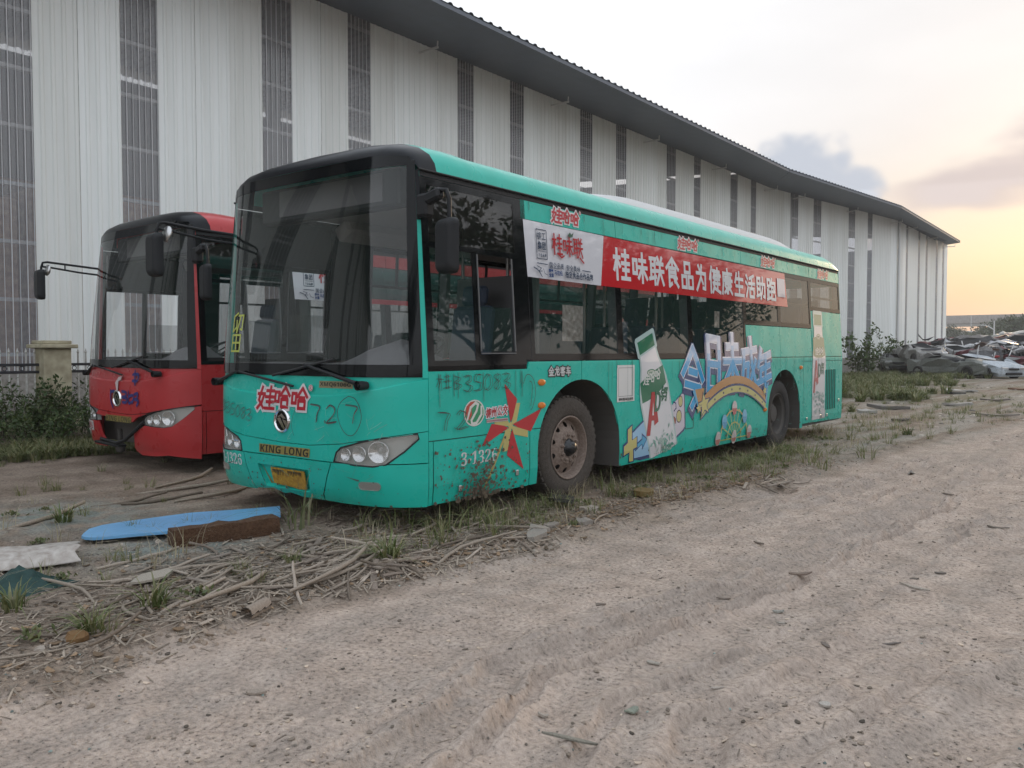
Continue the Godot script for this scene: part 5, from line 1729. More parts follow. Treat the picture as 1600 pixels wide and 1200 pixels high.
func ground_color(x: float, z: float) -> Color:
	var d := z - edge_z(x)
	var road := smoothstep(-0.10, 0.30, d + nz.get_noise_2d(x * 60.0, z * 60.0) * 0.25)
	var n1 := nz.get_noise_2d(x * 7.0 + 300.0, d * 85.0)
	var n2 := nz2.get_noise_2d(x * 60.0, d * 260.0)
	var pale := Color(0.575, 0.488, 0.432)
	var grey := Color(0.485, 0.422, 0.38)
	var c := pale.lerp(grey, clampf(0.45 + n1 * 1.2 + n2 * 0.7, 0, 1))
	var soil := Color(0.29, 0.232, 0.19).lerp(Color(0.41, 0.345, 0.29), clampf(0.5 + n1 + n2 * 0.6, 0, 1))
	c = soil.lerp(c, road)
	# crushed glass and chippings, faintly blue-green
	var t := exp(-pow((x + 1.35) / 0.65, 2.0) - pow((z + 2.9) / 0.75, 2.0)) + 0.9 * exp(-pow((x + 1.35) / 0.55, 2.0) - pow((z + 1.05) / 0.5, 2.0))
	t *= clampf(0.7 + nz2.get_noise_2d(x * 200.0, z * 200.0) * 1.4, 0, 1)
	c = c.lerp(Color(0.28, 0.36, 0.36), clampf(t, 0, 0.75))
	var g2 := smoothstep(3.0, 7.0, x) * (1.0 - road) * clampf(0.5 + n1 * 1.5, 0, 1)
	c = c.lerp(Color(0.43, 0.415, 0.385), g2 * 0.8)
	# oil
	var o := exp(-pow((x + 2.36 - (z - 1.73) * 0.1) / 0.17, 2.0) - pow((z - 1.73 + (x + 2.36) * 0.1) / 0.05, 2.0)) + 0.6 * exp(-pow((x + 0.35) / 0.06, 2.0) - pow((z - 3.02) / 0.03, 2.0)) + 0.6 * exp(-pow((x + 1.0) / 0.05, 2.0) - pow((z - 3.33) / 0.02, 2.0))
	c = c.lerp(Color(0.06, 0.055, 0.055), clampf(o * (0.6 + n2 * 1.2), 0, 0.8))
	if x > 13.0 and z < 1.0:
		var gg := smoothstep(13.0, 22.0, x) * clampf(0.5 + nz.get_noise_2d(x * 8.0, z * 20.0) * 1.5, 0, 1)
		c = c.lerp(Color(0.20, 0.20, 0.12), gg * 0.6)
	return c

func lines(lo: float, hi: float, step: float, to_lo: float, to_hi: float, grow: float) -> Array:
	var out := []
	var p := lo
	while p <= hi:
		out.append(p)
		p += step
	var s := step
	while p < to_hi:
		s *= grow
		p += s
		out.append(p)
	p = lo
	s = step
	while p > to_lo:
		s *= grow
		p -= s
		out.push_front(p)
	return out

func build_ground() -> void:
	var xs := lines(-3.6, 3.0, 0.026, -700.0, 900.0, 1.04)
	var zs := lines(-1.2, 4.0, 0.016, -700.0, 700.0, 1.05)
	var nx := xs.size()
	var n := zs.size()
	var v := PackedVector3Array()
	var c := PackedColorArray()
	var nn := PackedVector3Array()
	v.resize(nx * n)
	c.resize(nx * n)
	nn.resize(nx * n)
	for i in nx:
		for j in n:
			v[i * n + j] = Vector3(xs[i], gy(xs[i], zs[j]), zs[j])
			c[i * n + j] = ground_color(xs[i], zs[j])
	for i in nx:
		for j in n:
			var a := v[mini(i + 1, nx - 1) * n + j] - v[maxi(i - 1, 0) * n + j]
			var b := v[i * n + mini(j + 1, n - 1)] - v[i * n + maxi(j - 1, 0)]
			nn[i * n + j] = b.cross(a).normalized()
	var ix := PackedInt32Array()
	for i in nx - 1:
		for j in n - 1:
			var a := i * n + j
			ix.append_array([a, a + n, a + 1, a + 1, a + n, a + n + 1])
	var arr := []
	arr.resize(Mesh.ARRAY_MAX)
	arr[Mesh.ARRAY_VERTEX] = v
	arr[Mesh.ARRAY_NORMAL] = nn
	arr[Mesh.ARRAY_COLOR] = c
	arr[Mesh.ARRAY_INDEX] = ix
	var am := ArrayMesh.new()
	am.add_surface_from_arrays(Mesh.PRIMITIVE_TRIANGLES, arr)
	# earth: fine grit, crumbs and specks; a second, wider mottling keeps the tile from showing
	var S := 1024
	var D := []
	for q in [[77, FastNoiseLite.TYPE_SIMPLEX, 0.22, 3, 0.6], [5, FastNoiseLite.TYPE_SIMPLEX_SMOOTH, 0.045, 5, 0.62], [9, FastNoiseLite.TYPE_SIMPLEX_SMOOTH, 0.010, 4, 0.55]]:
		var f := FastNoiseLite.new()
		f.seed = q[0]
		f.noise_type = q[1]
		f.frequency = q[2]
		f.fractal_octaves = q[3]
		f.fractal_gain = q[4]
		var im := f.get_seamless_image(S, S)
		im.convert(Image.FORMAT_L8)
		D.append(im.get_data())
	var al := PackedByteArray()
	al.resize(S * S * 3)
	var hh := PackedByteArray()
	hh.resize(S * S)
	var r := RandomNumberGenerator.new()
	r.seed = 3
	for i in S * S:
		var a: float = D[0][i] / 255.0
		var b: float = D[1][i] / 255.0
		var e: float = D[2][i] / 255.0
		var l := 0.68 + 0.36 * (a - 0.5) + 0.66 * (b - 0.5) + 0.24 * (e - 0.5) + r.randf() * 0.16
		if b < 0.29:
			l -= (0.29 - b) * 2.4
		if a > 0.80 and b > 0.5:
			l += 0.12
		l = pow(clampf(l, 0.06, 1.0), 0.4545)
		al[i * 3] = int(l * 255)
		al[i * 3 + 1] = int(clampf(l * (0.985 + 0.03 * (a - 0.5)), 0, 1) * 255)
		al[i * 3 + 2] = int(clampf(l * (0.965 + 0.08 * (a - 0.5)), 0, 1) * 255)
		hh[i] = int(clampf(0.22 * a + 0.50 * b + 0.28 * e, 0, 1) * 255)
	var m := mat("earth", Color(1, 1, 1), 0.97)
	m.vertex_color_use_as_albedo = true
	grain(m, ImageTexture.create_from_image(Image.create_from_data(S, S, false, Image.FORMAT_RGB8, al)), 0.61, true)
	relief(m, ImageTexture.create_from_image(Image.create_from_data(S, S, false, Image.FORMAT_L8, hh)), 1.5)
	m.metallic_specular = 0.25
	m.detail_enabled = true
	m.detail_blend_mode = BaseMaterial3D.BLEND_MODE_MUL
	m.detail_uv_layer = BaseMaterial3D.DETAIL_UV_2
	m.detail_albedo = noise_tex(0.02, Color(0.66, 0.65, 0.64), Color(1, 1, 1), 512, FastNoiseLite.TYPE_SIMPLEX_SMOOTH, 6, 71, 0.12)
	m.uv2_triplanar = true
	m.uv2_world_triplanar = true
	m.uv2_scale = Vector3.ONE * 0.23
	var o := part("ground", am, m, self)
	struct_(o)

# ---------------------------------------------------------------- warehouse
const SHEET := 0.87
func sheet_mesh(h: float, ribs: int, depth: float) -> MB:
	var mb := MB.new()
	var prof := []
	var p := SHEET / ribs
	for i in ribs:
		var x := i * p
		prof.append_array([Vector2(x, 0), Vector2(x + p * 0.52, 0), Vector2(x + p * 0.62, depth), Vector2(x + p * 0.86, depth)])
	prof.append(Vector2(SHEET - p * 0.02, 0))
	for i in prof.size() - 1:
		var a: Vector2 = prof[i]
		var b: Vector2 = prof[i + 1]
		mb.quad(Vector3(a.x, 0, a.y), Vector3(b.x, 0, b.y), Vector3(b.x, h, b.y), Vector3(a.x, h, a.y), Vector3(0, 0, 1))
	return mb

func build_warehouse() -> void:
	var wh := thing("warehouse", "long pale sheet-metal warehouse with dark eaves behind the buses", "warehouse", Vector3.ZERO)
	var y0 := 0.93
	var top := 10.3
	var white := sheet_mesh(top - y0, 4, 0.024).mesh()
	var clear := sheet_mesh(top - y0, 6, 0.020).mesh()
	var rb := MB.new()
	for i in 6:
		var p := SHEET / 6.0
		rb.bx(Vector3(i * p + p * 0.74, (top - y0) * 0.5, 0.021), Vector3(0.010 if i % 2 else 0.018, top - y0, 0.008))
	var rib_mesh := rb.mesh()
	var a9 := deg_to_rad(9.0)
	var left_strips := []
	for w in [-45.0, -42.4, -38.1, -35.5, -31.3, -28.7, -24.4, -21.8, -17.6, -15.0, -10.7, -8.1, -4.75, -2.2, 1.88]:
		left_strips.append([w + 48.0, w + 48.82])
	var segs := [
		[Vector2(-48.0, -13.0), 0.0, 88.5, left_strips + [[52.43, 53.25], [55.9, 56.77], [58.58, 59.38], [62.93, 63.68], [65.53, 66.27], [69.72, 70.55], [72.28, 73.07], [76.51, 77.35], [79.18, 79.85], [83.25, 84.11], [85.84, 86.53]]],
		[Vector2(40.5, -13.0), a9, 16.65, [[2.24, 3.11], [4.91, 5.85], [9.42, 10.30], [12.12, 12.78]]],
		[Vector2(56.945, -10.395), 0.0, 16.6, [[0.17, 0.87], [2.48, 3.03], [6.12, 6.72], [8.60, 9.25], [12.17, 12.88], [14.57, 15.31]]]]
	var eave := [Vector3(-48.0, 9.98, -10.0), Vector3(35.2, 9.88, -10.0), Vector3(50.0, 10.0, -8.5), Vector3(68.2, 9.78, -8.5)]
	var wobble := RandomNumberGenerator.new()
	wobble.seed = 9
	for si in segs.size():
		var sg = segs[si]
		var dir := Vector3(cos(sg[1]), 0, sin(sg[1]))
		var out := Vector3(-sin(sg[1]), 0, cos(sg[1]))
		var o0 := Vector3(sg[0].x, 0, sg[0].y)
		var bas := Basis(dir, Vector3.UP, dir.cross(Vector3.UP))
		if bas.z.dot(out) < 0:
			bas.z = out
		var spans := []
		var at := 0.0
		for s in sg[3]:
			if s[0] - at > 0.05:
				spans.append([at, s[0], false])
			spans.append([s[0], s[1], true])
			at = s[1]
		if sg[2] - at > 0.05:
			spans.append([at, sg[2], false])
		for sp in spans:
			var w: float = sp[1] - sp[0]
			var cnt := 1 if sp[2] else maxi(1, roundi(w / SHEET))
			for i in cnt:
				var x: float = sp[0] + w * i / cnt
				var sh := MeshInstance3D.new()
				sh.name = "clear_sheet" if sp[2] else "wall_sheet"
				sh.mesh = clear if sp[2] else white
				sh.material_override = mats.clear_sheet if sp[2] else [mats.white_sheet, mats.white_sheet_worn, mats.white_sheet_new][wobble.randi() % 3]
				wh.add_child(sh, true)
				var lap := 0.003 * (i % 2) + (0.004 if sp[2] else 0.0)
				if sp[2]:
					var cr := MeshInstance3D.new()
					cr.name = "ribs"
					cr.mesh = rib_mesh
					cr.material_override = mats.clear_rib
					sh.add_child(cr, true)
				sh.transform = Transform3D(Basis(dir * (w / cnt / SHEET), Vector3.UP, out), o0 + dir * x + Vector3(0, y0, 0) + out * (lap + wobble.randf() * 0.002))
		# girts, plinth
		for y in [1.3, 2.35, 3.45, 4.55, 5.65, 6.75, 7.85, 8.95, 10.05]:
			var g := MB.new()
			g.box(Transform3D(Basis(dir, Vector3.UP, out), o0 + dir * sg[2] * 0.5 + Vector3(0, y, 0) - out * 0.06), Vector3(sg[2], 0.07, 0.09))
			part("girt", g, mats.girt, wh)
		var pl := MB.new()
		pl.box(Transform3D(Basis(dir, Vector3.UP, out), o0 + dir * sg[2] * 0.5 + Vector3(0, 0.44, 0) - out * 0.09), Vector3(sg[2] + 0.02, 1.0, 0.24))
		part("plinth", pl, mats.concrete, wh)
		# ridge-and-furrow roof sheet over a deep overhang; its edge runs on a line of its own
		var e0 := o0 + Vector3(0, top, 0)
		var e1: Vector3 = e0 + dir * sg[2]
		var r0: Vector3 = eave[si]
		var r1: Vector3 = eave[si + 1]
		var cnt2 := int(sg[2] / 0.42)
		var rm := MB.new()
		var back := -out * 16.0 + Vector3(0, 2.0, 0)
		for i in cnt2:
			for f in [[0.0, 0.0, 0.55, 0.0], [0.55, 0.0, 0.68, 0.05], [0.68, 0.05, 0.87, 0.05], [0.87, 0.05, 1.0, 0.0]]:
				var t0: float = (i + f[0]) / cnt2
				var t1: float = (i + f[2]) / cnt2
				var u0 := Vector3(0, f[1] + 0.12, 0)
				var u1 := Vector3(0, f[3] + 0.12, 0)
				rm.quad(e0.lerp(e1, t0) + back + u0, e0.lerp(e1, t1) + back + u1, r0.lerp(r1, t1) + u1, r0.lerp(r1, t0) + u0, Vector3.UP)
		part("roof", rm, mats.roof_sheet, wh)
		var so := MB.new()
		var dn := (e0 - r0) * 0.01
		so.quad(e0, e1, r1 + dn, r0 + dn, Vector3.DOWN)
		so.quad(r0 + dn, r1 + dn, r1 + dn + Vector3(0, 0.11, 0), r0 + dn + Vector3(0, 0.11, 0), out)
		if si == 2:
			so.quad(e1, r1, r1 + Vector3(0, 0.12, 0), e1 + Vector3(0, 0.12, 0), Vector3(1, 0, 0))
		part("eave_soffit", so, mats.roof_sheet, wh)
		# eave struts
		var bx := 1.87 if si == 0 else 2.5
		while bx < sg[2]:
			var br := MB.new()
			var p := e0 + dir * bx
			br.bar(p + Vector3(0, -0.28, 0) - out * 0.02, p + Vector3(0, -0.28, 0) + out * 0.75, 0.05, 0.05)
			br.bar(p + Vector3(0, -0.28, 0) + out * 0.72, p + Vector3(0, -0.09, 0) + out * 0.74, 0.03, 0.03)
			part("eave_strut", br, mats.bracket, wh)
			bx += 6.6
	# downpipe at the corner, the gable end and the inside
	var dp := MB.new()
	dp.tube([Vector3(57.0, 10.2, -10.2), Vector3(57.0, 9.9, -10.25), Vector3(57.0, 0.0, -10.25)], 0.07, 8)
	part("downpipe", dp, mats.bracket, wh)
	var gb := MB.new()
	gb.quad(Vector3(73.55, 0, -10.4), Vector3(73.55, 0, -43), Vector3(73.55, 10.3, -43), Vector3(73.55, 10.3, -10.4), Vector3(1, 0, 0))
	gb.quad(Vector3(-48.0, 0, -13.0), Vector3(-48.0, 0, -43), Vector3(-48.0, 10.3, -43), Vector3(-48.0, 10.3, -13.0), Vector3(-1, 0, 0))
	gb.quad(Vector3(-48.0, 12.25, -29), Vector3(73.5, 12.25, -29), Vector3(73.5, 10.3, -43), Vector3(-48.0, 10.3, -43), Vector3(0, 1, 0))
	part("rear_roof_and_gables", gb, mats.roof_sheet, wh)
	gb = MB.new()
	gb.quad(Vector3(-48.0, 12.24, -26.4), Vector3(73.5, 12.24, -26.4), Vector3(73.5, 12.24, -29), Vector3(-48.0, 12.24, -29), Vector3(0, 1, 0))
	part("added_ridge_skylight", gb, mats.added_skylight, wh)  # unseen strip along the ridge, added to brighten the inside
	gb = MB.new()
	gb.bx(Vector3(12.75, 2.75, -43), Vector3(121.5, 5.5, 0.2))
	gb.bx(Vector3(12.75, 9.7, -43), Vector3(121.5, 1.4, 0.2))
	part("back_wall", gb, mats.inner_brown, wh)
	gb = MB.new()
	gb.bx(Vector3(12.75, 0.05, -28), Vector3(121.5, 0.08, 29.5))
	part("concrete_floor", gb, mats.concrete, wh)
	# pallets of brown board stacked just inside the left bays
	for q in [[-3.0, 3.9], [1.0, 4.3], [4.6, 4.55], [8.6, 3.2], [13.0, 3.6], [19.0, 2.8], [26.0, 3.2], [33.0, 3.0]]:
		gb = MB.new()
		gb.bx(Vector3(q[0], q[1] * 0.5 + 0.1, -14.6), Vector3(3.4, q[1], 1.6), 0.03)
		part("board_stack", gb, mats.inner_brown, wh)
	for x in range(-47, 74, 7):
		gb = MB.new()
		gb.bx(Vector3(x, 5.2, -14.1 if x < 40 else -13.2), Vector3(0.25, 10.2, 0.3))
		part("column", gb, mats.girt, wh)

# ---------------------------------------------------------------- boundary fence
func build_fence() -> void:
	var z := -10.4
	var spots := [-6.0, 1.85, 9.7, 17.5]
	for i in spots.size():
		var x: float = spots[i]
		var o := thing("fence_pillar", ["cream fence pillar off to the left of the red bus", "stained cream fence pillar with flat cap left of the red bus", "cream fence pillar behind the red bus", "cream fence pillar behind the green bus"][i], "pillar", Vector3(x, 0, z), 0.0, "pillars of the boundary fence")
		var mb := MB.new()
		mb.bx(Vector3(0, 0.70, 0), Vector3(0.44, 1.44, 0.40), 0.012)
		part("shaft", mb, mats.pillar_paint, o)
		mb = MB.new()
		mb.bx(Vector3(0, 1.445, 0), Vector3(0.60, 0.065, 0.56), 0.012)
		mb.bx(Vector3(-0.01, 1.51, 0), Vector3(0.46, 0.06, 0.44), 0.01)
		part("cap", mb, mats.pillar_paint, o)
	for i in spots.size():
		var x0: float = spots[i] + 0.22
		var x1: float = (spots[i + 1] if i + 1 < spots.size() else 26.0) - 0.22
		var o := thing("picket_fence", ["white picket fence with black rails left of the cream pillar", "white picket fence with black rails right of the cream pillar", "white picket fence with black rails behind the red bus", "white picket fence with black rails behind the green bus"][i], "fence", Vector3(x0, 0, z), 0.0, "fence sections")
		for y in [1.14, 1.02, 0.28]:
			var mb := MB.new()
			mb.bx(Vector3((x1 - x0) * 0.5, y, 0), Vector3(x1 - x0, 0.045, 0.04), 0.004)
			part("rail", mb, mats.fence_black, o)
		var base := MB.new()
		base.bx(Vector3((x1 - x0) * 0.5, 0.10, 0), Vector3(x1 - x0, 0.3, 0.24), 0.01)
		part("fence_footing", base, mats.pillar_paint, o)
		var pk := MB.new()
		pk.bx(Vector3(0, 0.74, 0), Vector3(0.024, 1.16, 0.024), 0.003)
		pk.lathe([[0.0, 0.0], [0.012, 0.0], [0.022, 0.03], [0.0, 0.10]], 6, Transform3D(Basis(), Vector3(0, 1.32, 0)))
		var pm := pk.mesh()
		var n := int((x1 - x0) / 0.128)
		for j in n:
			var p := MeshInstance3D.new()
			p.name = "picket"
			p.mesh = pm
			p.material_override = mats.fence_white
			o.add_child(p, true)
			p.position = Vector3((j + 0.5) * (x1 - x0) / n, 0, 0.0)
		for j in range(0, n - 1, 2):
			var rg := MB.new()
			rg.lathe([[0.035, -0.006], [0.042, 0.0], [0.035, 0.006], [0.028, 0.0], [0.035, -0.006]], 10, Transform3D(Basis(Vector3.RIGHT, PI / 2), Vector3((j + 1.0) * (x1 - x0) / n, 1.08, 0)))
			if x0 + j * 0.128 < 4.0:
				part("ring_ornament", rg, mats.fence_black, o)

# ---------------------------------------------------------------- plants
func leaf(mb: MB, p: Vector3, d: Vector3, s: float, c: Color, r: RandomNumberGenerator) -> void:
	var up := Vector3(r.randfn(0, 0.5), 1, r.randfn(0, 0.5)).normalized()
	var w := d.cross(up).normalized()
	if w.length() < 0.5:
		w = Vector3.RIGHT
	var nn := w.cross(d).normalized()
	mb.col = c * (0.65 + 0.7 * r.randf())
	mb.col.r *= 0.85 + 0.45 * r.randf()
	var mid := p + d * s * 0.5 - nn * s * 0.08
	var tip := p + d * s
	mb.flat(p, mid + w * s * 0.28 + nn * s * 0.1, tip, nn)
	mb.flat(p, tip, mid - w * s * 0.28 + nn * s * 0.1, nn)

func rnd_dir(r: RandomNumberGenerator) -> Vector3:
	var z := r.randf_range(-1, 1)
	var a := r.randf() * TAU
	var q := sqrt(1 - z * z)
	return Vector3(cos(a) * q, z, sin(a) * q)

func make_shrub(label: String, sd: int, w: float, h: float, stems: int, per: int, ls: float, c: Color, group: String) -> Node3D:
	var r := RandomNumberGenerator.new()
	r.seed = sd
	var o := thing("shrub", label, "shrub", Vector3.ZERO, 0.0, group)
	var st := MB.new()
	var lv := MB.new()
	for i in stems:
		var a := r.randf() * TAU
		var rad := sqrt(r.randf()) * w * 0.5
		var b := Vector3(cos(a) * rad * 0.6, -0.03, sin(a) * rad * 0.6)
		var hh := h * (0.55 + 0.5 * r.randf()) * (1.0 - 0.35 * rad / (w * 0.5))
		var lean := Vector3(cos(a) * rad * 0.7 + r.randfn(0, 0.08), hh, sin(a) * rad * 0.7 + r.randfn(0, 0.08))
		var pts := []
		for k in 5:
			var f := k / 4.0
			pts.append(b + Vector3(lean.x * f * f, lean.y * f, lean.z * f * f) + Vector3(r.randfn(0, 0.012), 0, r.randfn(0, 0.012)))
		st.tube(pts, [0.009, 0.007, 0.006, 0.004, 0.002], 4, false)
		for k in per:
			var f := 0.12 + 0.88 * pow(r.randf(), 0.8)
			var i0 := mini(3, int(f * 4))
			var p: Vector3 = (pts[i0] as Vector3).lerp(pts[i0 + 1], f * 4 - i0)
			var d := (rnd_dir(r) + Vector3(0, 0.25, 0)).normalized()
			p += d * r.randf() * 0.16 * (1.0 - 0.5 * f)
			leaf(lv, p, d, ls * (0.6 + 0.8 * r.randf()), c, r)
	part("stems", st, mats.bark, o)
	part("foliage", lv, mats.leaf_mid, o, true)
	return o

func make_tree(label: String, sd: int, h: float, cr: float, clumps: int, per: int, ls: float, c: Color, group: String) -> Node3D:
	var r := RandomNumberGenerator.new()
	r.seed = sd
	var o := thing("leafy_tree", label, "tree", Vector3.ZERO, 0.0, group)
	var tr := MB.new()
	var lv := MB.new()
	var th := h * 0.36
	tr.tube([Vector3(0, -0.1, 0), Vector3(0.05, th * 0.5, 0.03), Vector3(-0.04, th, 0.05), Vector3(0.05, h * 0.7, 0)], [0.24, 0.19, 0.15, 0.05], 8)
	for i in clumps:
		var d := rnd_dir(r)
		d.y = absf(d.y) * 1.1 - 0.35
		var k := pow(r.randf(), 0.45)
		var c0 := Vector3(d.x * cr * k, h * 0.60 + d.y * h * 0.38 * k, d.z * cr * k)
		if r.randf() < 0.5:
			var b0 := Vector3(0, th * (0.8 + 0.5 * r.randf()), 0)
			tr.tube([b0, b0.lerp(c0, 0.5) + Vector3(0, -0.15, 0), c0], [0.07, 0.045, 0.015], 5, false)
		var rc := cr * (0.16 + 0.20 * r.randf())
		for j in per:
			var e := rnd_dir(r)
			var p := c0 + e * Vector3(1, 0.7, 1) * rc * pow(r.randf(), 0.5)
			leaf(lv, p, (e + Vector3(0, -0.2, 0) + rnd_dir(r) * 0.6).normalized(), ls * (0.6 + 0.7 * r.randf()), c, r)
	part("trunk", tr, mats.bark, o)
	part("crown", lv, mats.leaf_dark, o, true)
	return o

func tuft_mesh(sd: int, blades: int, h: float, spread: float, green: Color, dry: Color, dryness: float, bw := 0.007) -> ArrayMesh:
	var r := RandomNumberGenerator.new()
	r.seed = sd
	var mb := MB.new()
	for i in blades:
		var a := r.randf() * TAU
		var b := Vector3(cos(a), 0, sin(a)) * spread * 0.35 * sqrt(r.randf())
		var out := Vector3(cos(a + r.randfn(0, 0.6)), 0, sin(a + r.randfn(0, 0.6)))
		var l := h * (0.45 + 0.65 * r.randf())
		var bend := spread * (0.3 + 1.0 * r.randf()) * (2.0 if r.randf() < 0.15 else 1.0)
		var side := Vector3(-out.z, 0, out.x)
		var c := green.lerp(dry, clampf(r.randfn(dryness, 0.3), 0, 1)) * (0.75 + 0.5 * r.randf())
		var prev := b - Vector3(0, 0.01, 0)
		var pw := bw * (0.7 + 0.6 * r.randf())
		for k in 4:
			var f := (k + 1) / 4.0
			var p := b + Vector3(0, l * (f - 0.42 * f * f * f * clampf(bend / h * 1.6, 0, 1.6)), 0) + out * bend * f * f
			var w1 := pw * (1.0 - f * 0.96)
			var w0 := pw * (1.0 - (k / 4.0) * 0.96)
			mb.col = c
			var nn := side.cross(p - prev).normalized()
			mb.flat(prev - side * w0, prev + side * w0, p + side * w1, nn)
			if k < 3:
				mb.flat(prev - side * w0, p + side * w1, p - side * w1, nn)
			prev = p
	return mb.mesh(true)

func scatter(called: String, m: Mesh, material: Material, places: Array, label: String, category: String, tints := []) -> void:
	var mm := MultiMesh.new()
	mm.transform_format = MultiMesh.TRANSFORM_3D
	mm.use_colors = tints.size() > 0
	mm.mesh = m
	mm.instance_count = places.size()
	for i in places.size():
		mm.set_instance_transform(i, places[i])
		if tints.size():
			mm.set_instance_color(i, tints[i])
	var o := MultiMeshInstance3D.new()
	o.name = numbered(called)
	o.multimesh = mm
	o.material_override = material
	add_child(o)
	stuff(o, label, category)

func build_plants() -> void:
	var G := Color(0.085, 0.115, 0.035)
	var D := Color(0.25, 0.21, 0.12)
	# --- shrubs along the fence, left of the red bus
	var cm: Color = mats.leaf_mid_c
	var a := make_shrub("dark green shrub at the foot of the cream fence pillar", 41, 1.5, 1.05, 30, 85, 0.062, cm, "shrubs along the fence")
	a.position = Vector3(1.75, 0, -9.55)
	var b := make_shrub("rounded green shrub at the left edge, before the picket fence", 42, 1.6, 0.95, 30, 85, 0.058, cm * 1.1, "shrubs along the fence")
	b.position = Vector3(0.15, 0, -9.5)
	var c := make_shrub("low shrub just left of the red bus front", 43, 1.3, 0.8, 24, 85, 0.055, cm * 1.2, "shrubs along the fence")
	c.position = Vector3(2.0, 0, -8.3)
	var k := 0
	for q in [[-1.3, -9.6, 1.1, "a"], [-2.8, -9.5, 1.0, "b"], [-4.3, -9.4, 1.1, "a"], [3.2, -9.5, 1.05, "b"], [4.8, -9.5, 1.0, "a"], [6.5, -9.6, 1.0, "b"], [0.9, -8.6, 0.95, "c"], [-0.3, -8.4, 0.9, "c"], [-1.6, -8.6, 0.9, "c"], [1.1, -9.9, 1.15, "a"], [2.75, -8.9, 1.0, "a"], [3.5, -8.2, 1.0, "c"]]:
		var src: Node3D = {"a": a, "b": b, "c": c}[q[3]]
		copy(src, Vector3(q[0], 0, q[1]), k * 1.7 + 0.6, ["tall shrub off the left edge by the fence", "shrub farther off the left edge by the fence", "last shrub off the left edge by the fence", "shrub behind the red bus front", "shrub behind the red bus windscreen", "shrub behind the red bus door", "low shrub in the middle of the thicket by the fence", "low shrub in front of the thicket at the left edge", "low shrub off the left edge before the fence", "bushy shrub touching the pickets left of the pillar", "shrub between pillar and red bus", "low shrub beside the red bus front corner"][k], q[2])
		k += 1
	# --- weeds by the far warehouse end
	var w1 := make_shrub("tall leafy weed against the warehouse behind the green bus rear", 51, 1.6, 2.6, 16, 60, 0.16, cm * 1.3, "weeds by the warehouse wall")
	w1.position = Vector3(30.5, 0, -8.6)
	k = 0
	for q in [[33.0, -8.9, 1.0], [27.5, -8.3, 0.9], [42.5, -8.6, 1.25], [49.0, -9.0, 1.15], [36.0, -9.6, 0.9], [38.5, -9.3, 0.8]]:
		copy(w1, Vector3(q[0], 0, q[1]), k * 2.1, ["bushy weed just right of the green bus rear", "weed half hidden behind the green bus rear", "tall weed above the silver wreck", "weed behind the grey wreck by the wall end", "weed along the warehouse plinth", "short weed along the warehouse plinth"][k], q[2])
		k += 1
	# --- grass tufts one can tell apart round the green bus
	var kinds := []
	kinds.append(tuft_mesh(1, 24, 0.33, 0.26, G * 1.15, D, 0.36, 0.0048))
	kinds.append(tuft_mesh(2, 14, 0.46, 0.34, G * 1.35, D, 0.3, 0.0065))
	kinds.append(tuft_mesh(3, 46, 0.22, 0.18, G * 1.1, D, 0.35))
	kinds.append(tuft_mesh(4, 12, 0.62, 0.42, Color(0.16, 0.19, 0.10), D, 0.3, 0.011))
	var spots := [[-0.42, -0.95, 3, 0.85, "long pale reed tuft before the number plate"], [-0.30, -1.1, 1, 0.9, "tall grass tuft behind the rusty beam"], [-0.19, -0.50, 1, 0.8, "grass tuft under the bumper's left part"], [-0.05, -0.20, 1, 1.05, "tall arching grass tuft under the bumper middle"], [-0.02, 0.14, 0, 0.9, "grass tuft below the fog light"], [0.18, 0.10, 1, 0.9, "grass tuft under the bumper corner"], [0.40, 0.16, 1, 0.85, "grass tuft beneath the service hatch"], [0.62, 0.2, 0, 1.0, "thick grass tuft beneath the service hatch"], [-0.68, 0.36, 2, 1.2, "green tuft among the stalks before the bumper"], [-0.80, 0.45, 2, 1.0, "low green tuft in the stalk heap"], [-0.10, 0.30, 0, 0.9, "spreading tuft below the bumper corner"], [0.30, 0.42, 0, 0.85, "tuft at the heap's end near the wheel"], [0.95, 0.15, 1, 0.7, "thin tuft in front of the front wheel"], [1.2, 0.05, 0, 0.7, "small tuft touching the front tyre"], [2.50, 0.10, 0, 0.8, "tuft right behind the front tyre"], [2.62, -0.05, 1, 0.8, "arching tuft behind the front wheel arch"], [3.55, 0.02, 0, 0.8, "tuft under the bottle advert"], [4.05, 0.0, 0, 0.95, "tuft under the white card of the advert"], [4.35, 0.1, 1, 0.75, "tuft under the big wheel print"], [4.9, -0.1, 0, 0.9, "tuft under the lettering advert"], [6.35, 0.75, 1, 0.9, "bushy tuft out before the rear wheel"], [5.75, 0.9, 0, 1.1, "dense tuft on the gravel before the rear wheel"], [5.35, 1.2, 0, 1.0, "dense tuft nearest the road before the rear wheel"], [6.8, 1.28, 1, 1.0, "lone tall tuft right of the rear wheel by the road"], [6.45, -0.1, 0, 0.8, "tuft touching the rear tyre"], [-1.46, -2.49, 2, 1.0, "pale tuft on the bluish gravel at left"], [-1.2, -2.7, 0, 0.6, "small tuft behind the bluish gravel tuft"], [-2.11, 0.05, 2, 1.1, "dull green tuft left of the stalk heap"], [-2.52, 0.22, 2, 0.9, "dry tuft at the left edge of the stalks"], [-2.62, -0.42, 2, 1.0, "green tuft at the left picture edge"], [-0.95, -1.55, 0, 0.55, "small tuft growing over the blue panel"], [-0.80, -1.50, 0, 0.5, "second small tuft growing over the blue panel"], [-1.75, -0.9, 0, 0.7, "thin tuft beside the white curled sheet"], [8.8, 0.5, 0, 0.9, "tuft beside the green bus rear panel"], [10.2, 1.0, 2, 1.2, "low tuft behind the green bus rear corner"]]
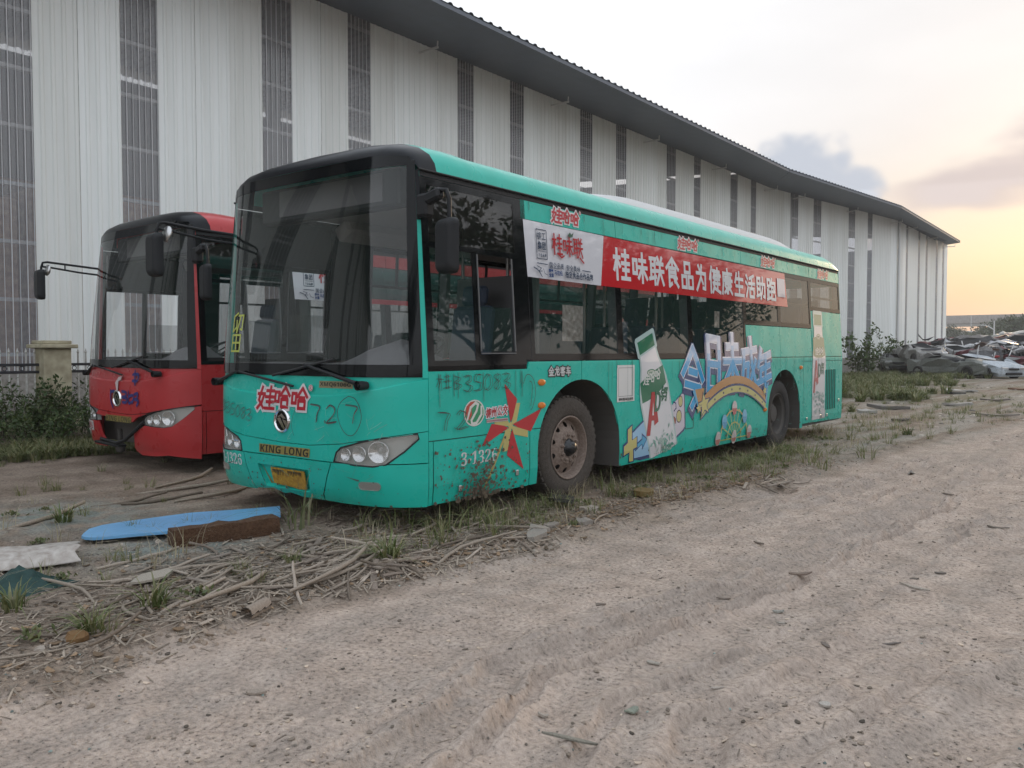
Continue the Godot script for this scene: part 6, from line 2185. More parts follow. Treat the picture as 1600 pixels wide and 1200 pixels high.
	for s in spots:
		var t := part("grass_tuft", kinds[s[2]], mats.grass_blade, self)
		t.position = Vector3(s[0], gy(s[0], s[1]), s[1])
		t.rotation.y = s[0] * 7.0
		t.scale = Vector3.ONE * s[3]
		tag(t, s[4], "grass", "grass tufts round the green bus")
	# --- uncountable grass
	var r := RandomNumberGenerator.new()
	r.seed = 12
	var P := [[], [], [], []]
	for i in 1900:  # far field by the wrecks
		var x := r.randf_range(13.0, 50.0)
		var z := r.randf_range(-9.5, 0.5)
		var lim := lerpf(-1.2, -3.6, clampf((x - 14.0) / 20.0, 0, 1)) + nz.get_noise_2d(x * 15, 3) * 2.0 + r.randfn(0, 0.5)
		if z > lim or nz.get_noise_2d(x * 18.0, z * 30.0) < -0.22:
			continue
		P[2].append(Transform3D(Basis(Vector3.UP, r.randf() * TAU).scaled(Vector3.ONE * r.randf_range(1.1, 2.6)), Vector3(x, 0, z)))
	for i in 1700:  # thin grass over the gravel right of the bus
		var x := r.randf_range(3.0, 24.0)
		var z := r.randf_range(-2.2, edge_z(x) - 0.1)
		if nz.get_noise_2d(x * 45.0, z * 60.0) < 0.12:
			continue
		P[i % 2].append(Transform3D(Basis(Vector3.UP, r.randf() * TAU) * Basis(Vector3.RIGHT, r.randfn(0, 0.25)) * Basis.from_scale(Vector3(1, r.randf_range(0.6, 1.3), 1) * r.randf_range(0.12, 0.7)), Vector3(x, gy(x, z), z)))
	for i in 380:  # beneath and between the buses, before the fence
		var x := r.randf_range(-3.2, 3.0)
		var z := r.randf_range(-8.2, 0.5)
		if z < -6.3 or nz.get_noise_2d(x * 60.0, z * 60.0) > 0.18:
			P[0].append(Transform3D(Basis(Vector3.UP, r.randf() * TAU).scaled(Vector3.ONE * r.randf_range(0.25, 0.65)), Vector3(x, gy(x, z), z)))
	for i in 700:
		var x := r.randf_range(-5.0, 4.0)
		var z := r.randf_range(-8.6, -6.6)
		P[2].append(Transform3D(Basis(Vector3.UP, r.randf() * TAU).scaled(Vector3.ONE * r.randf_range(0.6, 1.3)), Vector3(x, gy(x, z), z)))
	for i in 260:  # clumps along the edge of the green bus
		var x := r.randf_range(-0.6, 7.0)
		var z := r.randfn(0.12, 0.16) + (0.25 if x > 4.5 else 0.0)
		if nz.get_noise_2d(x * 70.0, 11.0) > -0.1 and absf(x - 2.0) > 0.35:
			P[1].append(Transform3D(Basis(Vector3.UP, r.randf() * TAU).scaled(Vector3.ONE * r.randf_range(0.25, 0.6)), Vector3(x, gy(x, z), z)))
	# low broad-leaved creepers
	var wl := MB.new()
	for i in 46:
		var q := rnd_dir(r)
		q.y = absf(q.y) * 0.8
		leaf(wl, Vector3(r.randfn(0, 0.05), 0.01 + 0.03 * r.randf(), r.randfn(0, 0.05)), (q + Vector3(0, 0.15, 0)).normalized(), 0.03 + 0.03 * r.randf(), Color(0.11, 0.13, 0.055), r)
	var WP := []
	for i in 420:
		var x := r.randf_range(-3.0, 9.0)
		var z := r.randfn(-0.15, 0.35) if x > -0.4 else r.randf_range(-3.5, 0.4)
		if nz.get_noise_2d(x * 55.0, z * 55.0) < 0.05 or z > edge_z(x) - 0.1 or (x < -0.3 and i % 4 != 0) or (absf(x + 0.95) < 0.9 and absf(z + 1.4) < 0.7):
			continue
		WP.append(Transform3D(Basis(Vector3.UP, r.randf() * TAU).scaled(Vector3.ONE * r.randf_range(0.3, 0.85)), Vector3(x, gy(x, z), z)))
	scatter("creeping_weeds", wl.mesh(true), mats.leaf_mid, WP, "low leafy weeds creeping over the verge", "weeds")
	var dead := tuft_mesh(9, 9, 0.34, 0.30, Color(0.30, 0.25, 0.17), Color(0.36, 0.31, 0.22), 0.7, 0.004)
	var DP := []
	for i in 520:
		var x := r.randf_range(-3.2, 14.0)
		var z := r.randfn(0.1, 0.5) if x > -0.5 else r.randf_range(-4.0, 0.5)
		if z > edge_z(x) - 0.05 or nz2.get_noise_2d(x * 40.0, z * 40.0) < -0.05:
			continue
		DP.append(Transform3D(Basis(Vector3.UP, r.randf() * TAU).scaled(Vector3.ONE * r.randf_range(0.3, 1.0)), Vector3(x, gy(x, z), z)))
	scatter("dead_grass", dead, mats.grass_blade, DP, "withered pale grass stems on the verge", "grass")
	for i in 3:
		scatter("grass", kinds[i], mats.grass_blade, P[i], ["thin scattered grass blades on the gravel", "grass growing along the green bus skirt", "rough green grass before the fence and the wrecks"][i], "grass")
	# --- trees
	var lc: Color = mats.leaf_dark_c
	var t1 := make_tree("broad dark tree across the dirt road, mirrored in the bus windows", 61, 8.5, 3.4, 70, 70, 0.26, lc, "trees across the road")
	t1.position = Vector3(10.5, 0, 11.5)
	var t2 := make_tree("loose crowned tree across the dirt road", 62, 7.2, 3.0, 52, 64, 0.26, lc * 1.2, "trees across the road")
	t2.position = Vector3(5.0, 0, 12.5)
	k = 0
	for q in [[15.5, 12.0, 1.05, 1], [20.0, 11.5, 1.0, 0], [24.5, 12.0, 1.05, 1], [29.0, 11.5, 0.95, 0], [-3.0, 13.5, 1.0, 0], [-14.0, 15.0, 1.1, 1]]:
		copy(t1 if q[3] == 0 else t2, Vector3(q[0], 0, q[1]), k * 1.3, "roadside tree behind the photographer", q[2])
		k += 1
	# far trees under the viaduct
	var ft := make_tree("hazy tree right of the street lamp under the viaduct", 63, 10.0, 6.0, 60, 60, 0.62, mats.leaf_far_c, "distant trees")
	ft.position = far_at(1578, 150.0)
	ft.scale = Vector3.ONE * 0.8
	k = 0
	for q in [[1486, 190.0, 0.75], [1523, 200.0, 0.62], [1600, 140.0, 0.78], [1560, 175.0, 0.85], [1625, 150.0, 0.85], [1545, 215.0, 0.75], [1660, 160.0, 0.85]]:
		copy(ft, far_at(q[0], q[1]), k * 0.9, ["small dark far tree beside the warehouse corner", "low far tree left of the street lamp", "far tree at the right picture edge", "far tree just behind the street lamp", "far tree beyond the right picture edge", "far tree between lamp and viaduct pier", "last far tree beyond the right edge"][k], q[2])
		k += 1

func far_at(px: float, depth: float, y := 0.0) -> Vector3:  # a place at that bearing and distance
	var a := deg_to_rad(38.1)
	var f := Vector3(cos(a), 0, -sin(a))
	var rt := Vector3(sin(a), 0, cos(a))
	var p := Vector3(EYE.x, 0, EYE.z) + (f + rt * ((px - 800.0) / 1303.0)) * depth
	p.y = y
	return p

# ---------------------------------------------------------------- litter
func stick_mesh(sd: int, l: float, rad: float, c: Color, flat := false) -> ArrayMesh:
	var r := RandomNumberGenerator.new()
	r.seed = sd
	var mb := MB.new()
	var pts := []
	var rr := []
	var bend := r.randfn(0, 0.07)
	if flat:  # a split, straight sliver
		var w := rad * 1.5
		for i in 4:
			var f0 := i / 4.0 - 0.5
			var f1 := (i + 1) / 4.0 - 0.5
			var w0 := w * (1.0 - 0.5 * absf(f0) + r.randfn(0, 0.08))
			mb.col = c * (0.85 + 0.3 * r.randf())
			mb.bar(Vector3(f0 * l, rad * 0.5 + r.randfn(0, 0.0015), f0 * f0 * bend * l), Vector3(f1 * l + 0.004, rad * 0.5, f1 * f1 * bend * l), w0 * 2.0, rad * 0.7)
		return mb.mesh(true)
	for i in 6:
		var f := i / 5.0 - 0.5
		pts.append(Vector3(f * l, rad * 0.7 + r.randfn(0, 0.003), (f * f * 4.0 - 0.5) * bend * l * 0.7 + r.randfn(0, 0.004)))
		rr.append(rad * (1.0 - 0.3 * absf(f) + r.randfn(0, 0.10)))
	mb.col = c
	mb.tube(pts, rr, 5)
	return mb.mesh(true)

func chip_mesh(sd: int, w: float, l: float, t: float, c: Color, curl: float) -> ArrayMesh:
	# an irregular flake, slightly curled, with thickness
	var r := RandomNumberGenerator.new()
	r.seed = sd
	var mb := MB.new()
	mb.col = c
	var n := 9
	var top := []
	for i in n:
		var a := TAU * i / n
		var q := 0.75 + 0.45 * r.randf()
		var x := cos(a) * l * 0.5 * q
		var z := sin(a) * w * 0.5 * q
		top.append(Vector3(x, t + curl * (x * x) / (l * l) * l + r.randfn(0, 0.15) * t, z))
	var mid := Vector3(0, t * 1.1, 0)
	for i in n:
		var a: Vector3 = top[i]
		var b: Vector3 = top[(i + 1) % n]
		mb.flat(mid, a, b, Vector3.UP)
		mb.quad(a, b, b - Vector3(0, t, 0), a - Vector3(0, t, 0), Vector3(a.x, 0, a.z))
		mb.flat(mid - Vector3(0, t, 0), a - Vector3(0, t, 0), b - Vector3(0, t, 0), Vector3.DOWN)
	return mb.mesh(true)

func curl_mesh(l: float, rad: float, c: Color) -> ArrayMesh:  # a half-open roll
	var mb := MB.new()
	mb.col = c
	for k in [1.0, 0.86]:
		var rows := []
		for i in 4:
			var row := []
			for j in 10:
				var a := -0.5 + 4.2 * j / 9.0
				row.append(Vector3(lerpf(-l / 2, l / 2, i / 3.0), rad * 0.85 + sin(a) * rad * k, cos(a) * rad * k))
			rows.append(row)
		grid(mb, rows, Vector3.UP)
	return mb.mesh(true)

func stone_mesh(sd: int, c: Color) -> ArrayMesh:
	var r := RandomNumberGenerator.new()
	r.seed = sd
	var mb := MB.new()
	mb.col = c
	var base := SphereMesh.new()
	base.radial_segments = 8
	base.rings = 4
	base.radius = 1.0
	base.height = 2.0
	var arr := base.get_mesh_arrays()
	var vv: PackedVector3Array = arr[Mesh.ARRAY_VERTEX]
	var ii: PackedInt32Array = arr[Mesh.ARRAY_INDEX]
	var f := FastNoiseLite.new()
	f.seed = sd
	f.frequency = 0.8
	var Q := func(p: Vector3) -> Vector3:
		return p * Vector3(1, 0.6, 0.8) * (0.75 + 0.5 * f.get_noise_3dv(p))
	for t in range(0, ii.size(), 3):
		var a: Vector3 = Q.call(vv[ii[t]])
		var b: Vector3 = Q.call(vv[ii[t + 1]])
		var d: Vector3 = Q.call(vv[ii[t + 2]])
		mb.flat(a, b, d, a + b + d)
	return mb.mesh(true)

func on_ground(x: float, z: float, turn: float, up := 0.0, sc := 1.0) -> Transform3D:
	var e := 0.06
	var nn := Vector3(gy(x - e, z) - gy(x + e, z), 2 * e, gy(x, z - e) - gy(x, z + e)).normalized()
	var b := Basis(Quaternion(Vector3.UP, nn)) * Basis(Vector3.UP, turn)
	return Transform3D(b.scaled(Vector3.ONE * sc), Vector3(x, gy(x, z) + up, z))

func build_litter() -> void:
	var r := RandomNumberGenerator.new()
	r.seed = 2024
	var tones := [Color(0.36, 0.305, 0.25), Color(0.25, 0.205, 0.17), Color(0.46, 0.395, 0.33), Color(0.19, 0.155, 0.125), Color(0.31, 0.265, 0.225)]
	var sticks := []
	for i in 14:
		sticks.append(stick_mesh(100 + i, [0.26, 0.36, 0.17, 0.5, 0.30, 0.75, 0.20][i % 7], [0.007, 0.010, 0.009, 0.010, 0.013, 0.012, 0.008][i % 7], tones[i % 5], i % 7 in [0, 2, 4, 6]))
	# 240 cane stalks in the heap before the green bus, each one a thing
	var done := 0
	while done < 290:
		var x := r.randfn(-0.75, 0.85)
		var z := r.randfn(0.12, 0.40)
		if z > edge_z(x) + 0.05 or z < -1.0 or x < -2.9 or x > 2.4 or (x > 1.4 and x < 2.6 and z < 0.12):
			continue
		if x > 0.5 and r.randf() < 0.5:
			continue
		var vi := r.randi() % 14
		var t := part("cane_stalk", sticks[vi], mats.stick, self)
		t.transform = on_ground(x, z, r.randfn(0.35, 0.8) + (PI if r.randf() < 0.5 else 0.0), -0.002 + 0.022 * r.randf(), r.randf_range(0.55, 1.1))
		t.rotate_object_local(Vector3(0, 0, 1), r.randfn(0, 0.06))
		tag(t, "%s %s %s stalk %s the heap%s" % [["short", "mid-length", "stubby", "long", "stout short", "very long", "small"][vi % 7], ["tan", "brown", "pale", "dark", "greyish"][vi % 5], "split" if vi % 7 in [0, 2, 4, 6] else "round", "at the left end of" if x < -1.6 else ("left of the middle of" if x < -0.9 else ("right of the middle of" if x < -0.2 else "at the wheel end of")), ", by the road edge" if z > 0.35 else (", by the bus" if z < -0.1 else ", in its core")], "stalk", "dry stalks in the heap before the green bus")
		done += 1
	for q in [[-1.55, -2.75, 0.4, 5], [-0.6, -3.1, 0.1, 3], [0.2, -3.4, -0.2, 5], [0.45, -3.9, 0.5, 5], [-0.4, -2.9, -0.1, 3], [0.1, -2.75, 0.3, 5]]:
		var t := part("fallen_branch", sticks[q[3]], mats.stick, self)
		t.transform = on_ground(q[0], q[1], q[2], 0.01, 1.5)
		tag(t, "thin grey branch on the earth before the two buses", "branch", "branches between the buses")
	# the big twisted stems at the left of the heap
	for q in [[-1.75, 0.25, 0.5, 1.25, 5, "long bent grey stem across the stalk heap"], [-2.35, -0.05, 0.25, 1.1, 3, "pale straight stem at the left of the heap"], [-1.15, 0.42, 0.32, 1.2, 5, "long pale stem at the road side of the heap"], [-2.5, 0.45, 0.65, 1.0, 3, "thick broken stem near the left picture edge"]]:
		var t := part("long_stem", sticks[q[4]], mats.stick, self)
		t.transform = on_ground(q[0], q[1], q[2], 0.03, q[3])
		tag(t, q[5], "stem", "long stems in the heap")
	# finer stalks and straw that nobody could count
	var P := []
	var C := []
	for i in 5200:
		var x := r.randfn(-0.7, 1.15)
		var z := r.randfn(0.08, 0.45)
		if z > edge_z(x) + 0.12 or x < -3.6 or (x > 1.5 and x < 2.5 and z < 0.1):
			continue
		P.append(on_ground(x, z, r.randfn(0.3, 0.9), 0.003 + 0.015 * r.randf(), r.randf_range(0.15, 0.5)))
		C.append(Color(1, 1, 1) * r.randf_range(0.55, 1.35))
	for i in 2200:
		var x := r.randf_range(-3.5, 9.0)
		var z := r.randf_range(-4.5, edge_z(x) + 0.15) if i < 1300 else edge_z(x) - absf(r.randfn(0, 0.35))
		P.append(on_ground(x, z, r.randf() * TAU, 0.003, r.randf_range(0.10, 0.35)))
		C.append(Color(1, 1, 1) * r.randf_range(0.5, 1.1))
	for i in 500:
		var x := r.randf_range(-3.4, 10.0)
		var z := edge_z(x) + pow(r.randf(), 2.0) * 4.0
		P.append(on_ground(x, z, r.randfn(0.1, 0.8), 0.002, r.randf_range(0.06, 0.25)))
		C.append(Color(1, 1, 1) * r.randf_range(0.5, 1.1))
	scatter("straw", sticks[0], mats.stick, P, "fine dry straw littered over the verge", "straw", C)
	# gravel and clods
	var sm := stone_mesh(7, Color(0.46, 0.42, 0.38))
	P = []
	C = []
	for i in 15000:
		var x := -3.4 + 8.5 * pow(r.randf(), 1.4)
		var z := r.randf_range(-1.5, 4.2)
		if i > 10000:
			x = r.randf_range(-3.5, 16.0)
			z = r.randf_range(-4.0, edge_z(x) + 0.2)
		var onroad := z > edge_z(x) + 0.1
		if onroad and r.randf() < 0.25:
			continue
		var s := (0.0025 + 0.010 * pow(r.randf(), 4.0)) * (0.75 if onroad else 1.35)
		if not onroad and r.randf() < 0.04:
			s *= 2.2
		P.append(on_ground(x, z, r.randf() * TAU, s * 0.2, s))
		var tn := r.randf_range(0.45, 1.25)
		C.append(Color(tn, tn * 0.96, tn * 0.92) if r.randf() > 0.06 else Color(tn * 0.7, tn * 0.95, tn))
	scatter("gravel", sm, mats.stone, P, "small stones and crumbs of earth on the ground", "gravel", C)
	P = []
	C = []
	for i in 5200:  # broken clods on the berm
		var x := r.randf_range(-3.3, 6.5)
		var z := edge_z(x) + r.randfn(-0.14, 0.15) - (absf(r.randfn(0, 0.2)) if x > 0.4 else 0.0)
		var s := 0.005 + 0.024 * pow(r.randf(), 4.0)
		P.append(on_ground(x, z, r.randf() * TAU, 0.0, s))
		var tn := r.randf_range(0.55, 0.95)
		C.append(Color(tn, tn * 0.88, tn * 0.78))
	scatter("earth_clods", sm, mats.stone, P, "crumbled earth clods along the road edge", "earth", C)
	var fm := chip_mesh(77, 0.7, 1.0, 0.12, Color(0.40, 0.35, 0.30), 0.15)
	P = []
	C = []
	for i in 9500:  # bark crumbs and flakes
		var x := -3.4 + 9.0 * pow(r.randf(), 1.8)
		var z := r.randf_range(-1.4, 4.2)
		if nz2.get_noise_2d(x * 35.0, z * 70.0) < -0.12 and z > edge_z(x):
			continue
		var s := 0.006 + 0.022 * pow(r.randf(), 4.0)
		P.append(on_ground(x, z, r.randf() * TAU, 0.001, s))
		var tn := r.randf_range(0.18, 0.75) if r.randf() < 0.7 else r.randf_range(1.2, 1.9)
		C.append(Color(tn, tn * 0.95, tn * 0.9))
	scatter("flakes", fm, mats.stick, P, "tiny bark flakes and crumbs scattered over road and verge", "debris", C)
	# crumbs along the rut edges, in their own earth colour
	P = []
	C = []
	for i in 5200:
		var q: Array = RUTS[r.randi() % 11]
		var x := -3.4 + 11.0 * pow(r.randf(), 1.5)
		var z: float = edge_z(x) + q[0] + 0.22 * nz2.get_noise_2d(x * 2.5, q[0] * 50.0) + (q[1] * 1.2 + r.randfn(0, 0.03)) * (1.0 if r.randf() < 0.5 else -1.0)
		if nz.get_noise_2d(x * 9.0, q[0] * 31.0) < -0.25:
			continue
		var s := 0.003 + 0.012 * pow(r.randf(), 4.0)
		P.append(on_ground(x, z, r.randf() * TAU, 0.0, s))
		var tn := r.randf_range(0.75, 1.25)
		C.append(Color(tn, tn * 0.92, tn * 0.86))
	scatter("earth_crumbs", sm, mats.stone, P, "crumbs of earth thrown up along the wheel ruts", "earth", C)
	# brown leaves and bark mixed into the heap
	P = []
	C = []
	for i in 2600:
		var x := r.randfn(-0.6, 1.2) if i < 1600 else r.randf_range(0.4, 4.5)
		var z := r.randfn(0.1, 0.42) if i < 1600 else edge_z(x) - 0.1 - absf(r.randfn(0, 0.30))
		if z > edge_z(x) + 0.1 or x < -3.4 or (x > 1.5 and x < 2.5 and z < 0.1):
			continue
		P.append(on_ground(x, z, r.randf() * TAU, 0.002 + 0.012 * r.randf(), r.randf_range(0.012, 0.055)))
		var tn := r.randf_range(0.25, 1.15)
		C.append(Color(tn, tn * 0.86, tn * 0.70))
	scatter("dry_leaves", chip_mesh(78, 0.55, 1.0, 0.06, Color(0.36, 0.29, 0.22), 0.35), mats.stick, P, "brown leaves and bark scraps mixed into the verge", "leaves", C)
	# rubble towards the wrecks
	P = []
	C = []
	for i in 1500:
		var x := r.randf_range(10.0, 34.0)
		var z := r.randf_range(-4.0, edge_z(x) + 1.5)
		if nz.get_noise_2d(x * 25.0, z * 40.0) < 0.0:
			continue
		var s := 0.02 + 0.09 * pow(r.randf(), 3.0)
		P.append(Transform3D(Basis(Vector3.UP, r.randf() * TAU).scaled(Vector3(s, s * 0.5, s)), Vector3(x, 0.0, z)))
		var tn := r.randf_range(0.3, 1.6)
		C.append(Color(tn, tn * 0.97, tn * 0.94))
	scatter("rubble", sm, mats.stone, P, "broken rubble strewn over the yard beyond the bus", "rubble", C)
	# --- single pieces
	var o := thing("blue_panel", "flat sky-blue plastic panel on the earth before the green bus", "panel", Vector3(-0.95, 0, -1.58), 0.0)
	var mb := MB.new()
	var outline_ := poly([-0.71, -0.12, -0.69, -0.04, -0.64, 0.02, -0.45, 0.15, -0.17, 0.33, 0.2, 0.43, 0.47, 0.52, 0.70, 0.2, 0.45, -0.1, 0.22, -0.31, -0.05, -0.46, -0.26, -0.54, -0.40, -0.52, -0.54, -0.43, -0.65, -0.28, -0.70, -0.20])
	var ix := Geometry2D.triangulate_polygon(outline_)
	var bend := func(p: Vector2) -> Vector3:
		return Vector3(p.x, 0.055 + 0.004 * sin(p.x * 9.0) + 0.05 * (p.x + 0.7) * (p.x + 0.7) * 0.35 + 0.05 * p.y, p.y)
	for i in range(0, ix.size(), 3):
		mb.flat(bend.call(outline_[ix[i]]), bend.call(outline_[ix[i + 1]]), bend.call(outline_[ix[i + 2]]), Vector3.UP)
	for i in outline_.size():
		var a: Vector3 = bend.call(outline_[i])
		var b: Vector3 = bend.call(outline_[(i + 1) % outline_.size()])
		mb.quad(a, b, b - Vector3(0, 0.02, 0), a - Vector3(0, 0.02, 0), Vector3(a.x, 0, a.z))
	part("sheet", mb, mats.blue_sheet, o)
	# beam
	o = thing("rusty_beam", "short rusty brown beam in front of the blue panel", "beam", Vector3(-0.93, 0.0, -1.0), -0.24)
	mb = MB.new()
	var rows := []
	for i in 12:
		var f := i / 11.0
		var row := []
		for j in 9:
			var a := TAU * j / 8.0
			var sq := 0.078 / maxf(absf(cos(a)), absf(sin(a))) * 0.86
			sq = minf(sq, 0.088)
			var k2 := 1.0 + nz.get_noise_2d(i * 30.0, (j % 8) * 40.0) * 0.22
			row.append(Vector3(lerpf(-0.44, 0.32, f) + nz.get_noise_2d(j % 8 * 50.0, i * 9.0) * 0.02, 0.068 + sin(a) * sq * k2, cos(a) * sq * k2))
		rows.append(row)
	for i in 11:
		for j in 8:
			mb.quad(rows[i][j], rows[i][j + 1], rows[i + 1][j + 1], rows[i + 1][j], rows[i][j] * Vector3(0, 1, 1) - Vector3(0, 0.068, 0))
	for e in [0, 11]:
		for j in range(1, 7):
			mb.flat(rows[e][0], rows[e][j], rows[e][j + 1], Vector3(-1 if e == 0 else 1, 0, 0))
	part("beam", mb, mats.rust_beam, o)
	# curled white sheet at the left edge
	o = thing("curled_sheet", "curled white sheet with dark open end at the left edge", "sheet", Vector3(-2.22, 0.0, -1.45), -0.42)
	mb = MB.new()
	rows = []
	for i in 8:
		var row := []
		for j in 11:
			var a := PI * (0.06 + 0.88 * j / 10.0)
			var wob := 1.0 + 0.10 * sin(i * 1.3 + j * 0.7)
			row.append(Vector3(lerpf(-0.75, 0.36 + 0.02 * sin(j * 2.1), i / 7.0), 0.012 + 0.02 * nz2.get_noise_2d(i * 60.0, j * 60.0) + sin(a) * (0.075 + 0.004 * i) * wob, -cos(a) * 0.24 * (1.0 - 0.02 * i)))
		rows.append(row)
	grid(mb, rows, Vector3.UP)
	for i in rows.size():
		for j in rows[i].size():
			rows[i][j] -= Vector3(0, 0.005, 0)
	grid(mb, rows, Vector3.UP)
	part("skin", mb, mats.white_panel, o)
	# tarpaulin
	o = thing("crumpled_tarpaulin", "crumpled dark teal tarpaulin beside the curled white sheet", "tarpaulin", Vector3(-2.42, 0.0, -0.86), 0.3)
	mb = MB.new()
	rows = []
	for i in 15:
		var row := []
		for j in 15:
			var p := Vector2(i / 14.0 - 0.5, j / 14.0 - 0.5)
			var e := clampf(1.0 - p.length() * 2.0, 0, 1)
			row.append(Vector3(p.x * 0.46, maxf(0.004, gy(-2.42, -0.86) + e * 0.11 + e * nz2.get_noise_2d(i * 55.0, j * 55.0) * 0.10), p.y * 0.42))
		rows.append(row)
	grid(mb, rows, Vector3.UP)
	part("cloth", mb, mats.tarp, o)
	# other boards and lumps: mesh, place, label
	var list := [
		["cream_board", chip_mesh(201, 0.16, 0.34, 0.012, Color(0.42, 0.38, 0.32), 0.10), -1.88, -0.40, 0.45, 0.02, 1.0, "pale cream board fragment left of the stalk heap", "board"],
		["bark_tube", curl_mesh(0.17, 0.036, Color(0.33, 0.275, 0.23)), -1.86, 0.60, 0.35, 0.0, 1.0, "hollow curl of bark by the road edge", "bark"],
		["orange_lump", stone_mesh(203, Color(0.24, 0.14, 0.06)), -2.62, 0.30, 0.2, 0.02, 0.075, "orange-brown foam lump near the left picture edge", "lump"],
		["rubber_flap", chip_mesh(204, 0.26, 0.42, 0.03, Color(0.012, 0.012, 0.013), 0.25), 1.62, 0.12, 0.5, 0.02, 1.0, "black rubber flap lying against the front tyre", "rubber"],
		["stone_slab", chip_mesh(205, 0.14, 0.30, 0.035, Color(0.34, 0.31, 0.28), 0.02), 0.42, 0.72, 0.4, 0.0, 1.0, "largest grey stone slab below the service hatch", "stone"],
		["stone_slab", chip_mesh(206, 0.13, 0.22, 0.04, Color(0.38, 0.34, 0.30), 0.03), 0.60, 0.62, 1.2, 0.0, 1.0, "pale stone slab beside the largest slab", "stone"],
		["stone_slab", chip_mesh(207, 0.10, 0.20, 0.03, Color(0.30, 0.27, 0.24), 0.02), 0.80, 0.60, 0.1, 0.0, 1.0, "small flat stone right of the slabs", "stone"],
		["stone_slab", chip_mesh(208, 0.16, 0.24, 0.03, Color(0.40, 0.36, 0.32), 0.04), 1.57, 0.43, 0.3, 0.0, 1.0, "pale round slab in front of the front tyre", "stone"],
		["stone_slab", chip_mesh(209, 0.12, 0.2, 0.03, Color(0.33, 0.30, 0.27), 0.04), 1.05, 0.72, 0.9, 0.0, 1.0, "brownish flat stone by the road edge", "stone"],
		["dead_leaf_pile", chip_mesh(210, 0.20, 0.36, 0.05, Color(0.20, 0.14, 0.05), 0.2), 2.62, 0.36, 0.2, 0.0, 1.0, "yellow-brown leaf heap behind the front tyre", "leaves"],
	]
	for q in list:
		var t := part(q[0], q[1], mats.stick if q[0] != "rubber_flap" else mats.rubber, self, true)
		t.transform = on_ground(q[2], q[3], q[4], q[5], q[6])
		tag(t, q[7], q[8])
	# dark broken branches by the road
	for i in 16:
		var t := part("dark_branch", sticks[(i * 3) % 14], mats.stick, self)
		t.transform = on_ground(3.85 + r.randfn(0, 0.28), 1.22 + r.randfn(0, 0.10), r.randfn(0.2, 0.5), 0.01 + 0.05 * r.randf(), r.randf_range(0.6, 1.3))
		tag(t, "dark broken branch in the small pile right of the wheel", "branch", "branch pile by the road")
	# flakes and bits on the road
	var bits := [[0.69, 2.54, 0.15, 0.05, Color(0.16, 0.11, 0.085), "dark brown bark flake on the middle of the road"], [3.01, 3.28, 0.22, 0.04, Color(0.18, 0.16, 0.14), "dark bent strip on the road at right"], [-1.10, 2.50, 0.075, 0.03, Color(0.42, 0.40, 0.36), "small pale curled tube on the road"], [-1.85, 2.43, 0.05, 0.025, Color(0.45, 0.40, 0.35), "pale chip near the lower middle of the road"], [-1.84, 2.27, 0.05, 0.03, Color(0.42, 0.36, 0.31), "first of two pale chips on the lower road"], [-1.11, 3.26, 0.05, 0.045, Color(0.55, 0.52, 0.48), "square white chip on the lower right road"], [1.34, 3.20, 0.09, 0.05, Color(0.09, 0.085, 0.08), "round dark stone on the right road"], [1.10, 3.10, 0.08, 0.05, Color(0.08, 0.075, 0.07), "second round dark stone on the right road"], [0.89, 3.15, 0.18, 0.035, Color(0.45, 0.41, 0.36), "pale bent plastic strip on the right road"], [-0.16, 3.28, 0.10, 0.02, Color(0.14, 0.13, 0.12), "dark flat strip low on the right road"], [-0.43, 3.05, 0.06, 0.03, Color(0.12, 0.10, 0.09), "dark crumb on the right road"], [-1.62, 2.69, 0.075, 0.05, Color(0.24, 0.30, 0.24), "grey-green leaf on the lower road"], [-0.52, 1.86, 0.07, 0.03, Color(0.15, 0.12, 0.10), "dark splinter on the road before the wheel"], [-2.41, 1.39, 0.09, 0.045, Color(0.36, 0.30, 0.25), "torn brown flake on the left road"], [-1.99, 2.65, 0.02, 0.25, Color(0.20, 0.21, 0.18), "thin grey-green twig at the bottom of the picture"], [-2.29, 2.28, 0.05, 0.16, Color(0.32, 0.27, 0.23), "thin crust flake at the bottom of the picture"], [1.41, 1.99, 0.10, 0.025, Color(0.13, 0.10, 0.08), "dark splinter right of the road middle"], [-1.2, 2.85, 0.07, 0.018, Color(0.48, 0.44, 0.40), "pale curled peel low in the middle"], [2.2, 2.9, 0.10, 0.03, Color(0.20, 0.17, 0.14), "brown sliver on the far right road"], [0.1, 2.3, 0.09, 0.02, Color(0.22, 0.18, 0.15), "brown sliver on the middle road"], [-0.2, 2.75, 0.06, 0.025, Color(0.40, 0.38, 0.34), "grey chip right of the road middle"], [-0.05, 2.68, 0.07, 0.03, Color(0.36, 0.38, 0.36), "grey-white chip right of the road middle"], [4.6, 2.6, 0.2, 0.05, Color(0.14, 0.12, 0.1), "dark strip on the far road"], [6.0, 2.0, 0.22, 0.09, Color(0.26, 0.24, 0.22), "grey slab on the far road edge"]]
	var bi := 0
	for q in bits:
		var t := part("road_flake", chip_mesh(300 + bi, q[3] * 0.9, q[2] * 0.9, 0.004 + 0.007 * r.randf(), (q[4] as Color).lerp(Color(0.36, 0.31, 0.27), 0.3), r.randfn(0.15, 0.15)), mats.stick, self, true)
		t.transform = on_ground(q[0], q[1], r.randf() * TAU if q[2] > 0.03 else 0.8, 0.003)
		tag(t, q[5], "debris", "bits lying on the road")
		bi += 1
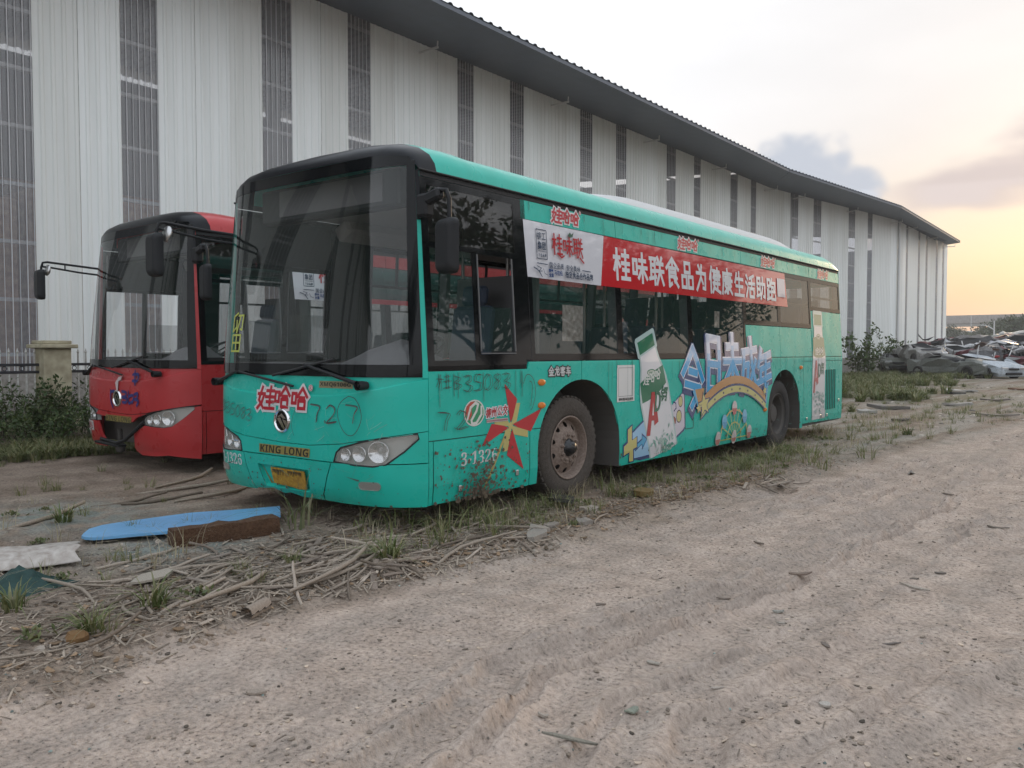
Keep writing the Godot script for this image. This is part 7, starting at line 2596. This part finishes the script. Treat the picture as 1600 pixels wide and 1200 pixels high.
	# larger scraps beyond the bus
	var sc := [[27.0, -1.2, 1.4, 0.6, Color(0.55, 0.54, 0.52), "white scrap sheet on the rubble before the wrecks"], [25.6, -1.0, 0.9, 0.6, Color(0.12, 0.12, 0.11), "dark scrap heap beside the white scrap sheet"], [16.4, -0.8, 0.9, 0.25, Color(0.20, 0.19, 0.18), "grey slab behind the green bus rear"], [14.9, -0.9, 0.5, 0.3, Color(0.50, 0.49, 0.46), "pale broken brick behind the green bus"], [15.7, 1.5, 0.8, 0.2, Color(0.30, 0.27, 0.24), "long brown slab at the right road edge"], [19.0, 0.2, 0.9, 0.3, Color(0.42, 0.40, 0.38), "pale plank on the rubble at right"], [22.0, 0.6, 1.0, 0.3, Color(0.16, 0.14, 0.13), "dark plank on the rubble at right"], [13.2, 0.2, 0.6, 0.25, Color(0.10, 0.09, 0.09), "black scrap behind the rear corner of the bus"], [29.5, 0.3, 0.9, 0.3, Color(0.26, 0.16, 0.11), "rust-brown scrap at the right edge"]]
	bi = 0
	for q in sc:
		var t := part("yard_scrap", chip_mesh(400 + bi, q[3], q[2], 0.03 + 0.05 * r.randf(), q[4], 0.10), mats.stick, self, true)
		t.position = Vector3(q[0], 0.0, q[1])
		t.rotation.y = r.randf() * TAU
		tag(t, q[5], "scrap", "scraps on the yard")
		bi += 1

# ---------------------------------------------------------------- crushed cars
func wreck(label: String, at: Vector3, turn: float, c: Color, sd: int, squash := 0.62, roll := 0.0) -> void:
	var o := thing("wrecked_car", label, "car", at, turn, "crushed cars in the scrap heap")
	o.rotation.z = roll
	var f := FastNoiseLite.new()
	f.seed = sd
	f.frequency = 0.9
	var L := 4.3
	var rows := []
	# stations: x share, deck height, roof height, half width
	var st := [[0.0, 0.55, 0.55, 0.70], [0.03, 0.68, 0.68, 0.80], [0.12, 0.80, 0.80, 0.85], [0.26, 0.90, 0.92, 0.87], [0.31, 0.93, 1.02, 0.87], [0.40, 0.94, 1.34, 0.87], [0.52, 0.94, 1.42, 0.87], [0.66, 0.95, 1.38, 0.87], [0.78, 0.97, 1.12, 0.86], [0.83, 0.97, 1.0, 0.86], [0.94, 0.92, 0.93, 0.82], [0.985, 0.80, 0.80, 0.76], [1.0, 0.62, 0.62, 0.70]]
	for s in st:
		var row := []
		var hw: float = s[3]
		var rh: float = lerpf(s[1], s[2], squash)
		var prof := [[hw * 0.92, 0.22], [hw, 0.34], [hw * 1.02, 0.58], [hw * 0.99, s[1] - 0.06], [hw * 0.94, s[1]], [hw * 0.76, rh - 0.02], [hw * 0.60, rh + 0.02], [0.0, rh + 0.05]]
		for sgn in [1.0, -1.0]:
			var half := []
			for p in prof:
				var q := Vector3((s[0] - 0.5) * L, p[1], p[0] * sgn)
				q += Vector3(f.get_noise_3d(q.x * 2.0, q.y * 2.0, q.z * 2.0 + 9.0) * 0.22, f.get_noise_3d(q.x * 2.0 + 40.0, q.y * 2.0, q.z * 2.0) * (0.30 if p[1] > 0.8 else 0.08), f.get_noise_3d(q.x * 2.0, q.y * 2.0 + 80.0, q.z * 2.0) * 0.20)
				q += Vector3(f.get_noise_3d(q.x * 7.0, q.y * 7.0, q.z * 7.0) * 0.10, f.get_noise_3d(q.x * 7.0 + 30.0, q.y * 7.0, q.z * 7.0) * 0.13, f.get_noise_3d(q.x * 7.0, q.y * 7.0 + 60.0, q.z * 7.0) * 0.12)
				half.append(q)
			if sgn > 0:
				row.append_array(half)
			else:
				half.reverse()
				row.append_array(half)
		rows.append(row)
	var body := MB.new()
	var glass := MB.new()
	var mid := Vector3(0, 0.6, 0)
	for i in rows.size() - 1:
		for j in rows[i].size() - 1:
			var isg: bool = (j == 4 or j == 10) and i >= 4 and i <= 7 or ((i == 3 or i == 4) and (j == 5 or j == 6 or j == 8 or j == 9)) or (i == 7 or i == 8) and (j == 6 or j == 8)
			var tgt := glass if isg else body
			var a: Vector3 = rows[i][j]
			tgt.quad(a, rows[i][j + 1], rows[i + 1][j + 1], rows[i + 1][j], a - mid)
	for e in [0, rows.size() - 1]:
		for j in range(1, rows[e].size() - 1):
			body.flat(rows[e][0], rows[e][j], rows[e][j + 1], Vector3(-1 if e == 0 else 1, 0, 0))
	var key := "car_%s" % c.to_html(false)
	if not mats.has(key):
		var m := mat(key, c, 0.4)
		grain(m, T.dust, 0.6)
	part("body", body, mats[key], o)
	part("broken_windows", glass, mats.black_gloss, o)
	var up := rows[0][2] as Vector3
	for z in [-0.52, 0.52]:
		var hb := MB.new()
		hb.box(Transform3D(Basis(Vector3.UP, 0.15 * signf(z)), Vector3(-2.12, 0.60, z)), Vector3(0.14, 0.13, 0.36), 0.03)
		part("headlight", hb, mats.dull_chrome, o)
		hb = MB.new()
		hb.box(Transform3D(Basis(), Vector3(2.12, 0.66, z * 1.1)), Vector3(0.14, 0.14, 0.26), 0.03)
		part("tail_light", hb, mats.red_paint, o)
	var gr := MB.new()
	gr.bx(Vector3(-2.17, 0.56, 0), Vector3(0.10, 0.10, 0.60), 0.02)
	part("grille", gr, mats.black_plastic, o)
	gr = MB.new()
	gr.bx(Vector3(-2.15, 0.33, 0), Vector3(0.16, 0.13, 1.0), 0.03)
	part("bumper_intake", gr, mats.black_plastic, o)
	for q in [[-1.38, 0.80], [-1.38, -0.80], [1.36, 0.80], [1.36, -0.80]]:
		var w := MB.new()
		w.lathe([[0.0, -0.09], [0.28, -0.09], [0.31, -0.05], [0.31, 0.06], [0.28, 0.10], [0.19, 0.10], [0.17, 0.06], [0.0, 0.07]], 14, Transform3D(Basis(Vector3.RIGHT, PI / 2 * signf(q[1])), Vector3(q[0], 0.30, q[1])))
		part("wheel", w, mats.tyre_dark, o)

func build_wrecks() -> void:
	var F := deg_to_rad(38.1)  # turned so that the front looks at the photographer
	var list := [
		["silver crushed car facing the camera on top of a dark wreck", 1437, 47.0, 0.62, F - 0.12, Color(0.36, 0.36, 0.35), 1, 0.35],
		["dark flattened wreck under the silver car", 1440, 47.5, -0.15, F + 0.1, Color(0.05, 0.055, 0.06), 2, 0.1],
		["olive-grey wreck left of the silver car", 1402, 49.0, 0.1, F - 0.4, Color(0.13, 0.14, 0.12), 3, 0.4],
		["grey-green crumpled hatchback with one wheel showing", 1487, 44.0, 0.0, F + 0.5, Color(0.19, 0.205, 0.19), 4, 0.35],
		["pale blue-white crushed car in the middle of the heap", 1530, 43.5, 0.0, F + 0.25, Color(0.50, 0.56, 0.62), 5, 0.3],
		["black burnt car lying on top of the heap", 1520, 51.0, 1.12, F + 1.65, Color(0.022, 0.02, 0.022), 6, 0.5],
		["dark red wreck behind the black car", 1486, 54.0, 1.0, F + 1.2, Color(0.13, 0.015, 0.02), 7, 0.4],
		["rusty wreck holding up the black car", 1505, 52.0, 0.1, F + 1.5, Color(0.15, 0.10, 0.08), 8, 0.4],
		["maroon wreck standing on edge right of the pale car", 1561, 46.0, 0.25, F + 0.9, Color(0.12, 0.014, 0.025), 9, 0.7],
		["lilac-white wreck at the right of the heap", 1578, 48.0, 0.85, F + 1.4, Color(0.42, 0.42, 0.47), 10, 0.3],
		["navy wreck under the lilac-white one", 1590, 46.0, 0.0, F + 1.5, Color(0.018, 0.025, 0.06), 11, 0.5],
		["black wreck at the right picture edge", 1604, 49.0, 1.0, F + 1.2, Color(0.03, 0.025, 0.025), 12, 0.6],
		["white wreck high up at the right picture edge", 1592, 56.0, 1.5, F + 1.9, Color(0.55, 0.55, 0.52), 13, 0.5],
		["brown wreck beneath the white one at the right", 1575, 57.0, 0.3, F + 1.7, Color(0.10, 0.06, 0.05), 14, 0.6],
		["grey wreck beyond the right picture edge", 1650, 47.0, 0.0, F + 1.1, Color(0.2, 0.2, 0.2), 15, 0.4],
		["dark wreck between the maroon and the pale car", 1552, 50.0, 0.3, F + 2.0, Color(0.05, 0.045, 0.045), 16, 0.4],
		["pale grey wreck on top of the heap left of the black car", 1497, 48.5, 0.55, F + 0.9, Color(0.42, 0.43, 0.44), 18, 0.3],
		["white wreck tipped over the maroon one", 1568, 47.0, 0.75, F + 0.6, Color(0.55, 0.56, 0.58), 19, 0.35],
		["dark grey wreck on top of the pale blue car", 1540, 47.0, 0.6, F + 2.6, Color(0.08, 0.08, 0.085), 20, 0.4],
		["rust-red wreck high at the right of the heap", 1585, 52.0, 1.2, F + 2.2, Color(0.17, 0.04, 0.03), 21, 0.4],
		["grey scrap wreck behind the grey-green hatchback", 1470, 50.0, 0.4, F + 1.0, Color(0.24, 0.25, 0.25), 17, 0.3],
	]
	var rr := RandomNumberGenerator.new()
	rr.seed = 3
	for q in list:
		wreck(q[0], far_at(q[1], q[2], q[3]), q[4], q[5], q[6], q[7], rr.randfn(0.0, 0.05))
	# torn sheet metal sticking out of the heap
	for i in 40:
		var p := far_at(rr.randf_range(1440, 1615), rr.randf_range(43.0, 50.0), rr.randf_range(0.2, 2.0))
		var t := part("torn_sheet", chip_mesh(500 + i, 0.15 + rr.randf() * 0.3, 0.4 + rr.randf() * 0.6, 0.02, [Color(0.5, 0.52, 0.54), Color(0.08, 0.08, 0.09), Color(0.35, 0.36, 0.37), Color(0.16, 0.1, 0.08)][i % 4], rr.randfn(0, 0.6)), mats.stick, self, true)
		t.position = p
		t.rotation = Vector3(rr.randfn(0, 0.6), rr.randf() * TAU, rr.randfn(0, 0.6))
		tag(t, "torn %s piece of sheet metal %s of the wreck heap" % [["pale", "black", "grey", "rusty"][i % 4], "high on top" if p.y > 1.4 else ("halfway up the front" if p.y > 0.8 else "low at the foot")], "scrap metal", "torn sheets in the wreck heap")

func build_struts() -> void:
	var r := RandomNumberGenerator.new()
	r.seed = 17
	for i in 30:  # bent bars and pillars sticking out of the heap
		var p := far_at(r.randf_range(1450, 1612), r.randf_range(44.0, 50.0), r.randf_range(0.5, 1.3))
		var mb := MB.new()
		var d := Vector3(r.randfn(0, 0.5), 0.4 + 0.5 * r.randf(), r.randfn(0, 0.5))
		mb.tube([Vector3.ZERO, d * 0.5 + Vector3(r.randfn(0, 0.12), 0, 0), d + Vector3(r.randfn(0, 0.2), r.randfn(0, 0.1), 0)], 0.035, 5)
		var o := part("bent_bar", mb, [mats.under, mats.dull_chrome, mats.bracket][i % 3], self)
		o.position = p
		tag(o, "bent %s bar sticking up from the %s of the wreck heap" % [["dark", "shiny", "pale"][i % 3], "upper part" if p.y > 0.9 else "lower part"], "metal bar", "bent bars in the wreck heap")

# ---------------------------------------------------------------- far away
func build_far() -> void:
	var v := thing("viaduct", "elevated concrete viaduct crossing behind the scrap heap", "viaduct")
	var a := far_at(1180, 330.0)
	var b := far_at(2000, 235.0)
	var d := (b - a).normalized()
	var n := d.cross(Vector3.UP)
	var mb := MB.new()
	mb.bar(a + Vector3(0, 11.4, 0), b + Vector3(0, 11.4, 0), 10.0, 1.3)
	part("deck", mb, mats.viaduct_concrete, v)
	mb = MB.new()
	mb.bar(a + Vector3(0, 10.3, 0), b + Vector3(0, 10.3, 0), 5.0, 1.0)
	part("girder", mb, mats.far_wall, v)
	for s in [-4.7, 4.7]:
		mb = MB.new()
		mb.bar(a + n * s + Vector3(0, 12.75, 0), b + n * s + Vector3(0, 12.75, 0), 0.3, 1.4)
		part("parapet", mb, mats.rust_beam if s < 0 else mats.viaduct_concrete, v)
	var L := (b - a).length()
	var x := 15.0
	while x < L:
		mb = MB.new()
		mb.bx(a + d * x + Vector3(0, 4.9, 0), Vector3(1.6, 9.8, 1.6), 0.2)
		part("pier", mb, mats.viaduct_concrete, v)
		x += 32.0
	# a long pale shed beyond
	var s := thing("distant_shed", "long pale shed far off under the viaduct", "shed", far_at(1560, 380.0), -0.5)
	mb = MB.new()
	mb.bx(Vector3(0, 4.0, 0), Vector3(150, 8.0, 30))
	part("walls", mb, mats.far_wall, s)
	mb = MB.new()
	for q in [1.0, -1.0]:
		mb.quad(Vector3(-76, 8.0, 16 * q), Vector3(76, 8.0, 16 * q), Vector3(76, 10.5, 0), Vector3(-76, 10.5, 0), Vector3(0, 1, q * 0.2))
	part("roof", mb, mats.roof_sheet, s)
	# street lamps
	for q in [[1552, 120.0, 5.7, "white street lamp with curved arm right of the black car", 0.9], [1505, 210.0, 6.5, "thin far street lamp left of the bright one", 0.8], [1516, 215.0, 10.5, "thin tall pole below the viaduct", 0.0]]:
		var l := thing("street_lamp", q[3], "street lamp", far_at(q[0], q[1]), -deg_to_rad(38.1) + PI / 2, "far street lamps")
		mb = MB.new()
		mb.tube([Vector3.ZERO, Vector3(0, q[2] * 0.6, 0), Vector3(0, q[2], 0)], [0.13, 0.11, 0.08], 8)
		part("pole", mb, mats.lamp_post, l)
		if q[4] > 0:
			mb = MB.new()
			mb.tube([Vector3(0, q[2] * 0.78, 0), Vector3(0.9, q[2] * 0.86, 0), Vector3(1.7, q[2] * 0.90, 0)], 0.06, 6)
			part("arm", mb, mats.lamp_post, l)
			mb = MB.new()
			mb.bx(Vector3(2.0, q[2] * 0.905, 0), Vector3(0.8, 0.14, 0.3), 0.05)
			part("lamp_head", mb, mats.lamp_post, l)

# ---------------------------------------------------------------- light
func build_sky() -> Sky:
	var W := 2048
	var H := 1024
	var im := Image.create(W, H, false, Image.FORMAT_RGBF)
	var a := deg_to_rad(38.1)
	var f := Vector3(cos(a), 0, -sin(a))
	var rt := Vector3(sin(a), 0, cos(a))
	var cn := FastNoiseLite.new()
	cn.seed = 8
	cn.frequency = 1.0
	cn.fractal_octaves = 5
	var below := Color(0.30, 0.28, 0.26)
	for y in H:
		var el := (0.5 - (y + 0.5) / H) * 180.0
		if el < 0.0:
			im.fill_rect(Rect2i(0, y, W, 1), below)
			continue
		var ce := cos(deg_to_rad(el))
		var t := pow(clampf(el / 90.0, 0, 1), 0.55)
		for x in W:
			var az := (x + 0.5) / W * TAU
			var dir := Vector3(sin(az) * ce, sin(deg_to_rad(el)), -cos(az) * ce)
			var phi := rad_to_deg(atan2(dir.dot(rt), dir.dot(f)))
			var ds := phi - 38.0
			if ds < -180.0:
				ds += 360.0
			var c := Color(0.68, 0.695, 0.715).lerp(Color(0.60, 0.66, 0.74), t)
			# evening glow round the hidden sun, toned down; the rest kept brighter as fill
			var g := exp(-(ds * ds + (el - 6.0) * (el - 6.0)) / (40.0 * 40.0))
			c = c.lerp(Color(0.485, 0.46, 0.443), g * 0.95)
			var low := exp(-pow((el - 3.0) / 6.5, 2.0)) * exp(-ds * ds / (30.0 * 30.0))
			c = c.lerp(Color(0.59, 0.41, 0.215), low * 0.92)
			var red := exp(-pow(el / 3.4, 2.0)) * exp(-ds * ds / (48.0 * 48.0))
			c = c.lerp(Color(0.56, 0.32, 0.205), red * 0.9)
			var au := exp(-(ds * ds + (el - 5.0) * (el - 5.0)) / (11.0 * 11.0))
			c += Color(0.26, 0.17, 0.08) * au
			# thin streaks
			var n := cn.get_noise_3d(dir.x * 3.0, dir.y * 11.0, dir.z * 3.0)
			c = c * (1.0 + n * 0.055)
			# a grey-blue cumulus over the roof and a long mauve bank at the right
			if absf(phi - 20.0) < 16.0 and el < 22.0:
				var e1 := cn.get_noise_3d(dir.x * 16.0, dir.y * 20.0, dir.z * 16.0)
				var q := 1.0 - pow(absf(phi - 19.3) / 3.1, 2.0) - pow(maxf(el - 11.5, 0.0) / 2.9, 2.0) + e1 * 0.9
				q = maxf(q, 0.8 - pow(absf(phi - 21.6) / 2.6, 2.0) - pow(maxf(el - 10.2, 0.0) / 1.8, 2.0) + e1 * 0.9)
				c = c.lerp(Color(0.31, 0.335, 0.385), smoothstep(-0.08, 0.6, q) * 0.9)
			var e2 := cn.get_noise_3d(dir.x * 7.0, dir.y * 26.0, dir.z * 7.0)
			var mid := 9.3 + (phi - 24.0) * 0.20
			var q2 := 1.0 - pow(absf(el - mid) / (0.9 + clampf((phi - 23.0) * 0.20, 0, 2.4)), 2.0) + e2 * 1.1
			if phi > 22.0 and phi < 75.0:
				c = c.lerp(Color(0.39, 0.335, 0.328), smoothstep(-0.3, 1.1, q2) * 0.85 * smoothstep(22.0, 27.0, phi) * (1.0 - smoothstep(50.0, 75.0, phi)))
			im.set_pixel(x, y, c)
	var pm := PanoramaSkyMaterial.new()
	pm.panorama = ImageTexture.create_from_image(im)
	var sky := Sky.new()
	sky.sky_material = pm
	return sky

func _ready() -> void:
	nz.seed = 11
	nz.frequency = 0.02
	nz.fractal_octaves = 3
	nz2.seed = 23
	nz2.frequency = 0.02
	nz2.fractal_octaves = 3
	# camera
	var cam := Camera3D.new()
	cam.name = "camera"
	add_child(cam)
	cam.position = EYE
	cam.rotation = Vector3(-atan(51.0 / 1303.0), deg_to_rad(38.1) - PI / 2, 0)
	cam.fov = rad_to_deg(2.0 * atan(600.0 / 1303.0))
	cam.near = 0.05
	cam.far = 3000.0
	cam.current = true
	# sky, exposure
	var env := Environment.new()
	env.background_mode = Environment.BG_SKY
	env.sky = build_sky()
	env.tonemap_mode = Environment.TONE_MAPPER_LINEAR
	env.tonemap_exposure = 1.86
	env.fog_enabled = true
	env.fog_density = 0.0009
	env.fog_light_color = Color(0.86, 0.85, 0.84)
	env.sdfgi_enabled = true
	env.ssao_enabled = true
	env.ssil_enabled = true
	var we := WorldEnvironment.new()
	we.name = "environment"
	we.environment = env
	add_child(we)
	# the low sun, veiled by cloud
	var sun := DirectionalLight3D.new()
	sun.name = "sun"
	add_child(sun)
	var az := deg_to_rad(38.1 - 38.0)
	var to_sun := Vector3(cos(az) * cos(deg_to_rad(8.0)), sin(deg_to_rad(8.0)), -sin(az) * cos(deg_to_rad(8.0)))
	sun.look_at_from_position(Vector3.ZERO, -to_sun)
	sun.light_energy = 0.2
	sun.light_angular_distance = 14.0
	sun.light_color = Color(1.0, 0.86, 0.68)
	sun.shadow_enabled = true
	make_materials()
	# the place
	build_ground()
	build_warehouse()
	build_fence()
	# the buses
	var green := build_bus(true)
	front_signs(green, true)
	side_signs(green)
	banner(green, true)
	var red := build_bus(false)
	front_signs(red, false)
	banner(red, false)
	red.position = Vector3(0.70, 0, -4.15)
	red.rotation.y = deg_to_rad(-2.0)
	build_wrecks()
	build_struts()
	build_far()
	build_plants()
	build_litter()
